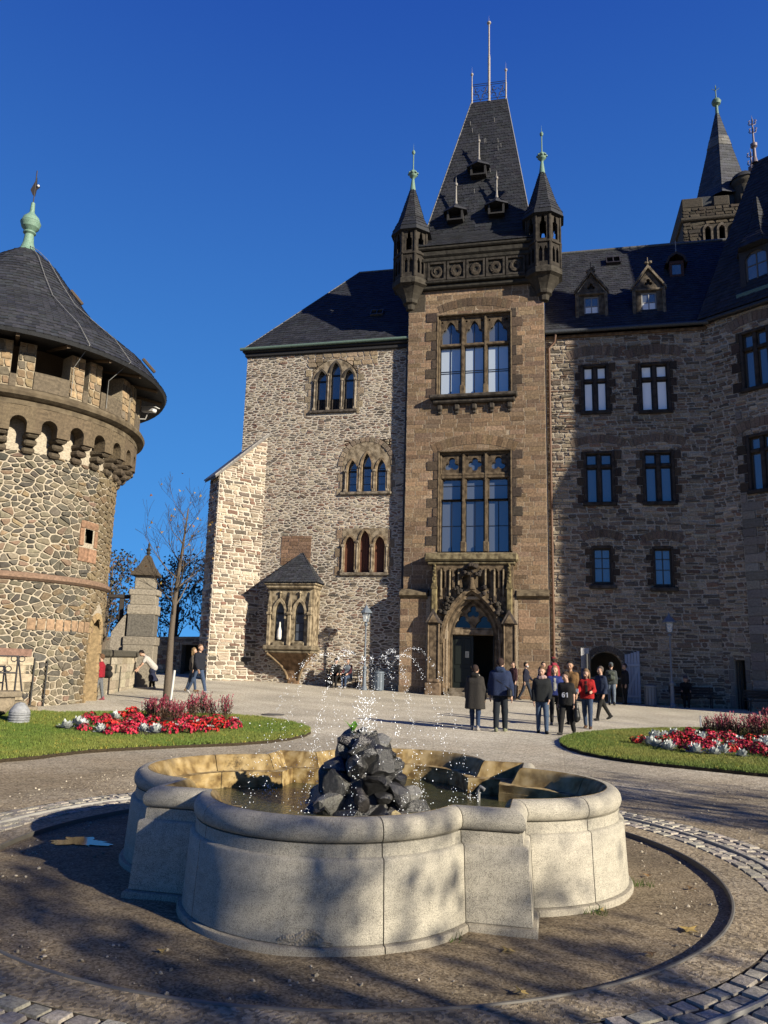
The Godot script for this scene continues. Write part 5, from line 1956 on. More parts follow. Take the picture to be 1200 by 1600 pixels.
	var tt := MB.new()                                            # unseen turret added at the far end to throw shade on the range
	tt.col = Color(0.33, 0.28, 0.21)
	tt.x.origin = Vector3(20.2, 0, -27.9)
	tt.lathe([Vector2(1.0, -0.3), Vector2(1.0, 27.0), Vector2(1.15, 27.2)], 16)
	tt.col = SLATE
	tt.lathe([Vector2(1.25, 27.2), Vector2(0.9, 28.2), Vector2(0.0, 32.0)], 16)
	part(t, "stair_turret", tt, M.stone)
	# dormer with its own little spire
	var d := sub(t, "roof_dormer")
	var Y := X * Transform3D(Basis(), Vector3(2.62, 18.5, 0.0))
	var b := MB.new()
	b.x = Y
	b.col = Color(0.05, 0.05, 0.055)
	b.plate(rect(-0.75, 0, 0.75, 2.3), [lancet(-0.5, 0.5, 0.35, 1.7, 2.05, 5)], -0.16, 0)
	b.box(Vector3(-0.75, 0, -1.5), Vector3(-0.65, 2.3, -0.16))
	b.box(Vector3(0.65, 0, -1.5), Vector3(0.75, 2.3, -0.16))
	part(d, "front", b, M.wood)
	pane_row(d, Y, -0.5, 0.5, 0.35, 2.05, 2, [0.62], -0.1, M.glass, Color(0.12, 0.1, 0.08), 0.05)
	var cs := MB.new()
	cs.x = Y
	cs.col = VERDI * 0.7
	cs.bbox(Vector3(-0.95, -0.12, -0.3), Vector3(0.95, 0.14, 0.16), 0.04)
	part(d, "copper_sill", cs, M.copper)
	var h := MB.new()
	h.x = Y * Transform3D(Basis(), Vector3(0, 2.2, -0.5))
	h.col = SLATE
	var pr := [Vector2(1.05, 0.0), Vector2(0.95, 0.25), Vector2(0.6, 0.75), Vector2(0.3, 1.6), Vector2(0.06, 2.7)]
	h.lathe([Vector2(0.7, -0.05)] + pr, 6, PI / 6, TAU + PI / 6, true)
	part(d, "spire", h, M.slate)
	var hs := MB.new()
	hs.x = h.x
	for k in 6:
		var a0 := PI / 6 + TAU * k / 6
		var a1 := a0 + TAU / 6
		for i in pr.size() - 1:
			var p: Vector2 = pr[i]
			var q: Vector2 = pr[i + 1]
			slates(hs, Vector3(sin(a0) * p.x, p.y, cos(a0) * p.x), Vector3(sin(a1) * p.x, p.y, cos(a1) * p.x), Vector3(sin(a1) * q.x, q.y, cos(a1) * q.x), Vector3(sin(a0) * q.x, q.y, cos(a0) * q.x), 0.2, 0.15, SLATE, 0.2)
	stuff(d, "slates", hs, M.slate)


# ---------------------------------------------------------------- the keep far behind the right range
func build_keep() -> void:
	var t := thing("keep", "distant dark keep with pointed slate spire rising behind the right roof", "tower")
	var x0 := 10.7
	var x1 := 19.0
	var z := -60.0
	var mb := MB.new()
	mb.col = Color(0.08, 0.068, 0.052)
	var rects := []
	for k in 5: rects.append(r2(12.3 + k * 1.05, 35.0, 12.8 + k * 1.05, 36.5))
	wall_boxes(mb, Transform3D(), x0, x1, 20, 37.0, rects, z - 0.8, z)
	mb.box(Vector3(x0, 0, z - 8), Vector3(x1, 20, z))
	mb.box(Vector3(x0, 20, z - 8), Vector3(x0 + 0.8, 37, z - 0.8))
	mb.box(Vector3(x1 - 0.8, 20, z - 8), Vector3(x1, 37, z - 0.8))
	mb.box(Vector3(x0 + 0.8, 20, z - 8), Vector3(x1 - 0.8, 37, z - 7.2))
	mb.bbox(Vector3(x0 - 0.2, 37.0, z - 8.2), Vector3(x1 + 0.2, 37.3, z + 0.25), 0.08)
	mb.box(Vector3(x0, 37.3, z - 8), Vector3(x1, 38.2, z + 0.05))
	for e in [[x0, x0 + 1.6], [13.1, 14.3], [15.1, 16.3], [17.1, 19]]: mb.bbox(Vector3(e[0], 38.2, z - 0.7), Vector3(e[1], 39.05, z + 0.08), 0.06)
	mb.bbox(Vector3(x0, 38.2, z - 8), Vector3(x0 + 0.7, 39.05, z - 0.7), 0.06)
	var wall := part(t, "wall", mb, M.stone)
	lay(wall, "stone", courses(x0, x1, 33.2, 36.95, Vector2(0.28, 0.42), Vector2(0.5, 1.2), 0.03, [hole(rect(12.2, 34.9, 17.2, 36.7))], [2, Color(0.15, 0.125, 0.09), 1, Color(0.09, 0.075, 0.058)]), flat(z), 0.02, 0.06, 0.03, M.stone, 100)
	lay(wall, "parapet_stone", courses(x0, x1, 37.35, 38.2, Vector2(0.26, 0.32), Vector2(0.4, 0.9), 0.02, [], [2, Color(0.12, 0.1, 0.075), 1, Color(0.08, 0.066, 0.05)]), flat(z + 0.05), 0.02, 0.05, 0.03, M.stone, 60)
	for k in 5:
		var a := MB.new()
		a.col = Color(0.12, 0.1, 0.08)
		var x := 12.55 + k * 1.05
		a.prism(ring_of(lancet(x - 0.38, x + 0.38, 34.9, 36.1, 36.7, 5), lancet(x - 0.22, x + 0.22, 34.9, 36.1, 36.45, 5)), z - 0.2, z + 0.14)
		part(t, "window_arch", a, M.trim)
	var sp := MB.new()
	sp.col = SLATE * 1.3
	sp.x.origin = Vector3(14.5, 39.6, z - 3.0)
	var pr := [Vector2(2.9, 0.0), Vector2(2.2, 1.0), Vector2(0.16, 9.1)]
	sp.lathe(pr, 6, PI / 6 + 0.3, TAU + PI / 6 + 0.3, true)
	sp.x.origin = Vector3.ZERO
	sp.bbox(Vector3(12.0, 38.0, z - 5.5), Vector3(16.8, 39.65, z - 0.75), 0.1)
	part(t, "spire", sp, M.slate)
	var sl := MB.new()
	sl.x.origin = Vector3(14.5, 39.6, z - 3.0)
	for k in 6:
		var a0 := PI / 6 + 0.3 + TAU * k / 6
		var a1 := a0 + TAU / 6
		for i in 2:
			var p: Vector2 = pr[i]
			var q: Vector2 = pr[i + 1]
			slates(sl, Vector3(sin(a0) * p.x, p.y, cos(a0) * p.x), Vector3(sin(a1) * p.x, p.y, cos(a1) * p.x), Vector3(sin(a1) * q.x, q.y, cos(a1) * q.x), Vector3(sin(a0) * q.x, q.y, cos(a0) * q.x), 0.35, 0.3, SLATE * 1.9, 0.1)
	for k in 6:                                                   # band of pale new slates
		var a0 := PI / 6 + 0.3 + TAU * k / 6
		var a1 := a0 + TAU / 6
		var r0 := lerpf(2.2, 0.16, 0.56) + 0.03
		var r1 := lerpf(2.2, 0.16, 0.68) + 0.03
		slates(sl, Vector3(sin(a0) * r0, lerpf(1.0, 9.1, 0.56), cos(a0) * r0), Vector3(sin(a1) * r0, lerpf(1.0, 9.1, 0.56), cos(a1) * r0), Vector3(sin(a1) * r1, lerpf(1.0, 9.1, 0.68), cos(a1) * r1), Vector3(sin(a0) * r1, lerpf(1.0, 9.1, 0.68), cos(a0) * r1), 0.35, 0.28, Color(0.22, 0.22, 0.21), 0.1)
	stuff(t, "slates", sl, M.slate)
	var fi := MB.new()
	fi.col = VERDI * 0.8
	fi.x.origin = Vector3(14.5, 48.5, z - 3.0)
	fi.lathe([Vector2(0.22, 0), Vector2(0.14, 0.2), Vector2(0.12, 1.0), Vector2(0.34, 1.15), Vector2(0.4, 1.4), Vector2(0.3, 1.6), Vector2(0.06, 1.7), Vector2(0.03, 3.0), Vector2(0, 3.1)], 10)
	for k in 4: fi.bar(Vector3(0, 2.5, 0), Vector3(cos(k * PI / 2) * 0.3, 2.7, sin(k * PI / 2) * 0.3), 0.03, 4)
	part(t, "finial", fi, M.copper)
	var st := MB.new()
	st.col = Color(0.09, 0.075, 0.058)
	st.x.origin = Vector3(15.7, 36.4, z - 0.8)
	st.lathe([Vector2(0.85, 0), Vector2(0.85, 3.6), Vector2(1.0, 3.9), Vector2(1.0, 4.2)], 14)
	st.col = SLATE
	st.lathe([Vector2(1.1, 4.2), Vector2(0.9, 4.6), Vector2(0.5, 4.9), Vector2(0, 5.0)], 14)
	part(t, "stair_turret", st, M.stone)
	var ss := MB.new()
	ss.col = Color(0.01, 0.01, 0.01)
	ss.box(Vector3(15.4, 38.6, z - 0.05), Vector3(15.6, 39.7, z + 0.05))
	part(t, "turret_slit", ss, M.iron)


# ---------------------------------------------------------------- ground, setts, fountain
const RC := Vector3(-1.81, 0, -7.1)                              # centre of the paved ring
const FC := Vector3(-1.62, 0, -7.0)                              # centre of the fountain
const PIT := -0.035


func build_ground() -> void:
	var nz := noise(FastNoiseLite.TYPE_SIMPLEX_SMOOTH, 0.12, 5, 31)
	var nf := noise(FastNoiseLite.TYPE_SIMPLEX_SMOOTH, 0.5, 4, 32)
	var radii := [3.135, 3.25, 3.42]
	var r := 4.08
	while r < 75.0:
		radii.append(r)
		r *= 1.045
	radii.append_array([110.0, 220.0, 900.0])
	var segs := 176
	var rows := []
	for q in radii:
		var row := []
		for k in segs:
			var a := TAU * k / segs
			var p: Vector3 = RC + Vector3(sin(a), 0, cos(a)) * q
			p.y = ground_y(p.x, p.z) if q < 75 else 0.2
			if q < 4.05: p.y = 0.0
			if absf(q - 3.42) < 0.01: p.y = -0.004
			var t := clampf((-p.z - 9.5) / 9.0, 0, 1)             # earth near the fountain, pale grey grit further out
			t = clampf(t + nf.get_noise_2d(p.x, p.z) * 0.35, 0, 1)
			var c := Color(0.36, 0.295, 0.2).lerp(Color(0.68, 0.64, 0.54), t)
			var b := 1.0 + nz.get_noise_2d(p.x * 3, p.z * 3) * 0.35 + nf.get_noise_2d(p.x * 4, p.z * 4) * 0.2
			row.append([p, Color(c.r * b, c.g * b, c.b * b)])
		rows.append(row)
	var mb := MB.new()
	for i in rows.size() - 1:
		if absf(radii[i] - 3.42) < 0.01: continue                # the setts lie here
		for k in segs:
			var j := (k + 1) % segs
			var a = rows[i][k]
			var b = rows[i][j]
			var c = rows[i + 1][j]
			var d = rows[i + 1][k]
			for e in [[a, c, b], [a, d, c]]:
				var n: Vector3 = (e[1][0] - e[0][0]).cross(e[2][0] - e[0][0]).normalized()
				if n.y < 0: n = -n
				for v in [e[0], e[2], e[1]]:
					mb.v.append(v[0])
					mb.n.append(n)
					mb.c.append(v[1])
	var g := part(self, "ground", mb, M.gravel)
	g.set_meta("kind", "structure")
	g.set_meta("label", "pale gravel court and brown earth around the fountain")
	var dm := MB.new()                                           # sunken earth disc inside the edging
	var last := []
	for i in 13:
		var q := 3.115 * i / 12.0
		var row := []
		for k in 96:
			var p: Vector3 = RC + Vector3(sin(TAU * k / 96), 0, cos(TAU * k / 96)) * q
			p.y = PIT + nf.get_noise_2d(p.x * 3, p.z * 3) * 0.012
			var b := 1.0 + nz.get_noise_2d(p.x * 5, p.z * 5) * 0.5 + nf.get_noise_2d(p.x * 5, p.z * 5) * 0.2
			row.append([p, Color(0.36 * b, 0.295 * b, 0.2 * b)])
		if i > 0:
			for k in 96:
				var j := (k + 1) % 96
				for e in [[last[k], row[k], row[j]], [last[k], row[j], last[j]]]:
					var n: Vector3 = (e[1][0] - e[0][0]).cross(e[2][0] - e[0][0])
					n = n.normalized() if n.length() > 1e-9 else Vector3.UP
					for v in [e[0], e[2], e[1]]:
						dm.v.append(v[0])
						dm.n.append(n if n.y > 0 else -n)
						dm.c.append(v[1])
		last = row
	var disc := part(self, "earth_path", dm, M.soil)
	disc.set_meta("kind", "structure")
	disc.set_meta("label", "sunken ring of trodden earth round the fountain")
	var ed := MB.new()
	ed.col = Color(0.12, 0.11, 0.095)
	ed.x.origin = RC
	ed.lathe([Vector2(3.114, -0.12), Vector2(3.114, 0.004), Vector2(3.118, 0.008), Vector2(3.132, 0.008), Vector2(3.138, 0.002), Vector2(3.138, -0.1)], 128)
	var e1 := part(self, "path_edging", ed, M.iron)
	e1.set_meta("kind", "structure")
	e1.set_meta("label", "thin grey edging strip round the sunken earth")
	build_setts()
	build_puddle()
	build_pebbles()


func build_setts() -> void:
	var bed := MB.new()
	bed.col = Color(0.11, 0.09, 0.065)
	bed.x.origin = RC
	bed.lathe([Vector2(4.09, -0.012), Vector2(3.41, -0.012)], 128)
	var s := part(self, "sett_paving", bed, M.soil)
	s.set_meta("kind", "structure")
	s.set_meta("label", "ring of pale worn granite setts round the fountain")
	var list := []
	for row in [[3.43, 3.545], [3.555, 3.67], [3.705, 3.82], [3.83, 3.945], [3.955, 4.07]]:
		var a := rr(0, 0.03)
		while a < TAU - 0.02:
			var w: float = rr(0.115, 0.185) / row[0]
			var b := minf(a + w, TAU)
			list.append([row[0] + rr(-0.004, 0.004), row[1] + rr(-0.004, 0.004), a + 0.0018, b - 0.0018])
			a = b
	var eye := Vector3(-0.4, 0, -2.6)
	for e in list:
		var am: float = (e[2] + e[3]) / 2
		e.append((RC + Vector3(sin(am), 0, cos(am)) * e[0] - eye).length())
	list.sort_custom(func(p, q): return p[4] < q[4])
	var rest := MB.new()
	for i in list.size():
		var e: Array = list[i]
		var mb := MB.new() if i < 300 else rest
		var k := rr(0.7, 1.15)
		mb.col = Color(0.62 * k, 0.58 * k * rr(0.96, 1.03), 0.49 * k)
		var f := func(rad: float, a: float, y: float) -> Vector3: return RC + Vector3(sin(a) * rad, y, cos(a) * rad)
		var bt0 := rr(-0.003, 0.007)
		var top := [bt0 + rr(-0.003, 0.003), bt0 + rr(-0.003, 0.003), bt0 + rr(-0.003, 0.003), bt0 + rr(-0.003, 0.003)]
		var j := [rr(0.004, 0.016), rr(0.004, 0.016), rr(0.004, 0.016), rr(0.004, 0.016)]
		var da := 0.004
		var c: Array = [[e[0], e[2], 1, 1], [e[1], e[2], -1, 1], [e[1], e[3], -1, -1], [e[0], e[3], 1, -1]]
		var bt := []
		var tp := []
		for q in 4:
			bt.append(f.call(c[q][0], c[q][1], -0.04))
			tp.append(f.call(c[q][0] + c[q][2] * j[q], c[q][1] + c[q][3] * (da * rr(0.4, 1.2)), top[q]))
		var m: Vector3 = (tp[0] + tp[1] + tp[2] + tp[3]) / 4.0 + Vector3(0, rr(0.001, 0.005), 0)
		for q in 4:
			var z := (q + 1) % 4
			mb.quad(bt[z], bt[q], tp[q], tp[z])
			mb.tri(tp[z], tp[q], m)
		if i < 300: part(s, "sett", mb, M.sett)
	stuff(s, "small_setts", rest, M.sett)
	var st := MB.new()
	st.col = Color(0.27, 0.26, 0.24)
	st.x.origin = RC
	st.lathe([Vector2(3.697, -0.03), Vector2(3.697, 0.018), Vector2(3.679, 0.018), Vector2(3.679, -0.03)], 128)
	part(s, "strip", st, M.iron)


func build_puddle() -> void:
	var mb := MB.new()
	mb.col = Color(1, 1, 1)
	var c := Vector3(-4.36, PIT + 0.009, -6.9)
	var pts := []
	for k in 96:
		var a := TAU * k / 96
		var q := 1.0 + 0.26 * sin(a * 3 + 1) + 0.12 * sin(a * 7) + 0.06 * sin(a * 13 + 2) + 0.05 * sin(a * 23)
		pts.append(c + Vector3(cos(a) * 0.26 * q, 0, sin(a) * 0.15 * q))
	for k in 96: mb.tri(c, pts[(k + 1) % 96], pts[k])
	tag(part(self, "puddle", mb, M.puddle), "shallow puddle mirroring the round tower beside the fountain's left lobe", "puddle")


func chip(mb: MB, r: float, cuts: int, flat := 1.0) -> void:     # an angular stone about the origin
	var g := (1.0 + sqrt(5.0)) / 2.0
	var v := []
	for p in [[-1, g, 0], [1, g, 0], [-1, -g, 0], [1, -g, 0], [0, -1, g], [0, 1, g], [0, -1, -g], [0, 1, -g], [g, 0, -1], [g, 0, 1], [-g, 0, -1], [-g, 0, 1]]: v.append(Vector3(p[0], p[1], p[2]).normalized())
	var f := [[0, 11, 5], [0, 5, 1], [0, 1, 7], [0, 7, 10], [0, 10, 11], [1, 5, 9], [5, 11, 4], [11, 10, 2], [10, 7, 6], [7, 1, 8], [3, 9, 4], [3, 4, 2], [3, 2, 6], [3, 6, 8], [3, 8, 9], [4, 9, 5], [2, 4, 11], [6, 2, 10], [8, 6, 7], [9, 8, 1]]
	var planes := []
	for k in cuts:
		var n := Vector3(rr(-1, 1), rr(-1, 1), rr(-1, 1)).normalized()
		planes.append([n, rr(0.32, 0.72)])
	var put := func(p: Vector3) -> Vector3:
		for q in planes:
			var d: float = p.dot(q[0]) - q[1]
			if d > 0: p -= q[0] * d
		return Vector3(p.x, p.y * flat, p.z) * r
	if cuts == 0 or r < 0.03:
		for t in f: mb.tri(put.call(v[t[0]]), put.call(v[t[1]]), put.call(v[t[2]]))
		return
	for t in f:
		var a: Vector3 = v[t[0]]
		var b: Vector3 = v[t[1]]
		var c: Vector3 = v[t[2]]
		var ab := (a + b).normalized()
		var bc := (b + c).normalized()
		var ca := (c + a).normalized()
		for s in [[a, ab, ca], [ab, b, bc], [ca, bc, c], [ab, bc, ca]]:
			var k := []
			for p: Vector3 in s:
				var h := fposmod(sin(p.x * 91.7 + p.y * 47.3 + p.z * 73.1 + r * 900.0) * 437.5, 1.0)
				k.append(put.call(p * (0.9 + 0.2 * h)))
			mb.tri(k[0], k[1], k[2])


func many(called: String, mesh: Mesh, m: Material, xs: Array, cols: Array) -> MultiMeshInstance3D:
	var mm := MultiMesh.new()
	mm.transform_format = MultiMesh.TRANSFORM_3D
	mm.use_colors = cols.size() > 0
	mm.mesh = mesh
	mm.instance_count = xs.size()
	for i in xs.size():
		mm.set_instance_transform(i, xs[i])
		if cols.size(): mm.set_instance_color(i, cols[i])
	var o := MultiMeshInstance3D.new()
	o.multimesh = mm
	o.material_override = m
	o.name = called
	o.set_meta("kind", "stuff")
	return o


func build_pebbles() -> void:
	var mb := MB.new()
	chip(mb, 1.0, 0, 0.7)
	var xs := []
	var cs := []
	for i in 16000:
		var p := Vector3(rr(-6.5, 4.5), 0, -rr(1.8, 3.6) if i % 3 == 0 else -rr(2.5, 13.0))
		var q := (p - RC).length()
		if q > 3.08 and q < 4.09: continue
		if absf(p.x - FC.x) < 2.3 and absf(p.z - FC.z) < 2.3: continue
		p.y = PIT + 0.004 if q < 3.1 else ground_y(p.x, p.z) + 0.001
		var r := 0.0035 + 0.014 * pow(rng.randf(), 3.5)
		xs.append(Transform3D(Basis(Vector3(rr(-1, 1), rr(-1, 1), rr(-1, 1)).normalized(), rr(0, 3)) * Basis.from_scale(Vector3(r, r * rr(0.5, 0.9), r * rr(0.7, 1.2))), p))
		var k := rr(0.5, 1.4)
		cs.append(Color(0.4 * k, 0.35 * k, 0.27 * k))
	var o := many("gravel", mb.mesh(), M.pebble, xs, cs)
	add_child(o)
	o.set_meta("label", "loose small stones strewn over earth and grit")


# outline of the fountain: a square whose four sides each swell into a round lobe
func fountain_pieces() -> Array:
	var H := 1.47
	var R := 1.09
	var c := 1.11
	var half := asin(sqrt(R * R - (H - c) * (H - c)) / R)
	var out := []
	for side in 4:
		var t := PI / 2 * side
		var turn := Basis(Vector3.UP, t)
		var ends := [-half, -0.76, 0.57, half]
		for k in 3:
			var pts := []
			var m := 12 if k == 1 else 5
			for i in m + 1:
				var a: float = lerpf(ends[k], ends[k + 1], float(i) / m)
				var n := turn * Vector3(sin(a), 0, cos(a))
				var mi := n
				if (k == 0 and i == 0) or (k == 2 and i == m):
					var b := turn * Vector3(0, 0, 1)
					mi = (n + b) / (1.0 + n.dot(b))
				pts.append({"p": turn * Vector3(R * sin(a), 0, c + R * cos(a)), "m": mi, "a": n, "b": n})
			out.append({"pts": pts, "kind": "lobe"})
		var j := R * sin(half)
		var n0 := turn * Vector3(0, 0, 1)
		var n1 := turn * Vector3(1, 0, 0)
		var e0 := turn * Vector3(sin(half), 0, cos(half))
		var e1 := turn * Vector3(cos(half), 0, sin(half))
		out.append({"kind": "corner", "pts": [
			{"p": turn * Vector3(j, 0, H), "m": (n0 + e0) / (1 + n0.dot(e0)), "a": n0, "b": n0},
			{"p": turn * Vector3(H, 0, H), "m": n0 + n1, "a": n0, "b": n1},
			{"p": turn * Vector3(H, 0, j), "m": (n1 + e1) / (1 + n1.dot(e1)), "a": n1, "b": n1}]})
	return out


func sweep(mb: MB, piece: Dictionary, prof: Array, gap: float) -> void:   # prof: Vector2(outwards, y), counter-clockwise in (outwards, y)
	var pts: Array = piece.pts
	var k := prof.size()
	var en := []
	for i in k:
		var d: Vector2 = prof[(i + 1) % k] - prof[i]
		en.append(Vector2(d.y, -d.x).normalized())
	var pos := func(s: Dictionary, q: Vector2, shift: Vector3) -> Vector3: return FC + s.p + s.m * q.x + Vector3(0, q.y, 0) + shift
	var z := pts.size() - 1
	var t0: Vector3 = (pts[1].p - pts[0].p).normalized() * gap
	var t1: Vector3 = (pts[z - 1].p - pts[z].p).normalized() * gap
	for s in z:
		var A: Dictionary = pts[s]
		var B: Dictionary = pts[s + 1]
		var sa := t0 if s == 0 else Vector3.ZERO
		var sb := t1 if s + 1 == z else Vector3.ZERO
		for i in k:
			var j := (i + 1) % k
			var e: Vector2 = en[i]
			var pe: Vector2 = en[(i + k - 1) % k]
			var ne: Vector2 = en[j]
			var na := (e + pe).normalized() if e.dot(pe) > 0.7 else e
			var nb := (e + ne).normalized() if e.dot(ne) > 0.7 else e
			var f := func(n3: Vector3, n2: Vector2) -> Vector3: return (n3 * n2.x + Vector3(0, n2.y, 0)).normalized()
			var p0: Vector3 = pos.call(A, prof[i], sa)
			var p1: Vector3 = pos.call(B, prof[i], sb)
			var p2: Vector3 = pos.call(B, prof[j], sb)
			var p3: Vector3 = pos.call(A, prof[j], sa)
			mb.stri(p0, p1, p2, f.call(A.b, na), f.call(B.a, na), f.call(B.a, nb))
			mb.stri(p0, p2, p3, f.call(A.b, na), f.call(B.a, nb), f.call(A.b, nb))
	var poly := PackedVector2Array(prof)
	var tr := Geometry2D.triangulate_polygon(poly)
	for i in range(0, tr.size(), 3):
		for end in 2:
			var s: Dictionary = pts[0] if end == 0 else pts[z]
			var sh := t0 if end == 0 else t1
			mb.tri(pos.call(s, prof[tr[i]], sh), pos.call(s, prof[tr[i + 1]], sh), pos.call(s, prof[tr[i + 2]], sh))


func build_fountain() -> void:
	var t := thing("fountain", "large pale granite fountain basin of four round lobes and square corners", "fountain")
	var wall := [Vector2(-0.012, 0.016), Vector2(-0.028, 0.3), Vector2(-0.036, 0.482), Vector2(-0.044, 0.494), Vector2(-0.07, 0.5), Vector2(-0.075, 0.575), Vector2(-0.38, 0.575), Vector2(-0.38, 0.016)]
	var rim := [Vector2(-0.095, 0.578), Vector2(-0.072, 0.586), Vector2(-0.056, 0.608), Vector2(-0.05, 0.64), Vector2(-0.056, 0.672), Vector2(-0.073, 0.699), Vector2(-0.098, 0.717), Vector2(-0.128, 0.724), Vector2(-0.162, 0.724), Vector2(-0.162, 0.578)]
	var lining := [Vector2(-0.164, 0.578), Vector2(-0.164, 0.725), Vector2(-0.19, 0.715), Vector2(-0.215, 0.68), Vector2(-0.24, 0.625), Vector2(-0.28, 0.565), Vector2(-0.335, 0.525), Vector2(-0.385, 0.508), Vector2(-0.39, 0.3), Vector2(-0.382, 0.3), Vector2(-0.382, 0.578)]
	var plinth := [Vector2(0.022, PIT - 0.05), Vector2(0.022, -0.01), Vector2(0.014, 0.006), Vector2(-0.02, 0.012), Vector2(-0.38, 0.012), Vector2(-0.38, PIT - 0.05)]
	for p in fountain_pieces():
		var tone := rr(0.92, 1.06)
		var g := Color(0.5 * tone, 0.475 * tone, 0.415 * tone)
		var names: Array = ["lobe_wall_slab", "lobe_rim_stone", "lobe_lining_stone", "lobe_plinth_stone"] if p.kind == "lobe" else ["corner_wall_slab", "corner_rim_stone", "corner_lining_stone", "corner_plinth_stone"]
		var i := 0
		for e in [[wall, M.granite, g], [rim, M.granite, g * 0.95], [lining, M.basin, Color(0.46 * tone, 0.39 * tone, 0.26 * tone)], [plinth, M.granite, Color(0.42, 0.39, 0.33)]]:
			var mb := MB.new()
			mb.col = e[2]
			var pr: Array = e[0].duplicate()
			if i == 2: pr.reverse()
			if i == 2:
				pr = []
				for q in range(lining.size() - 1, -1, -1): pr.append(lining[q])
				pr = lining
			sweep(mb, p, pr, 0.004)
			part(t, names[i], mb, e[1])
			i += 1
	var ch := MB.new()                                            # broken patch low on the front lobe
	ch.col = Color(0.52, 0.47, 0.37)
	var np := []
	for i in 15:
		var row := []
		for j in 7:
			var a := -0.06 + 0.36 * i / 14.0
			var top := 0.11 * sin(PI * (i + 0.3) / 14.6) * (0.85 + 0.15 * sin(i * 0.9))
			var d := 1.09 - 0.012 - 0.06 * maxf(0.0, 0.01) + (rr(-0.002, 0.007) if i > 0 and i < 14 and j < 6 else -0.01)
			row.append(FC + Vector3(sin(a) * d, 0.014 + top * j / 6.0, 1.11 + cos(a) * d))
		np.append(row)
	for i in 14:
		for j in 6: ch.quad(np[i][j], np[i + 1][j], np[i + 1][j + 1], np[i][j + 1])
	part(t, "broken_patch", ch, M.stone)
	# water
	var w := MB.new()
	w.col = Color(1, 1, 1)
	var ring := []
	for p in fountain_pieces():
		for s in p.pts: ring.append(FC + s.p + s.m * -0.385 + Vector3(0, 0.43, 0))
	for k in ring.size():
		w.tri(FC + Vector3(0, 0.43, 0), ring[k], ring[(k + 1) % ring.size()])
	tag(part(self, "water", w, M.water), "dark rippled water standing in the fountain basin", "water")
	get_node("water").set_meta("kind", "structure")
	var sp := MB.new()                                            # a short overflow pipe by the right cusp
	sp.col = Color(0.35, 0.36, 0.36)
	sp.tube([Vector3(-0.72, 0.36, -7.72), Vector3(-0.72, 0.52, -7.72), Vector3(-0.7, 0.555, -7.71), Vector3(-0.66, 0.53, -7.7)], [0.018, 0.018, 0.018, 0.018], 8)
	part(t, "overflow_pipe", sp, M.lead)
	# the mound of rough stones in the middle
	var m := thing("rock_mound", "tall mound of wet black rocks rising in the middle of the fountain", "rocks", Vector3(-1.66, 0.4, -6.95))
	var core := MB.new()
	core.col = Color(0.02, 0.02, 0.02)
	core.lathe([Vector2(0.42, -0.1), Vector2(0.33, 0.12), Vector2(0.19, 0.45), Vector2(0.13, 0.62), Vector2(0.0, 0.64)], 9, 0, TAU, true)
	part(m, "core", core, M.rock)
	for lev in [[0.0, 0.43, 11, 0.14], [0.14, 0.35, 10, 0.14], [0.27, 0.29, 9, 0.13], [0.39, 0.25, 9, 0.12], [0.5, 0.2, 8, 0.11], [0.59, 0.15, 7, 0.09], [0.65, 0.07, 3, 0.06]]:
		for k in lev[2]:
			var a: float = TAU * (k + rr(-0.25, 0.25)) / lev[2] + lev[0] * 9.0
			var mb := MB.new()
			var v := rr(0.5, 1.3)
			mb.col = Color(0.035, 0.034, 0.032) * v
			if rng.randf() < 0.1: mb.col = Color(0.2, 0.2, 0.19)
			mb.x = Transform3D(Basis(Vector3(rr(-1, 1), rr(-1, 1), rr(-1, 1)).normalized(), rr(-0.6, 0.6)) * Basis.from_scale(Vector3(rr(0.85, 1.2), rr(0.8, 1.25), rr(0.75, 1.05))), Vector3(sin(a) * lev[1] * rr(0.9, 1.12), lev[0] + rr(-0.03, 0.03), cos(a) * lev[1] * rr(0.9, 1.12)))
			chip(mb, lev[3] * rr(1.0, 1.4), 13)
			part(m, "rock", mb, M.rock)
	var y := MB.new()
	y.col = Color(0.42, 0.34, 0.16)
	y.x.origin = Vector3(0.37, 0.04, 0.4)
	chip(y, 0.08, 6)
	part(m, "yellow_rock", y, M.rock, "small ochre stone at the mound's right foot")
	var fr := MB.new()
	fr.col = Color(0.1, 0.25, 0.02)
	for k in 12:
		var a := rr(0, TAU)
		fr.x = Transform3D(Basis(Vector3.UP, a), Vector3(-0.11, 0.68, 0.02))
		var h := rr(0.04, 0.1)
		fr.quad(Vector3(-0.012, 0, 0), Vector3(0.012, 0, 0), Vector3(0.018, h * 0.7, h * 0.5), Vector3(-0.018, h * 0.7, h * 0.5))
		fr.tri(Vector3(-0.018, h * 0.7, h * 0.5), Vector3(0.018, h * 0.7, h * 0.5), Vector3(0, h, h * 0.9))
	tag(part(self, "green_sprout", fr, M.leaf), "tiny bright green plant growing on top of the rock mound", "plant")
	get_node("green_sprout").position = m.position
	# jets: drops flying in arcs from the top of the mound
	var drop := MB.new()
	drop.ball(Vector3.ZERO, 1.0, 6)
	var xs := []
	var add := func(p: Vector3, r: float, v: Vector3) -> void:
		var d := v.normalized() if v.length() > 0.1 else Vector3.UP
		var s := d.cross(Vector3(0.3, 0.2, 0.9)).normalized()
		xs.append(Transform3D(Basis(s * r, d * r * (1.0 + 0.12 * v.length()), s.cross(d) * r), p))
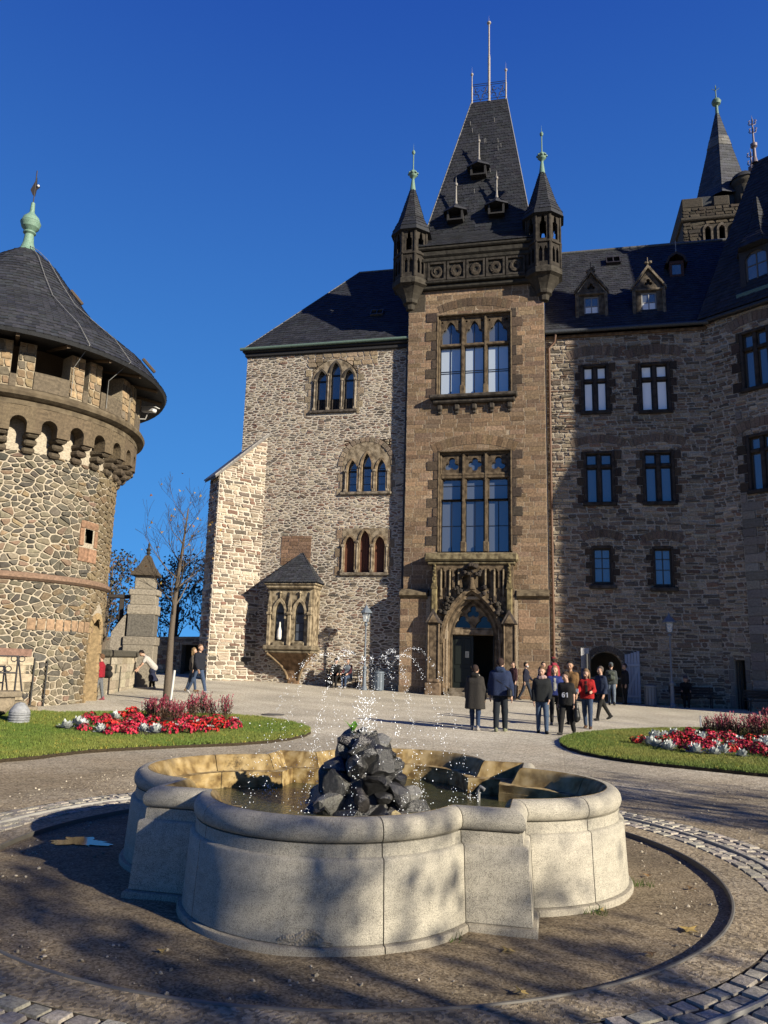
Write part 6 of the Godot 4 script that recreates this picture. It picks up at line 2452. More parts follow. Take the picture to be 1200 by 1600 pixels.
	for k in 12:
		var az := TAU * (k + 0.3) / 12
		var vy := rr(3.55, 3.85)
		var vx: float = [1.35, 0.9, 1.15, 0.6, 1.3, 1.0][k % 6] * rr(0.92, 1.08)
		var o := m.position + Vector3(0, 0.68, 0)
		for i in 170:
			var tt := pow(rng.randf(), 0.62) * 0.95
			var d := Vector3(sin(az) * vx, vy, cos(az) * vx)
			var p := o + d * tt + Vector3(0, -4.9 * tt * tt, 0)
			if p.y < 0.44: continue
			var sc := 0.004 + 0.03 * tt * tt
			p += Vector3(rng.randfn() * sc, rng.randfn() * sc * 0.8, rng.randfn() * sc)
			add.call(p, rr(0.0016, 0.0036) * (0.6 if tt < 0.3 else 1.0), d + Vector3(0, -9.8 * tt, 0))
		for i in 34:                                              # the splash where it lands
			var tl := (vy + sqrt(vy * vy + 19.6 * 0.65)) / 9.8
			var c := o + Vector3(sin(az) * vx * tl, 0, cos(az) * vx * tl)
			if (c - FC).length() > 1.75: c = FC + (c - FC).normalized() * 1.6
			c.y = 0.435
			add.call(c + Vector3(rng.randfn() * 0.045, absf(rng.randfn()) * 0.045, rng.randfn() * 0.045), rr(0.002, 0.0045), Vector3.ZERO)
	for i in 260:
		var a := rr(0, TAU)
		var q := rr(0.3, 1.3)
		add.call(Vector3(-1.66 + sin(a) * q, rr(0.44, 1.2), -6.95 + cos(a) * q), rr(0.002, 0.005), Vector3(0, -2, 0))
	for i in 200: add.call(m.position + Vector3(rng.randfn() * 0.05, 0.68 + rr(0, 0.3), rng.randfn() * 0.05), rr(0.002, 0.005), Vector3(0, 3, 0))
	var o := many("water_drops", drop.mesh(), M.drop, xs, [])
	add_child(o)
	o.set_meta("label", "sparkling drops of water arcing from the rock mound into the basin")


# ---------------------------------------------------------------- the round tower at the left
const TC := Vector3(-16.6, 0, -20.0)
const TR := 3.4


func drum(r: float) -> Surf:
	var f := Surf.new()
	f.r = r
	f.x.origin = TC
	return f


func block_on_drum(mb: MB, r0: float, r1: float, t0: float, t1: float, y0: float, y1: float) -> void:   # angles in degrees
	var k := maxi(1, int(round((t1 - t0) / 4.0)))
	for i in k:
		var a := deg_to_rad(lerpf(t0, t1, float(i) / k))
		var b := deg_to_rad(lerpf(t0, t1, float(i + 1) / k))
		var P := func(r: float, t: float, y: float) -> Vector3: return TC + Vector3(sin(t) * r, y, cos(t) * r)
		mb.quad(P.call(r1, a, y0), P.call(r1, b, y0), P.call(r1, b, y1), P.call(r1, a, y1))
		mb.quad(P.call(r0, b, y0), P.call(r0, a, y0), P.call(r0, a, y1), P.call(r0, b, y1))
		mb.quad(P.call(r1, a, y1), P.call(r1, b, y1), P.call(r0, b, y1), P.call(r0, a, y1))
		mb.quad(P.call(r0, a, y0), P.call(r0, b, y0), P.call(r1, b, y0), P.call(r1, a, y0))
		if i == 0: mb.quad(P.call(r0, a, y0), P.call(r1, a, y0), P.call(r1, a, y1), P.call(r0, a, y1))
		if i == k - 1: mb.quad(P.call(r1, b, y0), P.call(r0, b, y0), P.call(r0, b, y1), P.call(r1, b, y1))


func build_round_tower() -> void:
	var t := thing("round_tower", "stout round rubble tower with wide conical slate roof at the left edge", "tower")
	var f := drum(TR)
	var S := func(deg: float) -> float: return deg_to_rad(deg) * TR
	var mb := MB.new()
	mb.col = Color(0.66, 0.59, 0.47)
	mb.x.origin = TC
	# the shaft, open at the doorway (97 to 112 degrees) and at the little window
	mb.lathe([Vector2(TR, -0.3), Vector2(TR, 2.75)], 110, deg_to_rad(112.0), deg_to_rad(457.0))
	mb.lathe([Vector2(TR, 2.75), Vector2(TR, 4.86)], 120)
	mb.lathe([Vector2(TR, 4.86), Vector2(TR, 5.27)], 116, deg_to_rad(90.5), deg_to_rad(444.5))
	mb.lathe([Vector2(TR, 5.27), Vector2(TR, 8.2)], 120)
	var wall := part(t, "wall", mb, M.mortar)
	var win := hole(rect(S.call(80.5), 4.3, S.call(94.5), 5.5))
	var door := Geometry2D.merge_polygons(rect(S.call(94.5), -0.5, S.call(114.5), 2.3), lancet(S.call(94.5), S.call(114.5), 2.0, 2.3, 3.2, 7))[0]
	var pink := []
	for k in 9: pink.append({"poly": rect(S.call(58.0 + k * 4.6), 2.28 + 0.01 * (k % 3), S.call(62.2 + k * 4.6), 2.62), "col": Color(0.36, 0.25, 0.16) * rr(0.9, 1.1)})
	var op := [win, hole(door)]
	for p in pink: op.append(hole(p.poly))
	var pal_low := PAL_ROUND
	var st := cells(S.call(-62.0), S.call(142.0), 0.0, 3.58, 0.195, 0.13, 0.34, op, PAL_ROUND)
	st.append_array(cells(S.call(-62.0), S.call(142.0), 3.8, 7.1, 0.19, 0.125, 0.34, op, pal_low))
	for s in st:
		if s.poly[0].x > S.call(88.0): s.col = s.col.lerp(Color(0.34, 0.25, 0.13), 0.5)
	# show the stones that face the court first
	var front := st.filter(func(s): return s.poly[0].x > S.call(30.0))
	var back := st.filter(func(s): return s.poly[0].x <= S.call(30.0))
	lay(wall, "rubble_stone", front, f, 0.009, 0.04, 0.024, M.stone, 280)
	lay(wall, "far_stone", back, f, 0.009, 0.04, 0.024, M.stone, 0)
	lay(wall, "pink_block", pink, f, 0.008, 0.03, 0.012, M.ashlar, 9)
	# door surround
	var ds := []
	for k in 8:
		var w := 2.6 if k % 2 == 0 else 1.6
		ds.append({"poly": rect(S.call(97.0 - w), 0.0 + k * 0.285, S.call(97.0), 0.285 * (k + 1)), "col": Color(0.42, 0.31, 0.17) * rr(0.85, 1.1)})
		ds.append({"poly": rect(S.call(112.0), 0.0 + k * 0.285, S.call(112.0 + w), 0.285 * (k + 1)), "col": Color(0.42, 0.31, 0.17) * rr(0.85, 1.1)})
	voussoirs(ds, S.call(104.5), 2.28, S.call(7.5), S.call(10.0) + 0.05, 0.0, PI, 9, [1, Color(0.42, 0.31, 0.17)])
	lay(wall, "door_stone", ds, f, 0.006, 0.05, 0.012, M.ashlar, 40)
	var dn := MB.new()
	dn.col = Color(0.36, 0.27, 0.15)
	block_on_drum(dn, TR - 0.5, TR - 0.45, 95.0, 114.0, -0.3, 3.2)
	block_on_drum(dn, TR - 0.5, TR - 0.02, 96.0, 97.2, -0.3, 2.75)
	block_on_drum(dn, TR - 0.5, TR - 0.02, 111.8, 113.0, -0.3, 2.75)
	part(t, "door_recess", dn, M.ashlar)
	var dl := MB.new()
	dl.col = Color(0.09, 0.045, 0.025)
	block_on_drum(dl, TR - 0.44, TR - 0.4, 97.2, 111.8, -0.3, 2.2)
	part(t, "wooden_door", dl, M.wood)
	# window: pink frame, dark opening above a stone filling
	var wf := []
	for e in [[80.5, 83.3, 4.75, 5.28], [91.8, 94.5, 4.75, 5.28], [80.5, 94.5, 5.28, 5.5], [80.5, 87.0, 4.3, 4.72], [87.2, 94.5, 4.3, 4.72]]:
		wf.append({"poly": rect(S.call(e[0]), e[2], S.call(e[1]), e[3]), "col": Color(0.38, 0.23, 0.15) * rr(0.85, 1.1)})
	lay(wall, "window_stone", wf, f, 0.006, 0.05, 0.012, M.ashlar, 6)
	var wd := MB.new()
	wd.col = Color(0.25, 0.22, 0.17)
	block_on_drum(wd, TR - 0.35, TR - 0.3, 82.0, 93.0, 4.5, 5.4)
	part(t, "window_depth", wd, M.stone)
	var sc := MB.new()
	sc.col = Color(0.36, 0.24, 0.17)
	sc.x.origin = TC
	sc.lathe([Vector2(TR, 3.58), Vector2(TR + 0.05, 3.6), Vector2(TR + 0.13, 3.66), Vector2(TR + 0.13, 3.74), Vector2(TR + 0.06, 3.8), Vector2(TR, 3.82)], 90)
	part(t, "string_course", sc, M.stone)
	# arched corbel table
	var nb := 31
	for k in range(-9, 13):
		var a := deg_to_rad(44.0 + 11.613 * k)
		var X := Transform3D(Basis(Vector3.UP, a), TC)
		var bay := MB.new()
		bay.x = X
		bay.col = Color(0.2, 0.155, 0.1) * rr(0.85, 1.12)
		var hw := 3.93 * tan(PI / nb)
		var nt := Geometry2D.clip_polygons(rect(-hw, 7.5, hw, 8.24), Geometry2D.merge_polygons(rect(-0.21, 7.0, 0.21, 7.72), circle(0, 7.72, 0.213, 16))[0])
		for q in nt:
			if not Geometry2D.is_polygon_clockwise(q): bay.prism(q, 3.5, 3.93)
		part(t, "corbel_arch", bay, M.stone)
		var cb := MB.new()
		cb.x = Transform3D(Basis(Vector3.UP, a + PI / nb), TC)
		cb.col = Color(0.15, 0.12, 0.085) * rr(0.8, 1.15)
		for j in 3:
			var y := 7.02 + j * 0.19
			var o := 3.4 + 0.16 * (j + 1)
			cb.bbox(Vector3(-0.165, y, 3.3), Vector3(0.165, y + 0.185, o), 0.07)
		part(t, "corbel", cb, M.stone)
	var ring := MB.new()
	ring.col = Color(0.17, 0.135, 0.09)
	ring.x.origin = TC
	ring.lathe([Vector2(3.5, 8.22), Vector2(3.95, 8.22), Vector2(3.95, 8.36), Vector2(4.02, 8.38), Vector2(4.14, 8.44), Vector2(4.17, 8.53), Vector2(4.12, 8.62), Vector2(3.98, 8.68), Vector2(3.92, 8.72), Vector2(3.3, 8.72)], 96)
	part(t, "moulded_ring", ring, M.trim)
	var inner := MB.new()
	inner.col = Color(0.2, 0.15, 0.1)
	inner.x.origin = TC
	inner.lathe([Vector2(2.7, 8.6), Vector2(2.7, 10.6)], 40)
	part(t, "inner_drum", inner, M.wood)
	# battlements: pairs of merlons with a slit between, low sills in the gaps
	var fm := drum(3.93)
	for k in range(-4, 4):
		var c := 68.9 + 28.8 * k
		for e in [[c - 7.4, c - 1.2], [c + 1.2, c + 7.4]]:
			var m := MB.new()
			m.col = Color(0.5, 0.43, 0.31)
			block_on_drum(m, 3.4, 3.92, e[0], e[1], 8.7, 9.98)
			var me := part(t, "merlon", m, M.mortar)
			lay(me, "merlon_stone", courses(deg_to_rad(e[0]) * 3.93, deg_to_rad(e[1]) * 3.93, 8.74, 9.97, Vector2(0.19, 0.25), Vector2(0.2, 0.32), 0.006, [], [4, Color(0.36, 0.27, 0.165), 2, Color(0.3, 0.22, 0.135), 1, Color(0.16, 0.135, 0.1)]), fm, 0.009, 0.02, 0.01, M.ashlar, 12)
		var s := MB.new()
		s.col = Color(0.2, 0.165, 0.12)
		block_on_drum(s, 3.4, 3.96, c - 1.2, c + 1.2, 8.7, 9.05)
		block_on_drum(s, 3.4, 3.97, c + 7.5, c + 21.3, 8.7, 9.2)
		part(t, "crenel_sill", s, M.stone)
	# roof
	var pr := [Vector2(4.74, 10.02), Vector2(4.06, 10.82), Vector2(3.2, 11.5), Vector2(2.33, 12.2), Vector2(1.65, 13.05), Vector2(0.98, 13.95), Vector2(0.45, 14.42), Vector2(0.16, 14.62)]
	var ro := MB.new()
	ro.col = SLATE * 0.8
	ro.x.origin = TC
	ro.lathe([Vector2(2.7, 10.3), Vector2(4.7, 9.93)] + pr, 64)
	var roof := part(t, "roof", ro, M.slate)
	var sl := MB.new()
	sl.x.origin = TC
	cone_slates(sl, pr, 0.19, 0.16, SLATE * 1.25, deg_to_rad(-70), deg_to_rad(160))
	stuff(roof, "slates", sl, M.slate)
	for k in range(-3, 6):                                       # rafters under the eaves
		var a := deg_to_rad(40.0 + k * 16.0)
		var rf := MB.new()
		rf.col = Color(0.16, 0.11, 0.07)
		rf.bar(TC + Vector3(sin(a) * 3.0, 10.25, cos(a) * 3.0), TC + Vector3(sin(a) * 4.6, 9.92, cos(a) * 4.6), 0.07, 4)
		part(roof, "rafter", rf, M.wood)
	for e in [[57.0, 62.0], [78.0, 79.0]]:
		var lw := MB.new()
		lw.col = Color(0.3, 0.31, 0.31)
		var pts := []
		for i in range(pr.size() - 1, -1, -1):
			var a := deg_to_rad(lerpf(e[0], e[1], 1.0 - i / 7.0))
			pts.append(TC + Vector3(sin(a) * (pr[i].x + 0.05), pr[i].y + 0.06, cos(a) * (pr[i].x + 0.05)))
		var a1 := deg_to_rad(e[1])
		pts.append(TC + Vector3(sin(a1) * 4.02, 9.6, cos(a1) * 4.02))
		pts.append(TC + Vector3(sin(a1) * 4.02, 8.75, cos(a1) * 4.02))
		lw.tube(pts, [0.012, 0.012, 0.012, 0.012, 0.012, 0.012, 0.012, 0.012, 0.012, 0.012], 4)
		part(roof, "lightning_wire", lw, M.lead)
	for e in [[4.15, 10.85, 108.0], [1.6, 13.2, 120.0]]:
		var hk := MB.new()
		hk.col = Color(0.12, 0.09, 0.06)
		hk.x = Transform3D(Basis(Vector3.UP, deg_to_rad(e[2])) * Basis(Vector3.RIGHT, -0.75), TC + Vector3(sin(deg_to_rad(e[2])) * e[0], e[1], cos(deg_to_rad(e[2])) * e[0]))
		hk.bbox(Vector3(-0.04, -0.3, 0.0), Vector3(0.04, 0.3, 0.1), 0.02)
		part(roof, "roof_hatch", hk, M.wood)
	var fi := MB.new()
	fi.col = VERDI * 1.15
	fi.x.origin = TC
	fi.lathe([Vector2(0.42, 14.4), Vector2(0.24, 14.62), Vector2(0.17, 14.85), Vector2(0.14, 15.15), Vector2(0.2, 15.2), Vector2(0.2, 15.24), Vector2(0.15, 15.27)], 12)
	fi.lathe([Vector2(0.15, 15.27), Vector2(0.27, 15.4), Vector2(0.315, 15.55), Vector2(0.32, 15.58)], 14)
	fi.lathe([Vector2(0.3, 15.6), Vector2(0.25, 15.75), Vector2(0.14, 15.87), Vector2(0.08, 15.95), Vector2(0.06, 16.3), Vector2(0.0, 16.35)], 14)
	part(t, "copper_finial", fi, M.copper)
	var va := MB.new()
	va.col = Color(0.03, 0.025, 0.025)
	va.bar(TC + Vector3(0, 16.2, 0), TC + Vector3(0, 17.5, 0), 0.018, 5)
	va.x = Transform3D(Basis(Vector3.UP, 0.3), TC)
	va.prism(px([-0.05, 16.6, 0.03, 16.55, 0.06, 16.8, 0.16, 16.9, 0.05, 17.0, 0.03, 17.25, -0.04, 17.05, -0.14, 16.78]), -0.01, 0.01)
	va.col = Color(0.5, 0.5, 0.48)
	va.ball(Vector3(0.1, 16.93, 0.02), 0.05, 6)
	part(t, "weather_vane", va, M.iron)
	for e in [[63.0, 1.55], [69.0, 1.5]]:
		var p := MB.new()
		p.col = Color(0.035, 0.035, 0.035)
		var a := deg_to_rad(e[0])
		p.bar(TC + Vector3(sin(a) * 3.49, 0.1, cos(a) * 3.49), TC + Vector3(sin(a) * 3.49, e[1], cos(a) * 3.49), 0.022, 6)
		part(t, "ground_rod", p, M.iron)
	var ca := thing("security_camera", "white security camera on an arm under the round tower's roof", "camera", TC + Vector3(3.6, 9.62, -2.1))
	var ar := MB.new()
	ar.col = Color(0.4, 0.4, 0.4)
	ar.tube([Vector3(-0.35, -0.3, 0.2), Vector3(-0.05, -0.26, 0), Vector3(0.02, -0.05, 0)], [0.025, 0.025, 0.025], 6)
	part(ca, "arm", ar, M.lead)
	var bd := MB.new()
	bd.col = Color(0.7, 0.7, 0.68)
	bd.x = Transform3D(Basis(Vector3.UP, -0.2) * Basis(Vector3(0, 0, 1), -0.15), Vector3(0.06, 0.05, 0))
	bd.bbox(Vector3(-0.28, -0.08, -0.09), Vector3(0.26, 0.08, 0.09), 0.03)
	bd.bbox(Vector3(-0.3, 0.075, -0.11), Vector3(0.34, 0.1, 0.11), 0.01)
	part(ca, "housing", bd, M.plastic)
	build_stair()


func build_stair() -> void:
	var s := thing("tower_stair", "stone landing with steps and iron handrail at the foot of the round tower", "stairs", Vector3(-13.15, 0, -17.2), deg_to_rad(52.0))
	# local x runs along the wall towards the right in the picture, z towards the court
	var w := MB.new()
	w.col = Color(0.52, 0.45, 0.32)
	w.bbox(Vector3(-2.6, -0.2, -0.55), Vector3(0.35, 1.6, -0.25), 0.02)
	var wl := part(s, "parapet_wall", w, M.stone)
	for k in 12:
		var b := MB.new()
		b.col = Color(0.55, 0.47, 0.34) * rr(0.85, 1.05)
		var r := k / 3
		b.bbox(Vector3(-1.6 + (k % 3) * 0.64 + (0.2 if r % 2 else 0.0), 0.75 + r * 0.21, -0.26), Vector3(-0.98 + (k % 3) * 0.64 + (0.2 if r % 2 else 0.0), 0.95 + r * 0.21, -0.235), 0.012)
		part(wl, "wall_block", b, M.ashlar)
	var c := MB.new()
	c.col = Color(0.36, 0.22, 0.17)
	c.prism(px([-2.6, 1.6, 0.42, 1.6, 0.42, 1.78, -0.4, 1.8, -2.6, 2.0]), -0.65, -0.18)
	part(s, "coping", c, M.stone)
	var l := MB.new()
	l.col = Color(0.34, 0.29, 0.21)
	l.bbox(Vector3(-2.6, 0.62, -0.25), Vector3(0.12, 0.76, 0.5), 0.02)
	l.box(Vector3(-2.6, -0.2, -0.25), Vector3(-0.02, 0.62, 0.42))
	part(s, "landing", l, M.stone)
	for k in 4:
		var st := MB.new()
		st.col = Color(0.4, 0.34, 0.24) * rr(0.9, 1.1)
		st.bbox(Vector3(-0.02 + k * 0.27, -0.2, -0.24), Vector3(0.27 + k * 0.27, 0.52 - k * 0.14, 0.42), 0.015)
		part(s, "step", st, M.stone)
	var rail := sub(s, "handrail")
	var ic := Color(0.025, 0.025, 0.03)
	for x in [-1.6, -0.75, -0.05]:
		var p := MB.new()
		p.col = ic
		p.bar(Vector3(x, 0.75, 0.4), Vector3(x, 1.62, 0.4), 0.022, 6)
		part(rail, "post", p, M.iron)
	for y in [1.2, 1.6]:
		var p := MB.new()
		p.col = ic
		p.bar(Vector3(-2.6, y, 0.4), Vector3(-0.05, y, 0.4), 0.02, 6)
		part(rail, "bar", p, M.iron)
	var q := MB.new()
	q.col = ic
	var pts := [Vector3(-0.05, 1.6, 0.4), Vector3(0.12, 0.75, 0.4), Vector3(0.16, 0.62, 0.4)]
	var rd := [0.02, 0.02, 0.02]
	for i in 9:
		pts.append(Vector3(0.2 + cos(2.6 + i * 0.6) * 0.06, 0.66 + sin(2.6 + i * 0.6) * 0.06, 0.4))
		rd.append(0.018)
	q.tube(pts, rd, 6)
	part(rail, "scroll_end", q, M.iron)
	var sc := MB.new()
	sc.col = ic
	for j in 2:
		var ps := []
		var rs := []
		for i in 10:
			ps.append(Vector3(-0.05 + (0.09 if j else -0.09) + cos(i * 0.7) * 0.07, 1.6 - 0.06 + sin(i * 0.7) * 0.07, 0.4))
			rs.append(0.013)
		sc.tube(ps, rs, 5)
	part(rail, "scrolls", sc, M.iron)
	# big pale stone lying beside the steps, and the ventilation cowl
	var bo := MB.new()
	bo.col = Color(0.42, 0.35, 0.24)
	chip(bo, 0.42, 7, 0.75)
	tag(part(self, "boulder", bo, M.stone), "rough pale boulder beside the ribbed metal cowl", "stone")
	get_node("boulder").position = Vector3(-12.2, 0.45, -15.6)
	var v := thing("vent_cowl", "ribbed grey metal ventilation cowl standing in the left lawn", "vent", Vector3(-11.35, 0.2, -15.17))
	var rb := MB.new()
	rb.col = Color(0.42, 0.45, 0.48)
	var prof := [Vector2(0.0, 0.0)]
	prof = []
	for k in 4:
		prof.append(Vector2(0.2, k * 0.055))
		prof.append(Vector2(0.225, k * 0.055 + 0.012))
		prof.append(Vector2(0.225, k * 0.055 + 0.036))
		prof.append(Vector2(0.2, k * 0.055 + 0.05))
	rb.lathe(prof, 24)
	part(v, "ribbed_base", rb, M.lead)
	var hd := MB.new()
	hd.col = Color(0.44, 0.47, 0.5)
	hd.lathe([Vector2(0.215, 0.215), Vector2(0.215, 0.24), Vector2(0.19, 0.29), Vector2(0.13, 0.37), Vector2(0.08, 0.42), Vector2(0.0, 0.44)], 24)
	part(v, "hood", hd, M.lead)


# ---------------------------------------------------------------- terrace wall, gate pillar and the dark wall behind
func build_terrace() -> void:
	var a := Vector3(-14.75, 0, -24.0)
	var b := Vector3(-16.45, 0, -28.75)
	var d := b - a
	var L := d.length()
	var t := thing("terrace_wall", "low pale dressed stone wall with dark coping behind the round tower", "wall", a, atan2(-d.z, d.x))
	var y := 0.2
	var mb := MB.new()
	mb.col = Color(0.44, 0.4, 0.32)
	mb.box(Vector3(0, -0.3, -0.45), Vector3(L, 1.62, 0))
	var w := part(t, "core", mb, M.mortar)
	var f := Surf.new()
	lay(w, "block", courses(0, L, 0.15, 1.62, Vector2(0.26, 0.38), Vector2(0.5, 1.1), 0.0, [], [2, Color(0.47, 0.42, 0.32), 1, Color(0.4, 0.355, 0.27)]), f, 0.005, 0.02, 0.008, M.ashlar, 60)
	var e := Surf.new()
	e.x = Transform3D(Basis(Vector3.UP, -PI / 2), Vector3(0, 0, -0.45))
	var c := MB.new()
	c.col = Color(0.12, 0.11, 0.09)
	c.bbox(Vector3(-0.1, 1.62, -0.55), Vector3(L, 1.86, 0.1), 0.04)
	part(t, "coping", c, M.stone)
	for q in [[1.1, 1.05, 1.35], [1.9, 0.2, 1.3]]:
		var s := MB.new()
		s.col = Color(0.03, 0.028, 0.025)
		s.bbox(Vector3(q[0], q[1], 0.0), Vector3(q[0] + 0.09, q[2], 0.045), 0.01)
		part(t, "dark_slot", s, M.iron)
	# stepped pillar with a pyramid cap
	var p := thing("gate_pillar", "pale stepped stone pillar with small pointed stone cap behind the terrace wall", "pillar", Vector3(-16.75, 0.4, -29.55), deg_to_rad(20.0))
	var col := Color(0.42, 0.38, 0.31)
	for k in [[-0.3, 1.7, 0.62, 0.55, 0.62], [1.7, 2.05, 0.66, 0.6, 0.52], [2.05, 2.95, 0.55, 0.48, 0.5], [2.95, 3.35, 0.6, 0.54, 0.5], [3.35, 3.75, 0.52, 0.46, 0.42], [3.75, 4.0, 0.6, 0.52, 0.4], [4.0, 4.6, 0.4, 0.38, 0.36]]:
		var s := MB.new()
		s.col = col * rr(0.85, 1.08) if k[2] != 0.55 else Color(0.2, 0.19, 0.165)
		s.bbox(Vector3(-k[2], k[0], -k[3]), Vector3(k[2], k[1], k[4]), 0.03)
		part(p, "block", s, M.stone)
	var sh := MB.new()
	sh.col = col
	sh.prism(px([-0.62, 0.0, -0.62, 3.0, -1.15, 2.2, -1.15, 0.0]), -0.4, 0.4)
	part(p, "side_buttress", sh, M.stone)
	var be := MB.new()
	be.col = Color(0.06, 0.05, 0.04)
	be.bbox(Vector3(-1.45, 3.62, -0.15), Vector3(-0.5, 3.76, 0.15), 0.02)
	be.bbox(Vector3(-1.0, 2.6, -0.1), Vector3(-0.82, 3.62, 0.1), 0.02)
	part(p, "beam", be, M.wood)
	var cp := MB.new()
	cp.col = Color(0.11, 0.09, 0.06)
	cp.x.origin = Vector3(0, 4.6, 0)
	cp.lathe([Vector2(0.0, -0.02), Vector2(0.78, -0.02), Vector2(0.76, 0.06), Vector2(0.42, 0.42), Vector2(0.16, 0.85), Vector2(0.0, 0.88)], 4, PI / 4, TAU + PI / 4, true)
	part(p, "cap", cp, M.stone)
	var fi := MB.new()
	fi.col = Color(0.06, 0.055, 0.05)
	fi.x.origin = Vector3(0, 5.4, 0)
	fi.lathe([Vector2(0.12, 0), Vector2(0.05, 0.1), Vector2(0.1, 0.16), Vector2(0.06, 0.24), Vector2(0.12, 0.32), Vector2(0.04, 0.4), Vector2(0.05, 0.55), Vector2(0.0, 0.62)], 8)
	part(p, "finial", fi, M.stone)
	# dark yard wall between the pillar and the old hall
	var k := thing("yard_wall", "tall dark wall in shade between the pillar and the old hall", "wall", Vector3(-21.5, 0, -37.5))
	var m := MB.new()
	m.col = Color(0.4, 0.36, 0.29)
	m.plate(px([-3, -0.3, 5.7, -0.3, 5.7, 4.6, 4.6, 4.6, 4.5, 2.75, -3, 2.6]), [rect(2.6, 0.3, 4.1, 2.3)], -0.5, 0.0)
	var kw := part(k, "wall", m, M.stone)
	lay(kw, "stone", courses(-0.2, 5.7, 0.3, 4.55, Vector2(0.16, 0.3), Vector2(0.3, 0.7), 0.03, [hole(rect(2.55, 0, 4.15, 2.35))], PAL_LEFT, px([-0.2, 0, 5.7, 0, 5.7, 4.5, 4.6, 4.5, 4.5, 2.7, -0.2, 2.6])), flat(0.0), 0.015, 0.04, 0.025, M.stone, 60)
	var bx := MB.new()
	bx.col = Color(0.3, 0.26, 0.2)
	bx.box(Vector3(-3, -0.3, -5.0), Vector3(5.7, 2.55, -4.7))
	bx.box(Vector3(-3, 2.4, -4.7), Vector3(5.7, 2.55, -0.5))
	part(k, "shed_behind", bx, M.wood)


# ---------------------------------------------------------------- trees
func tree(label: String, at: Vector3, h: float, r: float, spread: float, twigs: int, leaves: int, leaf_cols: Array, leaf_size: float, group := "", clear := 0.35, sd := 1) -> Node3D:
	rng.seed = sd
	var t := thing("tree", label, "tree", at, 0.0, group)
	var mb := MB.new()
	mb.col = Color(0.2, 0.165, 0.13)
	var tw := MB.new()
	tw.col = Color(0.08, 0.06, 0.05)
	var ends := []
	var trunk := []
	var rad := []
	for i in 7:
		var u := i / 6.0
		trunk.append(Vector3(sin(u * 3.0 + sd) * 0.04 * h * u, h * 0.92 * u, cos(u * 2.3 + sd) * 0.03 * h * u))
		rad.append(r * (1.0 - 0.85 * u) * (1.25 if i == 0 else 1.0))
	mb.tube(trunk, rad, 8)
	var n := 8 + int(h)
	for i in n:
		var u := clear + (0.95 - clear) * (i + rr(0, 0.6)) / n
		var base: Vector3 = trunk[int(u * 6)].lerp(trunk[mini(6, int(u * 6) + 1)], fmod(u * 6, 1.0))
		var az := i * 2.4 + rr(-0.5, 0.5)
		var l := spread * (1.15 - u * 0.75) * rr(0.75, 1.15)
		var dir := Vector3(sin(az), rr(0.55, 1.1), cos(az)).normalized()
		limb(mb, tw, ends, base, dir, l, r * (1.0 - 0.8 * u) * 0.42, 2, twigs)
	part(t, "trunk", mb, M.bark)
	stuff(t, "twigs", tw, M.bark)
	if leaves:
		var lf := MB.new()
		for i in leaves:
			var e: Vector3 = ends[rng.randi() % ends.size()]
			lf.col = pick(leaf_cols)
			var s := leaf_size * rr(0.6, 1.2)
			lf.x = Transform3D(Basis(Vector3(rr(-1, 1), rr(-1, 1), rr(-1, 1)).normalized(), rr(0, TAU)), e + Vector3(rng.randfn(), rng.randfn(), rng.randfn()) * leaf_size * 1.6)
			lf.tri(Vector3(-s * 0.5, 0, 0), Vector3(0, 0, s * 0.12), Vector3(0, s, 0))
			lf.tri(Vector3(0, 0, s * 0.12), Vector3(s * 0.5, 0, 0), Vector3(0, s, 0))
		stuff(t, "crown", lf, M.leaf)
	return t


func limb(mb: MB, tw: MB, ends: Array, p: Vector3, d: Vector3, l: float, r: float, depth: int, twigs: int) -> void:
	var pts := [p]
	var rad := [r]
	var q := p
	var v := d
	for i in 4:
		v = (v + Vector3(rr(-0.22, 0.22), rr(-0.05, 0.22), rr(-0.22, 0.22))).normalized()
		q += v * l / 4.0
		pts.append(q)
		rad.append(maxf(0.004, r * (1.0 - 0.22 * (i + 1))))
	(mb if depth == 2 else tw).tube(pts, rad, 5 if depth == 2 else 3, false)
	if depth == 0:
		ends.append(q)
		ends.append(pts[3])
		return
	var k := twigs if depth == 1 else 5
	for i in k:
		var u := rr(0.25, 1.0)
		var b: Vector3 = pts[int(u * 3.99)].lerp(pts[int(u * 3.99) + 1], fmod(u * 3.99, 1.0))
		var side := v.cross(Vector3(rr(-1, 1), rr(-1, 1), rr(-1, 1))).normalized()
		limb(mb, tw, ends, b, (v * 0.75 + side * rr(0.5, 1.0) + Vector3(0, 0.2, 0)).normalized(), l * rr(0.4, 0.62), r * 0.5 * (1.0 - u * 0.4), depth - 1, twigs)


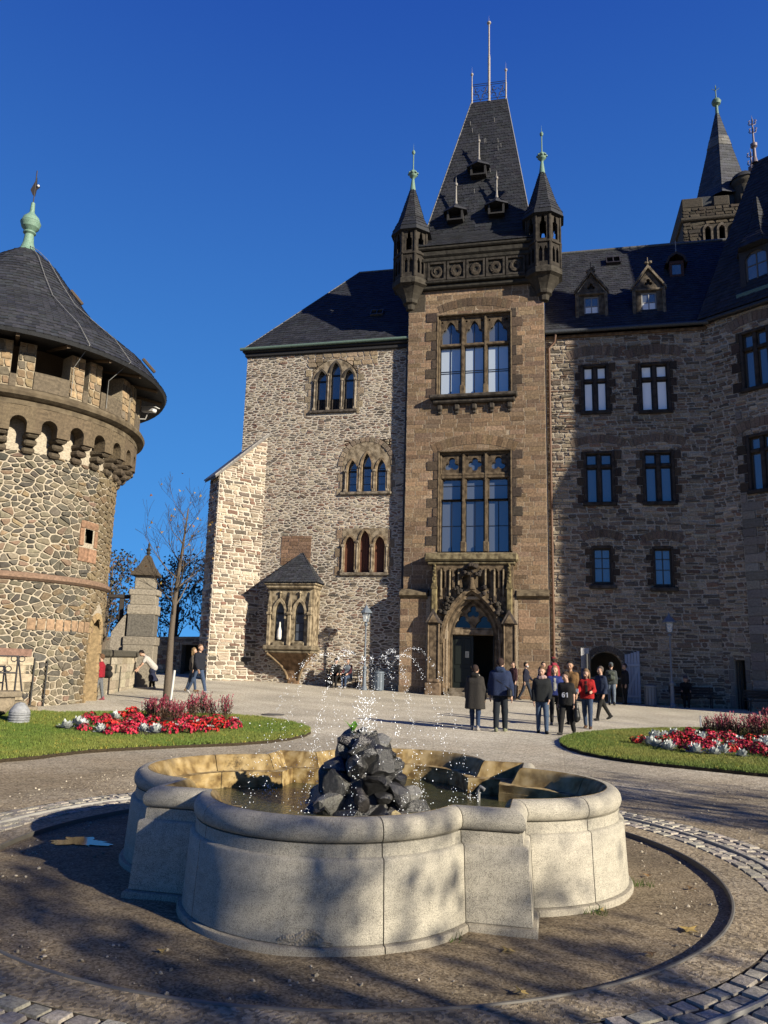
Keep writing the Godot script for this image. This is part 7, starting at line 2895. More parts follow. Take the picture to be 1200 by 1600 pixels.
func build_trees() -> void:
	var few := [3, Color(0.3, 0.19, 0.04), 1, Color(0.22, 0.1, 0.03)]
	var dark := [3, Color(0.05, 0.05, 0.025), 2, Color(0.08, 0.06, 0.03), 1, Color(0.14, 0.07, 0.04)]
	tree("slender bare young tree on the court before the gate pillar", Vector3(-11.84, 0.28, -22.8), 6.7, 0.13, 2.5, 6, 60, few, 0.09, "", 0.42, 5)
	var y := 0.5
	tree("bare tree with dark ivy growing close beside the round tower's right flank", Vector3(-23.5, y, -37.5), 6.4, 0.2, 2.6, 6, 1500, dark, 0.16, "", 0.1, 12)
	tree("dark leafy tree rising straight behind the gate pillar", Vector3(-22.0, y, -42.5), 6.6, 0.2, 2.8, 6, 1500, dark, 0.16, "", 0.12, 13)
	tree("dark tree with reddish tints beside the old hall's corner buttress", Vector3(-19.4, y, -42.0), 7.6, 0.2, 2.8, 6, 1500, dark + [1, Color(0.12, 0.035, 0.03)], 0.15, "", 0.12, 14)
	tree("low dark tree filling the gap left of the gate pillar", Vector3(-26.5, y, -40.0), 4.6, 0.2, 2.6, 6, 1500, dark, 0.17, "", 0.05, 15)
	# trees of the garden to the right: only their shade reaches the picture
	var aut := [3, Color(0.16, 0.11, 0.03), 2, Color(0.1, 0.1, 0.03)]
	var g := "garden trees whose shade falls across the fountain"
	for e in [[11.5, 1.8, 7.2, 3.0, 1100, 31], [14.5, 5.5, 8.5, 3.2, 1000, 32], [13.5, -4.8, 6.6, 2.6, 1200, 33], [9.0, 5.5, 7.0, 2.8, 800, 34], [19.0, -3.0, 8.2, 3.2, 600, 35], [21.0, -9.5, 9.0, 3.4, 0, 36], [24.0, -13.0, 10.5, 3.4, 0, 37]]:
		tree("half bare garden tree standing right of the camera", Vector3(e[0], 0, e[1]), e[2], 0.22, e[3], 6, e[4], aut, 0.15, g, 0.25, e[5])


# ---------------------------------------------------------------- street furniture
func lamp_post(at: Vector3, label: String, col: Color) -> void:
	var t := thing("street_lamp", label, "street lamp", at)
	var p := MB.new()
	p.col = col
	p.lathe([Vector2(0.14, 0), Vector2(0.14, 0.12), Vector2(0.09, 0.18), Vector2(0.075, 0.9), Vector2(0.1, 0.95), Vector2(0.1, 1.02), Vector2(0.045, 1.1), Vector2(0.034, 2.9), Vector2(0.08, 2.95), Vector2(0.08, 3.02), Vector2(0.04, 3.06), Vector2(0.1, 3.12)], 10)
	part(t, "post", p, M.paint)
	var l := MB.new()
	l.col = col * 0.6
	for k in 4:
		var a := PI / 4 + k * PI / 2
		l.bar(Vector3(sin(a) * 0.14, 3.12, cos(a) * 0.14), Vector3(sin(a) * 0.22, 3.55, cos(a) * 0.22), 0.014, 4)
	part(t, "lantern_frame", l, M.paint)
	var g := MB.new()
	g.col = Color(0.5, 0.52, 0.52)
	g.lathe([Vector2(0.13, 3.13), Vector2(0.21, 3.54)], 4, PI / 4, TAU + PI / 4, true)
	var gm := StandardMaterial3D.new()
	gm.transparency = BaseMaterial3D.TRANSPARENCY_ALPHA
	gm.albedo_color = Color(0.8, 0.85, 0.9, 0.25)
	gm.roughness = 0.1
	part(t, "lantern_glass", g, gm)
	var b := MB.new()
	b.col = Color(0.7, 0.7, 0.66)
	b.x.origin = Vector3(0, 3.2, 0)
	b.ball(Vector3(0, 0.1, 0), 0.06, 8, 1.5)
	part(t, "bulb", b, M.paint)
	var c := MB.new()
	c.col = col
	c.lathe([Vector2(0.0, 3.53), Vector2(0.29, 3.53), Vector2(0.28, 3.57), Vector2(0.12, 3.75), Vector2(0.09, 3.78), Vector2(0.05, 3.86), Vector2(0.02, 3.9), Vector2(0.0, 4.0)], 8, 0, TAU, true)
	part(t, "lantern_cap", c, M.paint)


func bin(at: Vector3, label: String, col: Color) -> void:
	var t := thing("litter_bin", label, "litter bin", at)
	var b := MB.new()
	b.col = col
	b.lathe([Vector2(0.0, 0.02), Vector2(0.24, 0.02), Vector2(0.25, 0.05), Vector2(0.25, 0.78), Vector2(0.27, 0.8), Vector2(0.27, 0.86), Vector2(0.24, 0.86), Vector2(0.23, 0.6), Vector2(0, 0.6)], 20)
	part(t, "drum", b, M.paint)
	var r := MB.new()
	r.col = col * 0.5
	for k in 12:
		var a := TAU * k / 12
		r.bar(Vector3(sin(a) * 0.255, 0.06, cos(a) * 0.255), Vector3(sin(a) * 0.255, 0.78, cos(a) * 0.255), 0.012, 4)
	part(t, "ribs", r, M.paint)
	var l := MB.new()
	l.col = col * 0.6
	l.lathe([Vector2(0.0, 0.92), Vector2(0.12, 0.92), Vector2(0.2, 0.9), Vector2(0.26, 0.86)], 16)
	for k in 3: l.bar(Vector3(sin(k * 2.1) * 0.24, 0.8, cos(k * 2.1) * 0.24), Vector3(sin(k * 2.1) * 0.2, 0.9, cos(k * 2.1) * 0.2), 0.015, 4)
	part(t, "lid_ring", l, M.paint)


func bench(at: Vector3, w: float, label: String) -> void:
	var t := thing("bench", label, "bench", at)
	for k in 4:
		var s := MB.new()
		s.col = Color(0.06, 0.045, 0.035)
		s.bbox(Vector3(-w / 2, 0.42, -0.2 + k * 0.11), Vector3(w / 2, 0.46, -0.11 + k * 0.11), 0.01)
		part(t, "seat_slat", s, M.wood)
	for k in 3:
		var s := MB.new()
		s.col = Color(0.06, 0.045, 0.035)
		s.bbox(Vector3(-w / 2, 0.55 + k * 0.11, -0.27 - k * 0.02), Vector3(w / 2, 0.64 + k * 0.11, -0.23 - k * 0.02), 0.01)
		part(t, "back_slat", s, M.wood)
	for x in [-w / 2 + 0.15, w / 2 - 0.15]:
		for z in [-0.18, 0.18]:
			var l := MB.new()
			l.col = Color(0.02, 0.02, 0.02)
			l.bar(Vector3(x, 0, z), Vector3(x, 0.42, z), 0.025, 6)
			part(t, "leg", l, M.iron)
		var b := MB.new()
		b.col = Color(0.02, 0.02, 0.02)
		b.bar(Vector3(x, 0.42, -0.2), Vector3(x, 0.88, -0.32), 0.022, 6)
		part(t, "back_post", b, M.iron)


func build_furniture() -> void:
	lamp_post(Vector3(-8.55, ground_y(-8.55, -35.3), -35.3), "slim pale grey street lamp in front of the old hall", Color(0.16, 0.19, 0.23))
	lamp_post(Vector3(4.83, ground_y(4.83, -34.9), -34.9), "blue-grey street lamp in shade before the shaded right range", Color(0.16, 0.19, 0.23))
	bin(Vector3(-7.95, ground_y(-7.9, -35.5), -35.6), "grey cylindrical litter bin beside the old hall's lamp", Color(0.14, 0.17, 0.21))
	bin(Vector3(4.0, ground_y(4.0, -35.2), -35.2), "blue-grey litter bin in shade left of the seated person", Color(0.14, 0.17, 0.21))
	bench(Vector3(-9.75, ground_y(-9.7, -35.8), -35.8), 1.7, "dark slatted bench under the old hall, two people seated on it")
	bench(Vector3(5.75, ground_y(5.7, -35.7), -35.7), 1.8, "dark bench in shade right of the blue street lamp")
	bench(Vector3(8.4, ground_y(8.4, -34.6), -34.9), 1.5, "dark reddish bench end at the right edge by the pale blocks")
	var s := thing("tree_stake", "thin white post with dark foot beside the young tree", "post", Vector3(-10.84, ground_y(-10.84, -21.06), -21.06))
	var p := MB.new()
	p.col = Color(0.62, 0.62, 0.58)
	p.tube([Vector3(0, 0.25, 0), Vector3(0.05, 1.1, 0)], [0.035, 0.035], 8)
	part(s, "pole", p, M.paint)
	var q := MB.new()
	q.col = Color(0.1, 0.1, 0.1)
	q.bar(Vector3(-0.015, -0.05, 0), Vector3(0, 0.26, 0), 0.045, 8)
	part(s, "foot", q, M.iron)
	var w := thing("lawn_marker", "short thin white marker post behind the right flower bed", "post", Vector3(3.95, 0.07, -23.4))
	var wp := MB.new()
	wp.col = Color(0.65, 0.66, 0.66)
	wp.bbox(Vector3(-0.02, 0, -0.02), Vector3(0.02, 0.36, 0.02), 0.005)
	part(w, "post", wp, M.paint)
	var wt := MB.new()
	wt.col = Color(0.5, 0.5, 0.5)
	wt.bbox(Vector3(-0.025, 0.36, -0.025), Vector3(0.025, 0.38, 0.025), 0.006)
	part(w, "cap", wt, M.paint)
	var b := thing("banner", "narrow white and blue banner stand beside the arched gateway", "banner", Vector3(1.37, ground_y(1.4, -36.0), -36.05), deg_to_rad(25))
	var bp := MB.new()
	bp.col = Color(0.3, 0.3, 0.3)
	bp.bar(Vector3(0, 0, -0.02), Vector3(0, 2.35, -0.02), 0.015, 6)
	bp.box(Vector3(-0.22, 0, -0.12), Vector3(0.22, 0.03, 0.1))
	part(b, "stand", bp, M.iron)
	for e in [[1.45, 2.35, Color(0.75, 0.76, 0.78)], [0.95, 1.45, Color(0.08, 0.13, 0.3)], [0.2, 0.95, Color(0.55, 0.56, 0.58)]]:
		var f := MB.new()
		f.col = e[2]
		f.box(Vector3(-0.2, e[0], 0.0), Vector3(0.2, e[1], 0.01))
		part(b, "panel", f, M.cloth)
	var mh := MB.new()
	mh.col = Color(0.09, 0.085, 0.08)
	mh.lathe([Vector2(0.33, 0.0), Vector2(0.33, 0.014), Vector2(0.0, 0.014)], 20)
	for k in 5: mh.bbox(Vector3(-0.24, 0.012, -0.2 + k * 0.09), Vector3(0.24, 0.022, -0.15 + k * 0.09), 0.004)
	tag(part(self, "manhole_cover", mh, M.iron), "dark iron manhole cover set in the pale gravel beyond the left lawn", "manhole cover")
	get_node("manhole_cover").position = Vector3(-7.9, ground_y(-7.9, -21.6) + 0.003, -21.6)


# ---------------------------------------------------------------- lawns and flower beds
const LAWN_L := [-8.55, -10.26, -8.50, -11.01, -8.22, -11.41, -8.12, -12.12, -7.92, -12.74, -7.18, -13.66, -5.84, -15.07, -5.34, -16.41, -5.49, -17.80, -6.23, -19.09, -7.47, -20.13, -8.93, -20.52, -10.50, -19.83, -11.63, -17.18, -12.13, -16.90, -12.72, -16.09, -12.78, -14.79]
const LAWN_R := [0.04, -18.00, 0.34, -16.41, 0.96, -15.54, 1.49, -15.10, 2.49, -14.63, 3.39, -14.20, 3.92, -14.04, 5.14, -15.74, 6.96, -21.19, 6.91, -24.41, 5.86, -24.19, 4.05, -23.53, 2.22, -22.26, 1.00, -20.82, 0.27, -19.43]
const BED_L := [-10.04, -14.85, -9.22, -14.55, -8.38, -15.09, -7.55, -15.73, -6.92, -17.01, -7.73, -18.58, -9.19, -19.09, -10.21, -18.30, -10.55, -16.60]
const BED_R := [1.73, -18.07, 2.28, -16.88, 3.00, -16.24, 3.89, -16.23, 4.74, -16.50, 6.11, -19.82, 6.11, -22.17, 5.29, -21.89, 3.67, -21.34, 2.45, -20.19]


func build_lawn(pts: Array, label: String, sd: int) -> void:
	rng.seed = sd
	var poly := px(pts)
	var sm := PackedVector2Array()                               # round the corners of the outline
	for i in poly.size():
		var a := poly[(i + poly.size() - 1) % poly.size()]
		var b := poly[i]
		var c := poly[(i + 1) % poly.size()]
		sm.append(b.lerp(a, 0.22))
		sm.append((b * 2 + a.lerp(c, 0.5)) / 3.0)
		sm.append(b.lerp(c, 0.22))
	var mb := MB.new()
	var top := func(p: Vector2) -> Vector3: return Vector3(p.x, ground_y(p.x, p.y) + 0.055, p.y)
	var lo := Vector2(1e9, 1e9)
	var hi := -lo
	for p in sm:
		lo = lo.min(p)
		hi = hi.max(p)
	var s := 0.7
	var y := lo.y
	while y < hi.y:
		var x := lo.x
		while x < hi.x:
			for q in Geometry2D.intersect_polygons(rect(x, y, x + s, y + s), sm):
				var tr := Geometry2D.triangulate_polygon(q)
				for i in range(0, tr.size(), 3):
					mb.col = Color(0.05, 0.075, 0.015) * rr(0.9, 1.1)
					var a: Vector3 = top.call(q[tr[i]])
					var b: Vector3 = top.call(q[tr[i + 1]])
					var c: Vector3 = top.call(q[tr[i + 2]])
					if (b - a).cross(c - a).y < 0: mb.tri(a, c, b)
					else: mb.tri(a, b, c)
			x += s
		y += s
	var cw := Geometry2D.is_polygon_clockwise(sm)
	for i in sm.size():
		var p: Vector3 = top.call(sm[i])
		var q: Vector3 = top.call(sm[(i + 1) % sm.size()])
		mb.col = Color(0.06, 0.045, 0.025)
		var d := Vector3(0, -0.09, 0)
		if cw: mb.quad(q + d, p + d, p, q)
		else: mb.quad(p + d, q + d, q, p)
	var l := part(self, "lawn", mb, M.soil)
	l.set_meta("kind", "structure")
	l.set_meta("label", label)
	# blades
	var tuft := MB.new()
	for k in 7:
		var a := TAU * k / 7 + 0.3
		var o := Vector3(sin(a), 0, cos(a)) * 0.018
		var w := Vector3(cos(a), 0, -sin(a)) * 0.004
		var t := Vector3(sin(a * 1.7), 0, cos(a * 1.7)) * 0.022 + Vector3(0, 0.045, 0)
		tuft.tri(o - w, o + w, o + t)
	var xs := []
	var cs := []
	var nz := noise(FastNoiseLite.TYPE_SIMPLEX_SMOOTH, 0.35, 3, sd)
	for i in 46000:
		var p := Vector2(rr(lo.x, hi.x), rr(lo.y, hi.y))
		if not Geometry2D.is_point_in_polygon(p, sm): continue
		var k := rr(0.7, 1.35)
		xs.append(Transform3D(Basis(Vector3.UP, rr(0, TAU)) * Basis.from_scale(Vector3(1.3, k, 1.3)), top.call(p)))
		var n := nz.get_noise_2d(p.x, p.y)
		var c := Color(0.1, 0.155, 0.022).lerp(Color(0.19, 0.2, 0.04), clampf(0.35 + n, 0, 1))
		if rng.randf() < 0.02: c = Color(0.4, 0.32, 0.06)
		cs.append(c * rr(0.7, 1.25))
	var o := many("grass", tuft.mesh(), M.grass, xs, cs)
	o.name = numbered(self, "grass")
	add_child(o)
	o.set_meta("label", "short mown grass of the " + label)


func bloom(kind: int, sd: int) -> ArrayMesh:
	rng.seed = sd
	var mb := MB.new()
	if kind < 2:                                                  # bedding begonia: dark leaves under a dome of petals
		for i in 34:
			var a := rr(0, TAU)
			var e := rr(0.2, 1.3)
			var d := Vector3(sin(a) * cos(e), sin(e), cos(a) * cos(e)) * rr(0.11, 0.17)
			mb.x = Transform3D(Basis(Vector3(rr(-1, 1), rr(-1, 1), rr(-1, 1)).normalized(), rr(0, 3)), d * Vector3(1, 0.9, 1))
			mb.col = Color(0.05, 0.08, 0.02) if rng.randf() < 0.7 else Color(0.1, 0.04, 0.02)
			mb.tri(Vector3(-0.03, 0, 0), Vector3(0.03, 0, 0.01), Vector3(0, 0.05, 0))
		var base := Color(0.5, 0.012, 0.05) if kind == 0 else Color(0.55, 0.012, 0.014)
		for i in 46:
			var a := rr(0, TAU)
			var e := asin(rr(0.25, 1.0))
			var d := Vector3(sin(a) * cos(e), sin(e) * 0.95, cos(a) * cos(e)) * rr(0.15, 0.19)
			var k := rr(0.6, 1.25)
			for j in 3:
				mb.col = Color(base.r * k, base.g * k * rr(0.6, 2.5), base.b * k)
				mb.x = Transform3D(Basis(d.normalized().cross(Vector3(0.1, 0.3, 0.9)).normalized(), d.normalized(), d.normalized().cross(Vector3(0.1, 0.3, 0.9)).normalized().cross(d.normalized())) * Basis(Vector3.UP, j * 2.1 + i), d)
				mb.quad(Vector3(-0.012, 0, 0), Vector3(0.012, 0, 0), Vector3(0.02, 0.012, 0.026), Vector3(-0.02, 0.012, 0.026))
	elif kind == 2:                                               # silver dusty miller
		for i in 60:
			var a := rr(0, TAU)
			var e := rr(0.1, 1.35)
			var d := Vector3(sin(a) * cos(e), sin(e), cos(a) * cos(e))
			var l := rr(0.09, 0.16)
			var s := Vector3(cos(a), 0, -sin(a))
			mb.x = Transform3D()
			var k := rr(0.8, 1.1)
			mb.col = Color(0.56 * k, 0.6 * k, 0.58 * k)
			for j in 3:
				var m := d * l * (0.45 + 0.22 * j)
				mb.tri(m - s * 0.035, m + s * 0.035, m + d * l * 0.3 + Vector3(0, 0.01, 0))
	else:                                                         # tall dark red plumes
		for i in 26:
			var a := rr(0, TAU)
			var o := Vector3(sin(a), 0, cos(a)) * rr(0, 0.12)
			var h := rr(0.25, 0.5)
			var t := o * rr(1.2, 2.0) + Vector3(0, h, 0)
			mb.col = Color(0.1, 0.05, 0.03)
			mb.x = Transform3D()
			mb.bar(o, t, 0.003, 3)
			for j in 9:
				var u := 0.35 + 0.65 * j / 8.0
				mb.col = Color(0.26, 0.03, 0.06) * rr(0.6, 1.3) if j > 4 else Color(0.09, 0.05, 0.03)
				var q := o.lerp(t, u)
				var b := rr(0, TAU)
				mb.tri(q, q + Vector3(sin(b) * 0.04, 0.03, cos(b) * 0.04), q + Vector3(sin(b + 0.5) * 0.025, 0.05, cos(b + 0.5) * 0.025))
	return mb.mesh()


func build_bed(pts: Array, side: String, sd: int, core: Vector2) -> void:
	var poly := px(pts)
	var mb := MB.new()
	mb.col = Color(0.06, 0.04, 0.025)
	var up := PackedVector2Array()
	for p in poly: up.append(p)
	var tr := Geometry2D.triangulate_polygon(up)
	for i in range(0, tr.size(), 3):
		var v := []
		for k in 3: v.append(Vector3(up[tr[i + k]].x, ground_y(up[tr[i + k]].x, up[tr[i + k]].y) + 0.075, up[tr[i + k]].y))
		if (v[1] - v[0]).cross(v[2] - v[0]).y < 0: mb.tri(v[0], v[2], v[1])
		else: mb.tri(v[0], v[1], v[2])
	var so := part(self, "bed_soil", mb, M.soil)
	so.set_meta("kind", "structure")
	so.set_meta("label", "dark soil of the %s flower bed" % side)
	var meshes := []
	for k in 4: meshes.append([bloom(k, sd + k), bloom(k, sd + 10 + k)])
	rng.seed = sd
	var names := ["crimson_begonia", "scarlet_begonia", "silver_ragwort", "red_plume_plant"]
	var words := ["crimson begonia", "bright scarlet begonia", "silver white foliage plant", "tall dark red plume plant"]
	var groups := ["crimson begonias of the %s bed", "scarlet begonias of the %s bed", "silver plants of the %s bed", "red plume plants of the %s bed"]
	var box := Rect2(poly[0], Vector2.ZERO)
	for q in poly: box = box.expand(q)
	var spots := []
	var tries := 0
	while spots.size() < 250 and tries < 6000:
		tries += 1
		var p := Vector2(rr(-13, 7), rr(-23, -14))
		if not Geometry2D.is_point_in_polygon(p, poly): continue
		var ok := true
		for q in spots:
			if p.distance_squared_to(q) < 0.085:
				ok = false
				break
		if ok: spots.append(p)
	var nz := noise(FastNoiseLite.TYPE_SIMPLEX_SMOOTH, 0.45, 2, sd)
	for p: Vector2 in spots:
		var k := 0
		var n := nz.get_noise_2d(p.x, p.y)
		if n > 0.16: k = 1
		var white := nz.get_noise_2d(p.x * 2.3 + 40, p.y * 2.3)
		if white > 0.17: k = 2
		if absf((p - core).dot(Vector2(0.8, 0.6))) < 1.0 + n and (p - core).dot(Vector2(-0.6, 0.8)) < 0.35: k = 3
		var o := MeshInstance3D.new()
		o.name = numbered(self, names[k])
		o.mesh = meshes[k][rng.randi() % 2]
		o.material_override = M.petal if k != 2 else M.leaf
		add_child(o)
		var s := rr(0.85, 1.25)
		o.transform = Transform3D(Basis(Vector3.UP, rr(0, TAU)) * Basis.from_scale(Vector3(s, s * rr(0.85, 1.15), s)), Vector3(p.x, ground_y(p.x, p.y) + 0.07, p.y))
		var u := clampi(int((p.x - box.position.x) / box.size.x * 5.0), 0, 4)
		var v := clampi(int((p.y - box.position.y) / box.size.y * 3.0), 0, 2)
		tag(o, "%s %s, %s part of the %s flower bed" % [words[k], ["in the back row", "in the middle row", "in the front row"][v], ["leftmost", "left", "central", "right", "rightmost"][u], side], "flower" if k != 2 else "plant", groups[k] % side)


func build_gardens() -> void:
	build_lawn(LAWN_L, "left lawn with a rounded tip, round the left flower bed", 71)
	build_lawn(LAWN_R, "right lawn round the right flower bed", 72)
	build_bed(BED_L, "left", 80, Vector2(-9.5, -17.9))
	build_bed(BED_R, "right", 90, Vector2(4.6, -20.6))
	rng.seed = 99
	for k in 9:
		var mb := MB.new()
		var c := Color(0.42, 0.3, 0.1) if k % 2 == 0 else Color(0.3, 0.18, 0.07)
		mb.col = c
		var s := rr(0.03, 0.05) if k else 0.07
		for j in 5:
			var a := TAU * j / 5 + 0.3
			var b := TAU * (j + 1) / 5 + 0.3
			var m := (a + b) / 2
			mb.tri(Vector3(0, 0.01, 0), Vector3(sin(a) * s * 0.5, 0.004, cos(a) * s * 0.5), Vector3(sin(m) * s, 0.018 * (j % 2), cos(m) * s))
			mb.tri(Vector3(0, 0.01, 0), Vector3(sin(m) * s, 0.018 * (j % 2), cos(m) * s), Vector3(sin(b) * s * 0.5, 0.004, cos(b) * s * 0.5))
		mb.col = c * 0.5
		mb.bar(Vector3(0, 0.01, 0), Vector3(s * 0.9, 0.012, -s * 0.8), 0.002, 4)
		var o := part(self, "fallen_leaf", mb, M.leaf)
		var p: Vector2 = [Vector2(0.86, -5.95), Vector2(0.75, -7.3), Vector2(0.3, -6.2), Vector2(1.05, -7.0), Vector2(-0.3, -5.2), Vector2(0.55, -5.4), Vector2(-2.3, -4.6), Vector2(1.9, -6.0), Vector2(-0.2, -4.6)][k]
		var q := (Vector3(p.x, 0, p.y) - RC).length()
		o.position = Vector3(p.x, PIT + 0.014 if q < 3.1 else 0.004, p.y)
		o.rotation.y = rr(0, TAU)
		tag(o, "large pale yellow fallen leaf lying right of the fountain" if k == 0 else "small dry brown leaf fallen on the earth near the fountain", "leaf", "" if k == 0 else "dry leaves fallen round the fountain")
	# grass tufts at the foot of the fountain
	for p in [Vector2(-0.75, -5.32), Vector2(0.62, -7.0), Vector2(0.2, -6.15)]:
		var mb := MB.new()
		for j in 60:
			var a := rr(0, TAU)
			var o := Vector3(rr(-0.14, 0.14), 0, rr(-0.05, 0.05))
			var t := o + Vector3(sin(a) * 0.03, rr(0.03, 0.08), cos(a) * 0.03)
			mb.col = Color(0.08, 0.12, 0.025) * rr(0.6, 1.3)
			mb.tri(o - Vector3(0.003, 0, 0), o + Vector3(0.003, 0, 0.001), t)
		var o := part(self, "weed_tuft", mb, M.grass)
		o.position = Vector3(p.x, PIT, p.y)
		tag(o, str(["low tuft of grass at the front lobe's foot", "low tuft of grass at the right lobe's outer foot", "low tuft of grass beside the right corner's foot"][0 if p.x < -0.5 else 1 if p.x > 0.5 else 2]), "grass tuft")


# ---------------------------------------------------------------- people
# a body is a field of tapered capsules joined by a smooth minimum and meshed as surface nets
func nets(mb: MB, bones: Array, cell: float, k: float) -> void:   # bone: [a, b, ra, rb, colour, squash]
	cell *= COARSE
	var lo := Vector3(1e9, 1e9, 1e9)
	var hi := -lo
	for b in bones:
		var r := maxf(b[2], b[3]) + cell * 2.0
		for p in [b[0], b[1]]:
			lo = lo.min(p - Vector3(r, r, r))
			hi = hi.max(p + Vector3(r, r, r))
	var nx := int((hi.x - lo.x) / cell) + 2
	var ny := int((hi.y - lo.y) / cell) + 2
	var nz := int((hi.z - lo.z) / cell) + 2
	var f := PackedFloat32Array()
	f.resize(nx * ny * nz)
	f.fill(1.0)
	var who := PackedInt32Array()
	who.resize(nx * ny * nz)
	var near := PackedFloat32Array()
	near.resize(nx * ny * nz)
	near.fill(1e9)
	for bi in bones.size():
		var b: Array = bones[bi]
		var a: Vector3 = b[0]
		var ab: Vector3 = b[1] - a
		var l2 := maxf(ab.length_squared(), 1e-8)
		var ra: float = b[2]
		var rb: float = b[3]
		var m := maxf(ra, rb) + k + cell * 1.5
		var p0 := (a.min(b[1]) - Vector3(m, m, m) - lo) / cell
		var p1 := (a.max(b[1]) + Vector3(m, m, m) - lo) / cell
		for iy in range(maxi(0, int(p0.y)), mini(ny, int(p1.y) + 1)):
			for iz in range(maxi(0, int(p0.z)), mini(nz, int(p1.z) + 1)):
				var row := (iy * nz + iz) * nx
				for ix in range(maxi(0, int(p0.x)), mini(nx, int(p1.x) + 1)):
					var p := lo + Vector3(ix, iy, iz) * cell - a
					var t := clampf(p.dot(ab) / l2, 0.0, 1.0)
					var d := (p - ab * t).length() - ra - (rb - ra) * t
					var i := row + ix
					if d < near[i]:
						near[i] = d
						who[i] = bi
					var o := f[i]
					var h := maxf(k - absf(d - o), 0.0) / k
					f[i] = minf(d, o) - h * h * k * 0.25
	if CLIP > -1e8:                                               # cut hems off straight
		for iy in ny:
			var y := lo.y + iy * cell
			var cy := CLIP - y
			if cy < -cell * 2.0: break
			for i in range(iy * nx * nz, (iy + 1) * nx * nz): f[i] = maxf(f[i], cy)
	var idx := PackedInt32Array()
	idx.resize(nx * ny * nz)
	idx.fill(-1)
	var pts := PackedVector3Array()
	var nrm := PackedVector3Array()
	var cols := PackedColorArray()
	var sx := 1
	var sz := nx
	var sy := nx * nz
	var corner := [0, sx, sz, sx + sz, sy, sy + sx, sy + sz, sy + sx + sz]
	var off := [Vector3(0, 0, 0), Vector3(1, 0, 0), Vector3(0, 0, 1), Vector3(1, 0, 1), Vector3(0, 1, 0), Vector3(1, 1, 0), Vector3(0, 1, 1), Vector3(1, 1, 1)]
	var edges := [[0, 1], [2, 3], [4, 5], [6, 7], [0, 2], [1, 3], [4, 6], [5, 7], [0, 4], [1, 5], [2, 6], [3, 7]]
	for iy in ny - 1:
		for iz in nz - 1:
			var row := iy * sy + iz * sz
			for ix in nx - 1:
				var i := row + ix
				var s0 := f[i] < 0.0
				if s0 == (f[i + sx] < 0.0) and s0 == (f[i + sz] < 0.0) and s0 == (f[i + sy] < 0.0) and s0 == (f[i + sx + sz] < 0.0) and s0 == (f[i + sy + sx] < 0.0) and s0 == (f[i + sy + sz] < 0.0) and s0 == (f[i + sy + sx + sz] < 0.0): continue
				var c := Vector3()
				var n := 0
				for e in edges:
					var u := f[i + corner[e[0]]]
					var v := f[i + corner[e[1]]]
					if (u < 0.0) == (v < 0.0): continue
					c += (off[e[0]] as Vector3).lerp(off[e[1]], u / (u - v))
					n += 1
				idx[i] = pts.size()
				pts.append(lo + (Vector3(ix, iy, iz) + c / n) * cell)
				var g := Vector3(f[i + sx] + f[i + sx + sz] + f[i + sx + sy] + f[i + sx + sy + sz] - f[i] - f[i + sz] - f[i + sy] - f[i + sy + sz], f[i + sy] + f[i + sy + sx] + f[i + sy + sz] + f[i + sy + sx + sz] - f[i] - f[i + sx] - f[i + sz] - f[i + sx + sz], f[i + sz] + f[i + sz + sx] + f[i + sz + sy] + f[i + sz + sx + sy] - f[i] - f[i + sx] - f[i + sy] - f[i + sx + sy])
				nrm.append(g.normalized())
				cols.append(bones[who[i]][4])
	for iy in range(1, ny - 1):
		for iz in range(1, nz - 1):
			for ix in range(1, nx - 1):
				var i := iy * sy + iz * sz + ix
				var s := f[i] < 0.0
				for e in [[sx, sy, sz], [sy, sz, sx], [sz, sx, sy]]:
					if s == (f[i + e[0]] < 0.0): continue
					var q := [idx[i], idx[i - e[1]], idx[i - e[1] - e[2]], idx[i - e[2]]]
					if q.has(-1): continue
					if s: q.reverse()
					for t in [[0, 1, 2], [0, 2, 3]]:
						for j in t:
							mb.v.append(mb.x * pts[q[j]])
							mb.n.append((mb.x.basis * nrm[q[j]]).normalized())
							mb.c.append(cols[q[j]])


var COARSE := 1.0
var CLIP := -1e9
var HEAD: MB
var HANDS := []


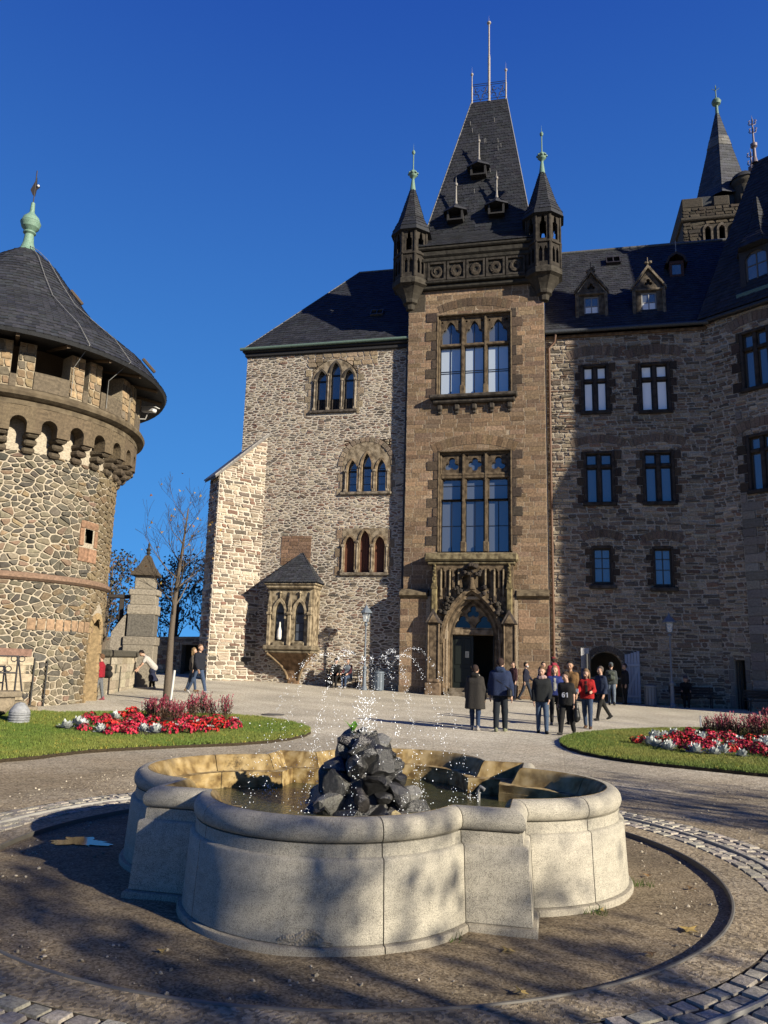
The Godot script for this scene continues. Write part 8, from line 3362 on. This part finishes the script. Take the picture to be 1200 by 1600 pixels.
func make_head_and_hands() -> void:                              # unit skin colour; tinted per person
	var W := Color(1, 1, 1)
	var D := Color(0.12, 0.1, 0.1)
	HEAD = MB.new()
	var hb := [[Vector3(0, 0.145, -0.015), Vector3(0, 0.135, 0.0), 0.088, 0.085, W], [Vector3(-0.025, 0.06, 0.035), Vector3(0.025, 0.06, 0.035), 0.05, 0.05, W], [Vector3(0, 0.025, 0.055), Vector3(0, 0.03, 0.06), 0.03, 0.03, W],
		[Vector3(-0.045, 0.085, 0.05), Vector3(0.045, 0.085, 0.05), 0.03, 0.03, W], [Vector3(0, 0.11, 0.088), Vector3(0, 0.075, 0.105), 0.01, 0.017, W], [Vector3(-0.035, 0.127, 0.076), Vector3(0.035, 0.127, 0.076), 0.014, 0.014, W],
		[Vector3(-0.033, 0.108, 0.076), Vector3(-0.032, 0.108, 0.078), 0.012, 0.012, D], [Vector3(0.033, 0.108, 0.076), Vector3(0.032, 0.108, 0.078), 0.012, 0.012, D], [Vector3(-0.02, 0.05, 0.083), Vector3(0.02, 0.05, 0.083), 0.009, 0.009, Color(0.75, 0.4, 0.38)],
		[Vector3(-0.086, 0.115, 0.0), Vector3(-0.09, 0.085, 0.004), 0.016, 0.01, W], [Vector3(0.086, 0.115, 0.0), Vector3(0.09, 0.085, 0.004), 0.016, 0.01, W], [Vector3(0, 0.05, -0.015), Vector3(0, -0.06, -0.02), 0.052, 0.055, W]]
	nets(HEAD, hb, 0.0085, 0.022)
	for grip in [false, true]:
		var h := MB.new()
		# hand hangs along -y from the wrist at the origin, palm facing +x (the body), thumb towards +z
		var b := [[Vector3(0, 0, 0), Vector3(0, -0.03, 0), 0.024, 0.026, W], [Vector3(0, -0.04, -0.022), Vector3(0, -0.085, -0.03), 0.017, 0.014, W], [Vector3(0, -0.04, 0.0), Vector3(0, -0.092, 0.0), 0.018, 0.015, W], [Vector3(0, -0.035, 0.02), Vector3(0, -0.088, 0.028), 0.018, 0.014, W]]
		for k in 4:
			var z := 0.03 - k * 0.0195
			var l: float = [0.068, 0.078, 0.072, 0.056][k]
			var a := Vector3(0, -0.09, z)
			var c1 := 1.3 if grip else 0.25 + 0.06 * k
			var p1 := a + Vector3(sin(c1 * 0.5), -cos(c1 * 0.5), 0) * l * 0.45
			var p2 := p1 + Vector3(sin(c1 * 1.3), -cos(c1 * 1.3), 0) * l * 0.32
			var p3 := p2 + Vector3(sin(c1 * 2.0), -cos(c1 * 2.0), 0) * l * 0.26
			b.append([a, p1, 0.0095, 0.0088, W])
			b.append([p1, p2, 0.0088, 0.008, W])
			b.append([p2, p3, 0.008, 0.0068, W])
		b.append([Vector3(0.004, -0.025, 0.022), Vector3(0.016, -0.06, 0.048), 0.014, 0.011, W])
		b.append([Vector3(0.016, -0.06, 0.048), Vector3(0.026, -0.085, 0.05 if not grip else 0.03), 0.0105, 0.009, W])
		nets(h, b, 0.0052, 0.006)
		HANDS.append(h)


func put_in(dst: MB, src: MB, x: Transform3D, tint: Color, flip := false) -> void:
	for t in range(0, src.v.size(), 3):
		for j in ([0, 2, 1] if flip else [0, 1, 2]):
			var i: int = t + j
			dst.v.append(x * src.v[i])
			dst.n.append((x.basis * src.n[i]).normalized())
			dst.c.append(src.c[i] * tint)


func joint(a: Vector3, l: float, pitch: float, out: float) -> Vector3:   # pitch forwards, out sideways, from hanging down
	return a + Vector3(sin(out) * cos(pitch), -cos(out) * cos(pitch), sin(pitch)) * l


# s: h height, turn, legs [left thigh, left knee, right thigh, right knee] in radians forwards, arms [[pitch, out, elbow pitch] left, right], lean, sit
func person(label: String, at: Vector3, s: Dictionary) -> Node3D:
	COARSE = 1.3 if at.z < -26.0 else 1.12
	var t := thing("person", label, "person", at, deg_to_rad(s.get("turn", 0.0)), s.get("group", ""))
	var K: float = s.h / 1.75
	var wide: float = s.get("wide", 1.0)
	var skin: Color = s.get("skin", Color(0.5, 0.31, 0.22))
	var lg: Array = s.get("legs", [0.05, 0.0, -0.05, 0.0])
	var lean: float = s.get("lean", 0.0)
	var hip := Vector3(0, 0.92, 0)
	var hl := hip + Vector3(0.085, -0.02, 0)
	var hr := hip + Vector3(-0.085, -0.02, 0)
	var kl := joint(hl, 0.43, lg[0], 0.03)
	var kr := joint(hr, 0.43, lg[2], -0.03)
	var al := joint(kl, 0.41, lg[0] - lg[1], 0.0)
	var ar := joint(kr, 0.41, lg[2] - lg[3], 0.0)
	var drop := minf(al.y, ar.y) - 0.075
	var B := Basis(Vector3.RIGHT, lean)
	var T := func(x: float, y: float, z: float) -> Vector3: return hip + B * Vector3(x * wide, y, z)
	var arms: Array = s.get("arms", [[0.05, 0.12, 0.15], [0.0, 0.12, 0.2]])
	var sh := []
	var el := []
	var wr := []
	for i in 2:
		var sg := 1.0 if i == 0 else -1.0
		var a: Vector3 = T.call(0.168 * sg, 0.455, 0)
		var e := joint(a, 0.285, arms[i][0], arms[i][1] * sg)
		var w := joint(e, 0.25, arms[i][0] + arms[i][2], (arms[i][1] + (arms[i][3] if arms[i].size() > 3 else -0.12)) * sg)
		sh.append(a)
		el.append(e)
		wr.append(w)
	var S := skin
	var X := Transform3D(Basis.from_scale(Vector3(K, K, K)), Vector3(0, -drop * K, 0))
	# the body itself, one surface from crown to ankle
	var body := MB.new()
	body.x = X
	var bones := [[T.call(-0.075, 0.02, 0), T.call(0.075, 0.02, 0), 0.1, 0.1, S], [T.call(-0.05, 0.18, 0), T.call(0.05, 0.18, 0), 0.095, 0.095, S], [T.call(-0.085, 0.36, 0.005), T.call(0.085, 0.36, 0.005), 0.105, 0.105, S], [T.call(-0.125, 0.455, -0.01), T.call(0.125, 0.455, -0.01), 0.05, 0.05, S], [T.call(0, 0.5, -0.005), T.call(0, 0.6, 0.005), 0.055, 0.05, S],
		[hl, kl, 0.075, 0.052, S], [kl, al, 0.05, 0.036, S], [hr, kr, 0.075, 0.052, S], [kr, ar, 0.05, 0.036, S]]
	for i in 2:
		bones.append([sh[i], el[i], 0.045, 0.036, S])
		bones.append([el[i], wr[i], 0.036, 0.026, S])
	nets(body, bones, 0.026, 0.05)
	var ht: Array = s.get("head", [0.0, 0.0])                       # turn, nod
	var HX := X * Transform3D(B * Basis(Vector3.UP, ht[0]) * Basis(Vector3.RIGHT, ht[1]), T.call(0, 0.595, 0.015)) * Transform3D(Basis.from_scale(Vector3.ONE * s.get("headsize", 1.0)), Vector3.ZERO)
	put_in(body, HEAD, HX, skin)
	for i in 2:
		var d: Vector3 = (wr[i] - el[i]).normalized()
		var inw := Vector3(-1, 0, 0) if i == 0 else Vector3(1, 0, 0)
		var z := inw.cross(-d).normalized() * (1.0 if i == 0 else -1.0)
		if z.length() < 0.1: z = Vector3(0, 0, 1)
		var xx := (-d).cross(z)
		var hb := Basis(xx, -d, z)
		var fl := xx.dot(inw) < 0
		if fl: hb = Basis(-xx, -d, z)
		put_in(body, HANDS[1 if s.get("grip", [false, false])[i] else 0], X * Transform3D(hb, wr[i]), skin, fl)
	part(t, "body", body, M.skin)
	# trousers
	var tc: Color = s.get("trousers", Color(0.03, 0.03, 0.04))
	var tm := MB.new()
	tm.x = X
	var loose: float = s.get("loose", 0.0)
	nets(tm, [[T.call(-0.08, 0.03, 0), T.call(0.08, 0.03, 0), 0.12, 0.12, tc], [hl, kl, 0.096, 0.07 + loose, tc], [kl, kl.lerp(al, 0.93), 0.068 + loose, 0.055 + loose, tc], [hr, kr, 0.096, 0.07 + loose, tc], [kr, kr.lerp(ar, 0.93), 0.068 + loose, 0.055 + loose, tc]], 0.024, 0.035)
	part(t, "trousers", tm, M.cloth)
	# shoes
	var sc: Color = s.get("shoes", Color(0.02, 0.02, 0.02))
	for i in 2:
		var an: Vector3 = al if i == 0 else ar
		var ang: float = (lg[0] - lg[1]) if i == 0 else (lg[2] - lg[3])
		var fb := Basis(Vector3.RIGHT, clampf(-ang * 0.7, -0.2, 0.9) if not s.has("sit") else 0.0) * Basis(Vector3.UP, 0.15 if i == 0 else -0.15)
		var sm := MB.new()
		sm.x = X
		var P := func(y: float, z: float, xo := 0.0) -> Vector3: return an + fb * Vector3(xo, y, z)
		nets(sm, [[P.call(-0.045, -0.05), P.call(-0.048, 0.05), 0.036, 0.042, sc], [P.call(-0.048, 0.05), P.call(-0.052, 0.145), 0.042, 0.028, sc], [P.call(-0.02, -0.02), P.call(0.05, -0.01), 0.045, 0.045, s.get("boot", sc)]], 0.014, 0.02)
		part(t, "shoe", sm, M.plastic if s.has("shiny") else M.cloth)
	# jacket or top
	var jc: Color = s.get("top", Color(0.03, 0.04, 0.08))
	var sl: Color = s.get("sleeve", jc)
	var g: float = s.get("bulk", 0.02)
	var hem: float = s.get("hem", -0.06)
	var jm := MB.new()
	jm.x = X
	var flare := maxf(0.0, -hem - 0.1) * 0.2
	var jb := [[T.call(-0.09, 0.36, 0.005), T.call(0.09, 0.36, 0.005), 0.112 + g, 0.112 + g, jc], [T.call(-0.08, hem - 0.08, 0), T.call(-0.08, 0.34, 0), 0.122 + g + flare, 0.108 + g, jc], [T.call(0.08, hem - 0.08, 0), T.call(0.08, 0.34, 0), 0.122 + g + flare, 0.108 + g, jc], [T.call(0, hem - 0.08, 0.015), T.call(0, 0.34, 0), 0.122 + g + flare, 0.105 + g, jc], [T.call(-0.125, 0.452, -0.01), T.call(0.125, 0.452, -0.01), 0.062 + g * 0.5, 0.062 + g * 0.5, jc], [T.call(0, 0.44, -0.01), T.call(0, 0.53, -0.01), 0.085, 0.062, jc]]
	if s.has("open"): jb.append([T.call(0, 0.1, 0.075 + g), T.call(0, 0.42, 0.07 + g), 0.06, 0.05, s.open])
	var short: bool = s.has("short")
	for i in 2:
		jb.append([sh[i], el[i].lerp(sh[i], 0.35) if short else el[i], 0.058 + g * 0.55, 0.052 + g * 0.55, sl])
		if not short: jb.append([el[i], el[i].lerp(wr[i], 0.95), 0.052 + g * 0.7, 0.04 + g * 0.5, sl])
	if s.has("hood"): jb.append([T.call(-0.05, 0.56, -0.07), T.call(0.05, 0.56, -0.07), 0.075, 0.075, s.hood])
	if lean < 0.5 and not s.has("sit"): CLIP = (T.call(0, hem, 0) as Vector3).y
	nets(jm, jb, 0.024, 0.03)
	CLIP = -1e9
	part(t, "coat" if hem < -0.2 else "jacket" if not short else "shirt", jm, M.cloth)
	# hair
	var hc: Color = s.get("hair", Color(0.05, 0.03, 0.02))
	if s.get("hairstyle", 1) > 0:
		var hm := MB.new()
		hm.x = HX
		var hb2 := [[Vector3(0, 0.165, -0.02), Vector3(0, 0.15, -0.035), 0.09, 0.09, hc], [Vector3(-0.055, 0.13, -0.03), Vector3(0.055, 0.13, -0.03), 0.05, 0.05, hc], [Vector3(0, 0.08, -0.065), Vector3(0, 0.12, -0.065), 0.05, 0.055, hc]]
		if s.get("hairstyle", 1) == 2:
			for q in [-1.0, 1.0]: hb2.append([Vector3(0.075 * q, 0.13, -0.015), Vector3(0.085 * q, -0.04, 0.0), 0.03, 0.024, hc])
			hb2.append([Vector3(-0.05, 0.08, -0.07), Vector3(-0.05, -0.06, -0.07), 0.05, 0.035, hc])
			hb2.append([Vector3(0.05, 0.08, -0.07), Vector3(0.05, -0.06, -0.07), 0.05, 0.035, hc])
		nets(hm, hb2, 0.013, 0.02)
		part(t, "hair", hm, M.cloth)
	if s.has("cap"):
		var cm := MB.new()
		cm.x = HX
		nets(cm, [[Vector3(0, 0.175, -0.015), Vector3(0, 0.165, -0.02), 0.094, 0.096, s.cap], [Vector3(-0.03, 0.165, 0.09), Vector3(0.03, 0.165, 0.09), 0.02, 0.02, s.cap]] if not s.has("beanie") else [[Vector3(0, 0.175, -0.015), Vector3(0, 0.145, -0.025), 0.096, 0.1, s.cap]], 0.013, 0.02)
		part(t, "cap", cm, M.cloth)
	if s.has("scarf"):
		var sm := MB.new()
		sm.x = X
		var ring := []
		for q in 8:
			var a := TAU * q / 8
			var b := TAU * (q + 1) / 8
			ring.append([T.call(sin(a) * 0.085, 0.545 + 0.015 * sin(a * 2), cos(a) * 0.08), T.call(sin(b) * 0.085, 0.545 + 0.015 * sin(b * 2), cos(b) * 0.08), 0.048, 0.048, s.scarf])
		nets(sm, ring, 0.018, 0.02)
		part(t, "scarf", sm, M.cloth)
	if s.has("skirt"):
		var km := MB.new()
		km.x = X
		var kb := [[T.call(-0.07, 0.06, 0), T.call(0.07, 0.06, 0), 0.125, 0.125, s.skirt]]
		var mid := (kl + kr) / 2
		var low := (al + ar) / 2
		kb.append([Vector3(mid.x - 0.1, mid.y, mid.z), Vector3(mid.x + 0.1, mid.y, mid.z), 0.16, 0.16, s.skirt])
		kb.append([hip + Vector3(-0.08, -0.2, 0), hip + Vector3(0.08, -0.2, 0), 0.145, 0.145, s.skirt])
		var e := mid.lerp(low, 0.4)
		kb.append([Vector3(e.x - 0.15, e.y, e.z - 0.08), Vector3(e.x + 0.15, e.y, e.z - 0.05), 0.17, 0.19, s.skirt])
		CLIP = e.y - 0.02
		nets(km, kb, 0.024, 0.06)
		CLIP = -1e9
		part(t, "skirt", km, M.cloth)
	if s.has("backpack"):
		var bm := MB.new()
		bm.x = X
		var c: Color = s.backpack
		nets(bm, [[T.call(-0.07, 0.2, -0.2), T.call(0.07, 0.2, -0.2), 0.1, 0.1, c], [T.call(-0.07, 0.4, -0.19), T.call(0.07, 0.4, -0.19), 0.09, 0.09, c], [T.call(0, 0.2, -0.28), T.call(0, 0.28, -0.27), 0.06, 0.05, c * 0.8], [T.call(0.12, 0.5, -0.07), T.call(0.12, 0.22, 0.13), 0.022, 0.022, c * 0.7], [T.call(-0.12, 0.5, -0.07), T.call(-0.12, 0.22, 0.13), 0.022, 0.022, c * 0.7]], 0.02, 0.03)
		part(t, "backpack", bm, M.cloth)
	if s.has("bag"):                                               # [x, y, z, w, h, d, colour] hanging from a strap
		var q: Array = s.bag
		var bm := MB.new()
		bm.x = X
		bm.col = q[6]
		if s.has("strap") or s.has("tote"): bm.bbox(hip + Vector3(q[0] - q[3] / 2, q[1] - q[4], q[2] - q[5] / 2), hip + Vector3(q[0] + q[3] / 2, q[1], q[2] + q[5] / 2), 0.05)
		else:                                                      # a soft bundle
			var c := hip + Vector3(q[0], q[1] - q[4] * 0.5, q[2])
			nets(bm, [[c + Vector3(0, q[4] * 0.5, 0), c + Vector3(0.02, -q[4] * 0.3, 0.03), q[3] * 0.22, q[3] * 0.5, q[6]], [c + Vector3(-0.03, 0, -q[5] * 0.3), c + Vector3(0, -q[4] * 0.42, -q[5] * 0.2), q[3] * 0.3, q[3] * 0.42, q[6]], [c + Vector3(0.03, 0.02, q[5] * 0.3), c + Vector3(0.02, -q[4] * 0.5, q[5] * 0.25), q[3] * 0.28, q[3] * 0.36, q[6]]], 0.02, 0.04)
		var bag := part(t, "bag", bm, M.plastic)
		var st := MB.new()
		st.x = X
		st.col = q[6] * 0.8
		if s.has("strap"):
			st.tube([hip + Vector3(q[0], q[1], q[2]), T.call(0.06, 0.3, -0.16), T.call(0.1, 0.545, -0.07), T.call(0.11, 0.53, 0.06), T.call(0.0, 0.3, 0.15), hip + Vector3(q[0], q[1], q[2] + 0.06)], [0.012, 0.012, 0.012, 0.012, 0.012, 0.012], 5)
		else:
			var hand: Vector3 = wr[0] if q[0] > 0 else wr[1]
			var dn := hand + Vector3(0, -0.09, 0)
			for z in [-0.06, 0.06]: st.tube([hip + Vector3(q[0], q[1], q[2] + z), dn, hip + Vector3(q[0], q[1], q[2] + z + 0.02)], [0.01, 0.012, 0.01], 5)
		part(bag, "strap", st, M.cloth)
	if s.has("print"):                                             # white numerals and lettering on the shirt
		for e in s.print:
			var tx := TextMesh.new()
			tx.text = e[0]
			tx.font_size = 32
			tx.pixel_size = e[1]
			tx.depth = 0.006
			var sf := SystemFont.new()
			sf.font_names = PackedStringArray(["Droid Sans"])
			sf.font_weight = 800
			tx.font = sf
			var o := MeshInstance3D.new()
			o.name = numbered(t, "print")
			o.mesh = tx
			var pm := StandardMaterial3D.new()
			pm.albedo_color = Color(0.85, 0.85, 0.85)
			o.material_override = pm
			t.add_child(o)
			o.transform = X * Transform3D(B, T.call(e[2], e[3], 0.118 + g + 0.012))
	if s.has("phone"):
		var pm := MB.new()
		pm.x = X
		pm.col = Color(0.35, 0.45, 0.5)
		var w: Vector3 = wr[1] + Vector3(0.02, 0.02, 0.1)
		pm.bbox(w + Vector3(-0.04, -0.07, -0.006), w + Vector3(0.04, 0.08, 0.006), 0.005)
		part(t, "phone", pm, M.plastic)
	if s.has("mask"):
		var mm := MB.new()
		mm.x = HX
		nets(mm, [[Vector3(-0.03, 0.05, 0.06), Vector3(0.03, 0.05, 0.06), 0.052, 0.052, Color(0.75, 0.77, 0.8)], [Vector3(0, 0.03, 0.075), Vector3(0, 0.06, 0.09), 0.03, 0.03, Color(0.75, 0.77, 0.8)]], 0.012, 0.02)
		part(t, "face_mask", mm, M.cloth)
	return t


func at_ground(x: float, z: float) -> Vector3:
	return Vector3(x, ground_y(x, z), z)


func build_people() -> void:
	rng.seed = 5
	make_head_and_hands()
	var denim := Color(0.06, 0.1, 0.19)
	var pale_denim := Color(0.14, 0.2, 0.31)
	var black := Color(0.012, 0.012, 0.014)
	var navy := Color(0.012, 0.018, 0.045)
	person("person in dark grey parka with pale hood edge, seen from behind before the portal", at_ground(-1.97, -20.16), {"h": 1.6, "turn": 172, "top": Color(0.045, 0.04, 0.037), "bulk": 0.045, "hem": -0.36, "hood": black, "scarf": Color(0.5, 0.47, 0.43), "trousers": Color(0.035, 0.065, 0.15), "shoes": Color(0.45, 0.43, 0.41), "boot": Color(0.5, 0.47, 0.44), "hair": Color(0.05, 0.03, 0.025), "arms": [[0.1, 0.22, 0.1], [0.05, 0.22, 0.1]], "legs": [0.12, 0.06, -0.06, 0.05]})
	person("person in quilted blue jacket with black shoulder bag, walking towards the portal", at_ground(-1.33, -20.15), {"h": 1.79, "turn": 178, "wide": 1.1, "top": Color(0.02, 0.04, 0.115), "bulk": 0.05, "hem": -0.08, "hood": Color(0.03, 0.055, 0.14), "trousers": Color(0.015, 0.02, 0.035), "loose": 0.012, "shoes": Color(0.3, 0.32, 0.2), "hair": Color(0.06, 0.035, 0.025), "bag": [-0.24, 0.1, -0.14, 0.12, 0.2, 0.26, black], "strap": true, "arms": [[0.05, 0.2, 0.15], [-0.05, 0.22, 0.1]], "legs": [-0.1, 0.1, 0.14, 0.05]})
	person("person in maroon jacket half hidden behind the quilted blue jacket", at_ground(-1.72, -34.6), {"h": 1.62, "turn": -40, "top": Color(0.06, 0.02, 0.035), "trousers": navy, "hair": Color(0.07, 0.04, 0.03)})
	person("person in navy jacket and white mask walking right along the tower's base", at_ground(-1.2, -35.0), {"h": 1.64, "turn": 80, "top": navy, "trousers": Color(0.03, 0.04, 0.07), "shoes": Color(0.05, 0.04, 0.04), "hair": Color(0.025, 0.02, 0.018), "mask": true, "legs": [0.35, 0.1, -0.3, 0.2], "arms": [[0.3, 0.1, 0.5], [-0.2, 0.1, 0.3]]})
	person("person in black jacket standing behind the pink scarf", at_ground(-0.43, -33.5), {"h": 1.66, "turn": 20, "top": black, "trousers": black, "hair": Color(0.03, 0.02, 0.02)})
	person("person in red cap and pinkish red jacket at the back of the group", at_ground(-0.02, -33.0), {"h": 1.86, "turn": -150, "top": Color(0.4, 0.03, 0.07), "bulk": 0.04, "trousers": navy, "cap": Color(0.22, 0.02, 0.03), "hood": Color(0.42, 0.04, 0.08)})
	person("person in black jacket, pale pink scarf and blue jeans at the left of the group", at_ground(-0.3, -20.18), {"h": 1.62, "turn": 5, "top": Color(0.014, 0.016, 0.022), "bulk": 0.03, "hem": -0.1, "scarf": Color(0.62, 0.45, 0.42), "trousers": Color(0.085, 0.14, 0.24), "shoes": black, "hair": Color(0.2, 0.12, 0.07), "head": [-0.3, 0.1], "legs": [0.16, 0.05, -0.14, 0.05], "arms": [[0.12, 0.16, 0.5, -0.35], [0.0, 0.16, 0.2]]})
	person("person in royal blue jacket with big turquoise bag and long fair hair", at_ground(0.02, -22.9), {"h": 1.62, "turn": -5, "top": Color(0.025, 0.05, 0.25), "open": Color(0.5, 0.5, 0.48), "trousers": black, "shoes": Color(0.3, 0.27, 0.25), "hair": Color(0.38, 0.25, 0.12), "hairstyle": 2, "legs": [-0.12, 0.25, 0.12, 0.0], "bag": [0.28, 0.05, 0.04, 0.34, 0.42, 0.14, Color(0.02, 0.27, 0.42)], "tote": true, "grip": [true, false], "arms": [[0.0, 0.28, 0.1], [0.0, 0.14, 0.2]]})
	person("person in tan brown jacket behind the black shirt", at_ground(0.46, -23.3), {"h": 1.76, "turn": -25, "top": Color(0.28, 0.16, 0.06), "trousers": black, "hair": Color(0.015, 0.012, 0.012), "wide": 1.08, "head": [0.25, 0.1], "skin": Color(0.42, 0.25, 0.16)})
	person("person in black printed shirt and black trousers carrying a black jacket", at_ground(0.29, -20.15), {"h": 1.53, "turn": -22, "top": black, "short": true, "bulk": 0.035, "hem": -0.1, "trousers": Color(0.016, 0.016, 0.018), "shoes": Color(0.03, 0.03, 0.03), "hair": Color(0.09, 0.055, 0.035), "head": [-0.5, 0.15], "legs": [-0.28, 0.15, 0.3, 0.05], "loose": 0.01, "bag": [0.3, -0.02, 0.02, 0.2, 0.46, 0.26, Color(0.012, 0.012, 0.013)], "grip": [true, false], "arms": [[0.05, 0.2, 0.1], [-0.1, 0.15, 0.4]], "print": [["61", 0.0058, 0.03, 0.19]]})
	person("person in bright red jacket and jeans looking at a phone", at_ground(0.87, -22.2), {"h": 1.57, "turn": -15, "top": Color(0.5, 0.012, 0.015), "open": black, "hem": -0.06, "trousers": denim, "shoes": Color(0.12, 0.06, 0.03), "hair": Color(0.28, 0.18, 0.1), "hairstyle": 2, "head": [-0.2, 0.3], "phone": true, "grip": [false, true], "arms": [[0.25, 0.25, 1.2, -0.7], [0.35, 0.2, 1.0, -0.4]], "legs": [0.12, 0.05, -0.15, 0.1]})
	person("person in dark blue jacket and black trousers striding past the group", at_ground(1.42, -25.4), {"h": 1.66, "turn": -55, "top": Color(0.018, 0.035, 0.085), "bulk": 0.03, "wide": 1.08, "trousers": black, "shoes": black, "hair": Color(0.16, 0.13, 0.11), "legs": [0.35, 0.1, -0.42, 0.2], "arms": [[-0.1, 0.15, 0.5], [0.35, 0.12, 0.6]]})
	person("person with grey green backpack and grey hood walking to the gateway", at_ground(2.36, -34.5), {"h": 1.73, "turn": 175, "top": Color(0.07, 0.085, 0.09), "cap": Color(0.12, 0.15, 0.17), "beanie": true, "backpack": Color(0.1, 0.12, 0.1), "trousers": Color(0.2, 0.26, 0.34), "legs": [0.15, 0.1, -0.12, 0.05]})
	person("person in dark clothes standing by the pale gate leaf in shade", at_ground(3.02, -35.7), {"h": 1.72, "turn": -70, "top": Color(0.014, 0.016, 0.025), "trousers": black, "hair": Color(0.08, 0.05, 0.04), "sleeve": Color(0.02, 0.022, 0.03)})
	var sit := {"legs": [1.45, 1.45, 1.4, 1.4], "sit": true}
	var s1 := sit.duplicate()
	s1.merge({"h": 1.68, "turn": -8, "top": black, "trousers": Color(0.015, 0.014, 0.014), "cap": Color(0.12, 0.1, 0.12), "beanie": true, "lean": 0.25, "head": [-0.2, 0.3], "arms": [[0.5, 0.12, 0.9, -0.4], [0.5, 0.12, 0.9, -0.4]]})
	person("person in black with violet grey beanie seated in shade", at_ground(5.5, -35.68), s1)
	var s2 := sit.duplicate()
	s2.merge({"h": 1.68, "turn": 5, "top": black, "trousers": black, "cap": black, "lean": 0.12, "arms": [[0.4, 0.12, 0.8, -0.3], [0.4, 0.12, 0.8, -0.3]]})
	person("person in black with dark cap seated left on the old hall's bench", at_ground(-10.05, -35.78), s2)
	var s3 := sit.duplicate()
	s3.merge({"h": 1.72, "turn": -14, "top": Color(0.3, 0.36, 0.42), "sleeve": Color(0.1, 0.02, 0.03), "trousers": denim, "hair": Color(0.12, 0.08, 0.06), "shoes": Color(0.5, 0.5, 0.5), "lean": 0.08, "arms": [[0.35, 0.12, 0.9, -0.3], [0.35, 0.12, 0.9, -0.3]]})
	person("person with maroon sleeves and light jeans seated right on the old hall's bench", at_ground(-9.45, -35.78), s3)
	person("person in dark navy jacket and jeans walking towards the old hall", at_ground(-12.76, -26.79), {"h": 1.8, "turn": 70, "wide": 1.08, "top": Color(0.016, 0.02, 0.036), "bulk": 0.035, "trousers": denim * 1.2, "shoes": Color(0.72, 0.72, 0.72), "hair": Color(0.16, 0.1, 0.07), "legs": [0.38, 0.05, -0.4, 0.15], "arms": [[-0.2, 0.12, 0.2], [0.2, 0.12, 0.3]]})
	person("fair haired person with bright pink bag beside the navy jacket", at_ground(-13.4, -27.6), {"h": 1.63, "turn": 110, "top": Color(0.16, 0.14, 0.12), "trousers": denim, "shoes": Color(0.3, 0.2, 0.12), "hair": Color(0.33, 0.22, 0.11), "hairstyle": 2, "bag": [0.24, 0.02, 0.05, 0.12, 0.28, 0.28, Color(0.6, 0.03, 0.14)], "grip": [true, false], "legs": [-0.2, 0.1, 0.25, 0.1]})
	person("person in white shirt and navy skirt bending forward at the terrace wall", at_ground(-15.5, -28.4), {"h": 1.66, "turn": -62, "lean": 0.75, "top": Color(0.72, 0.7, 0.67), "short": true, "hem": -0.02, "skirt": Color(0.02, 0.03, 0.075), "trousers": black, "shoes": Color(0.7, 0.68, 0.65), "hair": Color(0.012, 0.01, 0.01), "arms": [[0.35, 0.15, 0.3], [0.45, 0.12, 0.3]], "legs": [0.05, 0.0, -0.1, 0.05]})
	person("small person in red jacket and grey trousers at the round tower's door", at_ground(-13.55, -21.65), {"h": 1.36, "turn": -75, "top": Color(0.42, 0.012, 0.035), "bulk": 0.035, "trousers": Color(0.2, 0.22, 0.25), "shoes": Color(0.4, 0.1, 0.14), "hair": Color(0.2, 0.11, 0.06), "headsize": 1.05, "arms": [[1.2, 0.12, 0.6], [1.0, 0.12, 0.7]], "legs": [0.2, 0.1, -0.15, 0.05]})
	COARSE = 1.0
	var bp := MB.new()
	bp.col = black
	nets(bp, [[Vector3(-0.06, 0.1, 0), Vector3(0.06, 0.1, 0), 0.12, 0.12, black], [Vector3(-0.05, 0.3, 0), Vector3(0.05, 0.3, 0), 0.1, 0.1, black], [Vector3(-0.04, 0.42, 0), Vector3(0.04, 0.42, 0), 0.03, 0.03, black]], 0.022, 0.03)
	var bo := part(self, "black_bag", bp, M.cloth)
	bo.position = Vector3(-14.35, ground_y(-14.3, -23.2) + 0.6, -23.35)
	tag(bo, "black bag hanging at the near end of the terrace wall", "bag")


func _ready() -> void:
	rng.seed = 7
	make_view()
	make_materials()
	build_ground()
	build_gate_tower()
	build_left_wing()
	build_right_wing()
	build_keep()
	build_round_tower()
	build_terrace()
	build_trees()
	rng.seed = 21
	build_fountain()
	build_gardens()
	build_furniture()
	build_people()
